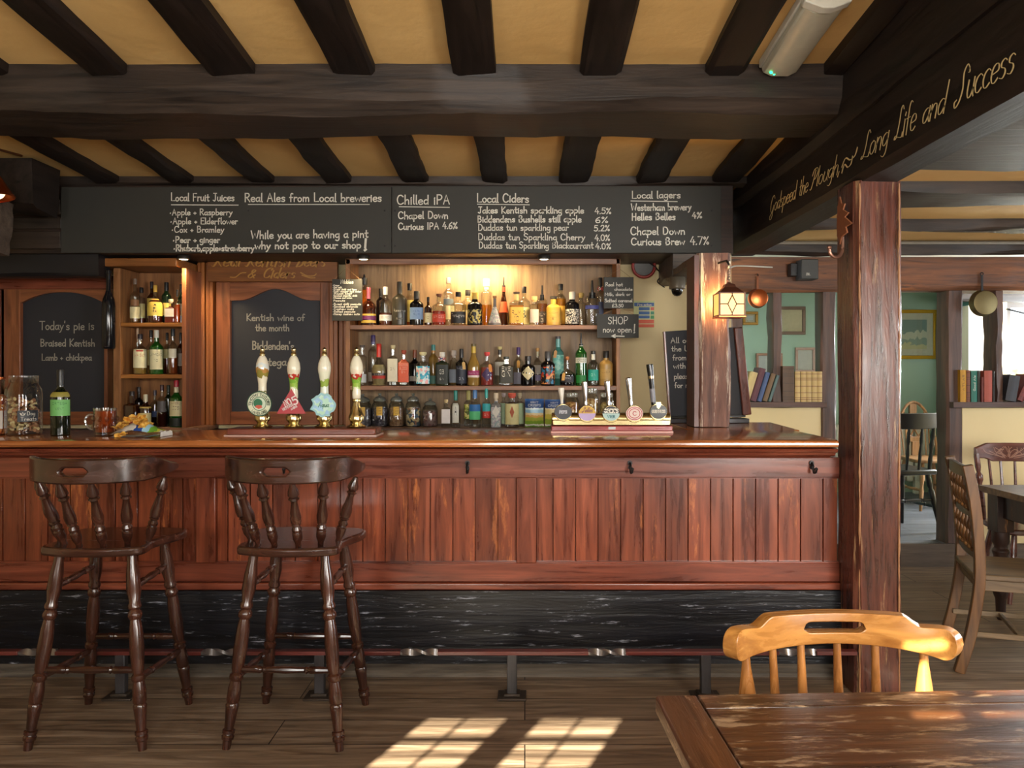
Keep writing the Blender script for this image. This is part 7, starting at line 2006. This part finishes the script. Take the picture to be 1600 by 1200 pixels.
for (a, b, c, d) in ((lx - lw, lx + lw, YLn - lw, YLn - lw + .002), (lx - lw, lx + lw, YLn + lw - .002, YLn + lw), (lx - lw, lx - lw + .002, YLn - lw, YLn + lw), (lx + lw - .002, lx + lw, YLn - lw, YLn + lw)):
    MB().box(a, b, c, d, z0_ + .004, z1_ - .004).build('glass_pane', pane_m, ln, smooth=False)
zm = (z0_ + z1_) / 2
cm_ = MB(); yy = YLn - lw - .002
q = [Vector((lx, yy, z1_ - .014)), Vector((lx + .022, yy, zm)), Vector((lx, yy, z0_ + .014)), Vector((lx - .022, yy, zm))]
for a, b in zip(q, q[1:] + q[:1]): cm_.tube([a, b], .0026, 5)
cm_.tube([(lx - lw, yy, zm), q[3]], .0026, 5).tube([q[1], (lx + lw, yy, zm)], .0026, 5).tube([(lx, yy, z0_), q[2]], .0026, 5).tube([q[0], (lx, yy, z1_)], .0026, 5)
cm_.build('lead_lattice', plain((70, 50, 34), 0.5, metal=0.4), ln)
MB().lathe([(.001 + .075 * 1.15, 0), (.075 * 1.05, .006), (.050, .026), (.042, .030), (.034, .046), (.012, .052), (.010, .060)], (lx, YLn, z1_), 4, a0=math.pi / 4, a1=math.pi / 4 + 2 * math.pi).build('roof', plain((96, 56, 40), 0.4, metal=0.5), ln, smooth=False)
m = MB()
for k in range(6): m.tube([(lx + .007 * math.cos(a) * (1 if k % 2 else .25), YLn + .007 * math.cos(a) * (.25 if k % 2 else 1), z1_ + .064 + k * .014 + .010 * math.sin(a)) for a in [math.pi * j / 5 for j in range(10)]], .0018, 5, closed=True)
m.build('chain', M_STEEL, ln)
MB().tube([(lx, YLn, z1_ + .150), (lx, YLn + .05, z1_ + .175), (1.03, 4.255, z1_ + .175)], .006, 8).build('bracket', M_IRON, ln)
pl_ = bpy.data.lights.new('lantern_glow', 'POINT'); pl_.energy = 3.5; pl_.color = (1.0, 0.62, 0.26); pl_.shadow_soft_size = .03
po = bpy.data.objects.new('lantern_glow', pl_); COL.objects.link(po); po.location = (lx - .02, YLn + lw + .03, zm + .03)
o = MB().tube(catmull([(lx + .01, YLn + .02, z1_ + .165), (lx + .05, YLn + .2, z1_ + .15), (1.30, 4.9, 2.045), (1.75, 5.66, 2.135)], 8), .005, 6).build('flex_cable', M_WHITE)
tag(o, 'white flex looping from the lantern to the stud wall beam', 'cable')

# ------------------------------------------------------------------ pans, speaker, books, pictures along the stud wall
def pan(px, py, rad_px, ptop, mat, lab, Y=5.655, ang=0.0):
    s = Y / F; r = rad_px * s; c = P(px, py, Y)
    p = empty('hanging_pan', (c.x, Y, c.z - r), lab, 'pan', 'pans hung on the stud wall beam')
    MB().turned((c.x, Y - .005, c.z), (c.x, Y + .045, c.z), [(0, r * .86), (.04, r * .93), (.9, r), (1, r * 1.05)], 30).build('bowl', mat, p)
    zt = Z_(ptop, Y)
    MB().tube([(c.x, Y + .042, c.z + r * .92), (c.x + ang, Y + .044, zt - .015)], 0, rect=(.014, .005), up=(0, 1, 0)).tube([(c.x + ang + .011 * math.cos(a), Y + .044, zt - .004 + .011 * math.sin(a)) for a in [math.pi * k / 8 for k in range(16)]], .003, 6, closed=True, up=(0, 1, 0)).build('handle', M_IRON if mat is not M_COPPER else plain((120, 70, 44), 0.4, metal=0.7), p)
    MB().tube([(c.x + ang, Y + .075, zt + .004), (c.x + ang, Y + .035, zt + .004)], .003, 6).build('nail', M_IRON, p)
pan(1186.5, 465.5, 14.5, 428, M_COPPER, 'copper saucepan hanging beside the lantern')
pan(1540, 473, 20, 426, plain((112, 100, 66), 0.45, metal=0.7), 'dull brass frying pan hanging by the bright window')
spk = empty('loudspeaker', (X_(1262, 5.6), 5.60, Z_(437, 5.6)), 'small black loudspeaker mounted on the stud wall beam', 'loudspeaker')
sx0, sx1 = X_(1249, 5.6), X_(1276, 5.6)
MB().box(sx0, sx1, 5.56, 5.68, Z_(437, 5.6), Z_(406, 5.6)).build('cabinet', plain((52, 54, 52), 0.5), spk, bevel=0.006)
MB().box(sx0 - .045, sx0 + .005, 5.64, 5.715, Z_(430, 5.6), Z_(410, 5.6)).build('bracket', M_BLACK, spk, bevel=0.003)
t = MB(); ptext(t, 5.5592, 'JBL', 1259.5, 1266, 430, 3.4, .6, jit=0); t.build('badge', M_WHITE, spk, smooth=False)

ZSI = 1.1805
def book(px, w, top, col, lab, lean=0.0, group=None, tool=None, depth=.15, Y=5.715, bands_=True, title=None, tcol=(206, 176, 110)):
    s = Y / F; W_ = w * s; H = (628 - top) * s / math.cos(lean); x = X_(px, Y)
    o = MB()
    z = 0.0
    o.box(-W_ / 2, -W_ / 2 + .0025, 0, depth, 0, H).box(W_ / 2 - .0025, W_ / 2, 0, depth, 0, H)
    n = 6
    prof = [(-W_ / 2 + W_ * k / n, -.006 * math.sin(math.pi * k / n)) for k in range(n + 1)]
    poly = prof + [(W_ / 2, .004), (-W_ / 2, .004)]
    o.prism(poly, lambda u, v, d: (u, v, d), 0, H)
    M_ = Matrix.Rotation(lean, 4, 'Y')
    lift = abs(math.sin(lean)) * W_ / 2
    o.xform(M_)
    b = o.build('book', plain(col, 0.55, bump=.15), local=True, smooth=False)
    b.location = (x, Y, ZSI + lift)
    tag(b, lab, 'book', group)
    MB().box(-W_ / 2 + .0026, W_ / 2 - .0026, .0045, depth - .006, .003, H - .003).xform(M_).build('pages', plain((206, 192, 160), 0.8), b, local=True, smooth=False)
    f = lambda u, v: M_ @ Vector((u, -.0068 * math.cos(u / W_ * 2.6) - .0006, v))
    if tool:
        m = MB()
        for v in (.08, .14, .30, .52, .72, .78, .92): ribbon(m, [(-W_ * .48, v * H), (-W_ * .2, v * H), (W_ * .2, v * H), (W_ * .48, v * H)], f, lambda a, b_: .0035)
        m.build('spine_tooling', plain(tool, 0.5), b, local=True, smooth=False)
    if title:
        t = MB(); g = lambda u, v: f(-v, u)
        letter(t, title, g, H * .35, H * .85, -W_ * .15, W_ * .34, .002, jit=0); t.build('spine_lettering', plain(tcol, 0.5), b, local=True, smooth=False)
    return b
LB = 'books leaning on the left sill'
book(1166, 9.5, 583, (206, 182, 126), 'cream book leaning at the left end of the left sill', R(17), LB)
book(1176.7, 9.4, 577, (96, 50, 60), 'maroon book leaning second on the left sill', R(17), LB)
book(1186.3, 7, 583, (74, 96, 140), 'slate blue book leaning on the left sill', R(17), LB)
book(1194.9, 7.4, 585, (124, 98, 68), 'brown book leaning on the left sill', R(18), LB)
book(1202.4, 4.6, 587, (98, 124, 124), 'thin grey green book leaning against the slim stud', R(18), LB)
book(1232, 18, 572, (92, 68, 46), 'thick dark brown upright book beside the matching set', 0, None, tool=(60, 42, 28))
for i, px in enumerate((1246.2, 1255.2, 1263.6, 1272.4, 1280.6)):
    b = book(px, 8.2, 580.5, (206, 176, 112), 'tan leather volume with tooled spine, %s of the matching five' % ORD[i], 0, 'matching tan leather volumes', tool=(120, 66, 38))
RB = 'books on the right sill'
book(1505, 9, 578, (196, 142, 26), 'mustard yellow book at the left end of the right sill', 0, RB, title='ATLAS', tcol=(60, 40, 16))
book(1513, 6, 578.5, (120, 66, 40), 'mottled brown book next to the yellow one', 0, RB, tool=(70, 36, 22))
book(1522, 9.5, 579.5, (24, 110, 92), 'teal book with white script on its spine', 0, RB, title='Good Ale', tcol=(226, 226, 210))
book(1529.6, 4.4, 579, (54, 56, 48), 'slim dark book behind the teal one', 0, RB)
book(1534.8, 3.8, 589, (110, 46, 40), 'short dark red book on the right sill', 0, RB, Y=5.70)
book(1544, 12.5, 579, (168, 74, 54), 'wide brick red book on the right sill', 0, RB)
book(1552.5, 3.5, 580, (44, 42, 40), 'thin black book against the slim stud', 0, RB)
book(1579, 17, 588, (42, 42, 50), 'black book leaning at the right end of the right sill', R(10), None)
book(1594, 9, 588, (120, 46, 40), 'red leather book leaning at the picture edge', R(24), None, tool=(80, 30, 26))
book(1606, 9, 586, (70, 60, 58), 'dark grey book leaning beyond the red one', R(24), None)

def picture(pa, pb, pt, pbot, Y, fcol, mount, art, lab, fw=.03, metal=0.0, rough=.4):
    x0, x1, z0, z1 = X_(pa, Y), X_(pb, Y), Z_(pbot, Y), Z_(pt, Y)
    o = empty('picture_frame', ((x0 + x1) / 2, Y, z0), lab, 'picture', 'framed pictures on the green wall')
    m = MB().box(x0, x1, Y - .02, Y + .008, z0, z0 + fw).box(x0, x1, Y - .02, Y + .008, z1 - fw, z1).box(x0, x0 + fw, Y - .02, Y + .008, z0 + fw, z1 - fw).box(x1 - fw, x1, Y - .02, Y + .008, z0 + fw, z1 - fw)
    m.build('frame', plain(fcol, rough, metal=metal), o, bevel=0.004)
    MB().box(x0 + fw, x1 - fw, Y - .004, Y + .006, z0 + fw, z1 - fw).build('mount', plain(mount, 0.7), o, smooth=False)
    if art:
        k = fw + (x1 - x0) * .13; k2 = fw + (z1 - z0) * .13
        MB().box(x0 + k, x1 - k, Y - .006, Y - .003, z0 + k2, z1 - k2).build('artwork', art, o, smooth=False)
    MB().box(x0 + fw, x1 - fw, Y - .010, Y - .009, z0 + fw, z1 - fw).build('pane', glass((250, 252, 252), 0.08), o, smooth=False)
YGW = 8.188
picture(1160, 1184, 487, 508, YGW, (150, 112, 40), (206, 196, 166), bands('landscape_art', [(0, (60, 70, 50)), (.35, (100, 110, 90)), (.6, (190, 196, 190))], 0, .08, .6, .3, 40), 'small gilt framed landscape near the copper pan', .028, .5)
picture(1204, 1258, 479, 523, YGW, (104, 80, 58), (206, 198, 160), None, 'wide brown framed sheet on the green wall', .032)
picture(1181, 1222, 552, 600, YGW, (150, 108, 84), (206, 210, 206), None, 'pink wood framed picture behind the leaning books', .024)
picture(1242, 1273, 543, 582, YGW, (176, 146, 130), (214, 216, 210), None, 'pale framed picture above the tan volumes', .026)
picture(1388, 1463, 484, 561, YGW, (206, 160, 40), (222, 216, 190), bands('street_art', [(0, (186, 176, 110)), (.2, (206, 200, 150)), (.45, (150, 166, 150)), (.6, (206, 206, 180)), (.8, (130, 150, 140))], 0, .35, .5, .5, 16), 'large gold framed watercolour in the back room', .036, .5)

# ------------------------------------------------------------------ leaf hook on the post, emergency light, copper lamp
hx_, hy_ = 1.4225, 3.545
hk = empty('leaf_hook', (hx_, hy_, 1.93), 'rusty leaf shaped iron hook on the side of the big post', 'hook')
leaf = [(0, .235), (-.012, .20), (-.03, .195), (-.022, .17), (-.045, .15), (-.03, .135), (-.058, .10), (-.034, .09), (-.04, .065), (-.012, .05), (0, .02), (.012, .05), (.034, .065), (.03, .09), (.052, .11), (.03, .135), (.044, .16), (.02, .17), (.026, .20), (.012, .20)]
MB().prism(leaf, lambda u, v, d: (hx_ - d - .030 * math.cos(u * 22) + .008, hy_ + u * 1.45, 1.94 + v), 0, .007).build('leaf_plate', plain((150, 92, 60), 0.6, metal=0.3, bump=.6), hk, bevel=0.002)
MB().tube(catmull([(hx_ - .014, hy_, 2.0), (hx_ - .016, hy_ - .004, 1.945), (hx_ - .03, hy_ - .012, 1.912), (hx_ - .055, hy_ - .02, 1.902), (hx_ - .078, hy_ - .026, 1.916), (hx_ - .084, hy_ - .028, 1.94)], 6), [.008] * 31, 10).blob((hx_ - .084, hy_ - .028, 1.943), .012, .012, .010).build('hook_arm', plain((150, 110, 92), 0.35, metal=0.7), hk)

Y0e, Y1e = 2.90, 3.46; xe = 1.097
el = empty('emergency_light', (xe, 3.2, 2.69), 'grey emergency light batten on the ceiling at the upper right', 'light fitting')
def sl_(Y): return zc_front(Y) - .002
hw = .085
m = MB()
for (a, b, c) in ((Y0e, Y1e, 0),):
    vs = []
    for Y in (Y0e, Y1e):
        for (dx, dz) in ((-hw, 0), (hw, 0), (hw, -.035), (-hw, -.035)): vs.append((xe + dx, Y, sl_(Y) + dz))
    m.add(vs, [(0, 1, 2, 3), (4, 7, 6, 5), (0, 4, 5, 1), (1, 5, 6, 2), (2, 6, 7, 3), (3, 7, 4, 0)])
m.build('housing', plain((206, 204, 190), 0.4), el, bevel=0.005)
m = MB(); vs = []
for Y in (Y0e + .03, Y1e - .012):
    for (dx, dz) in ((-hw + .006, -.036), (-hw + .012, -.060), (-.035, -.078), (.035, -.078), (hw - .012, -.060), (hw - .006, -.036)): vs.append((xe + dx, Y, sl_(Y) + dz))
m.add(vs, [(0, 1, 2, 3, 4, 5), (6, 11, 10, 9, 8, 7)] + [(i, (i + 1) % 6, (i + 1) % 6 + 6, i + 6) for i in range(6)])
m.build('diffuser', plain((196, 192, 172), 0.3), el, bevel=0.006)
MB().add([(xe + dx, Y, sl_(Y) + dz) for Y in (Y0e - .014, Y0e + .03) for (dx, dz) in ((-hw - .004, 0), (hw + .004, 0), (hw, -.06), (.02, -.084), (-.02, -.084), (-hw, -.06))], [(0, 1, 2, 3, 4, 5), (6, 11, 10, 9, 8, 7)] + [(i, (i + 1) % 6, (i + 1) % 6 + 6, i + 6) for i in range(6)]).build('end_cap', plain((222, 220, 206), 0.35), el, bevel=0.004)
MB().blob((xe - .045, Y1e - .045, sl_(Y1e - .045) - .074), .007, .007, .006).blob((xe - .030, Y1e - .035, sl_(Y1e - .035) - .0765), .005, .005, .005).build('indicator_lamp', plain((30, 220, 120), 0.4, emit=(30, 240, 130), estr=6), el)

YCL = 4.30
cl = empty('copper_lamp', (X_(-8, YCL), YCL, Z_(312, YCL)), 'copper shaded lamp hanging at the far left edge', 'lamp')
cx0, cz0 = X_(-8, YCL), Z_(310, YCL)
MB().lathe([(.094, 0), (.098, .006), (.092, .014), (.082, .03), (.050, .10), (.030, .14), (.012, .16), (.010, .18)], (0, 0, 0), 30, cap0=False, cap1=True).xform(Matrix.Translation((cx0, YCL, cz0)) @ Matrix.Rotation(R(-8), 4, 'Y')).build('shade', M_COPPER, cl)
MB().blob((cx0 + .01, YCL, cz0 + .04), .042, .042, .045, 14, 8).build('bulb', plain((240, 220, 180), 0.4, emit=(255, 226, 170), estr=1.6), cl)
MB().tube([(cx0 - .01, YCL, cz0 + .17), (cx0 - .02, YCL + .06, cz0 + .28), (cx0 - .02, 4.56, cz0 + .30)], .007, 8).build('arm', plain((120, 74, 46), 0.4, metal=0.7), cl)
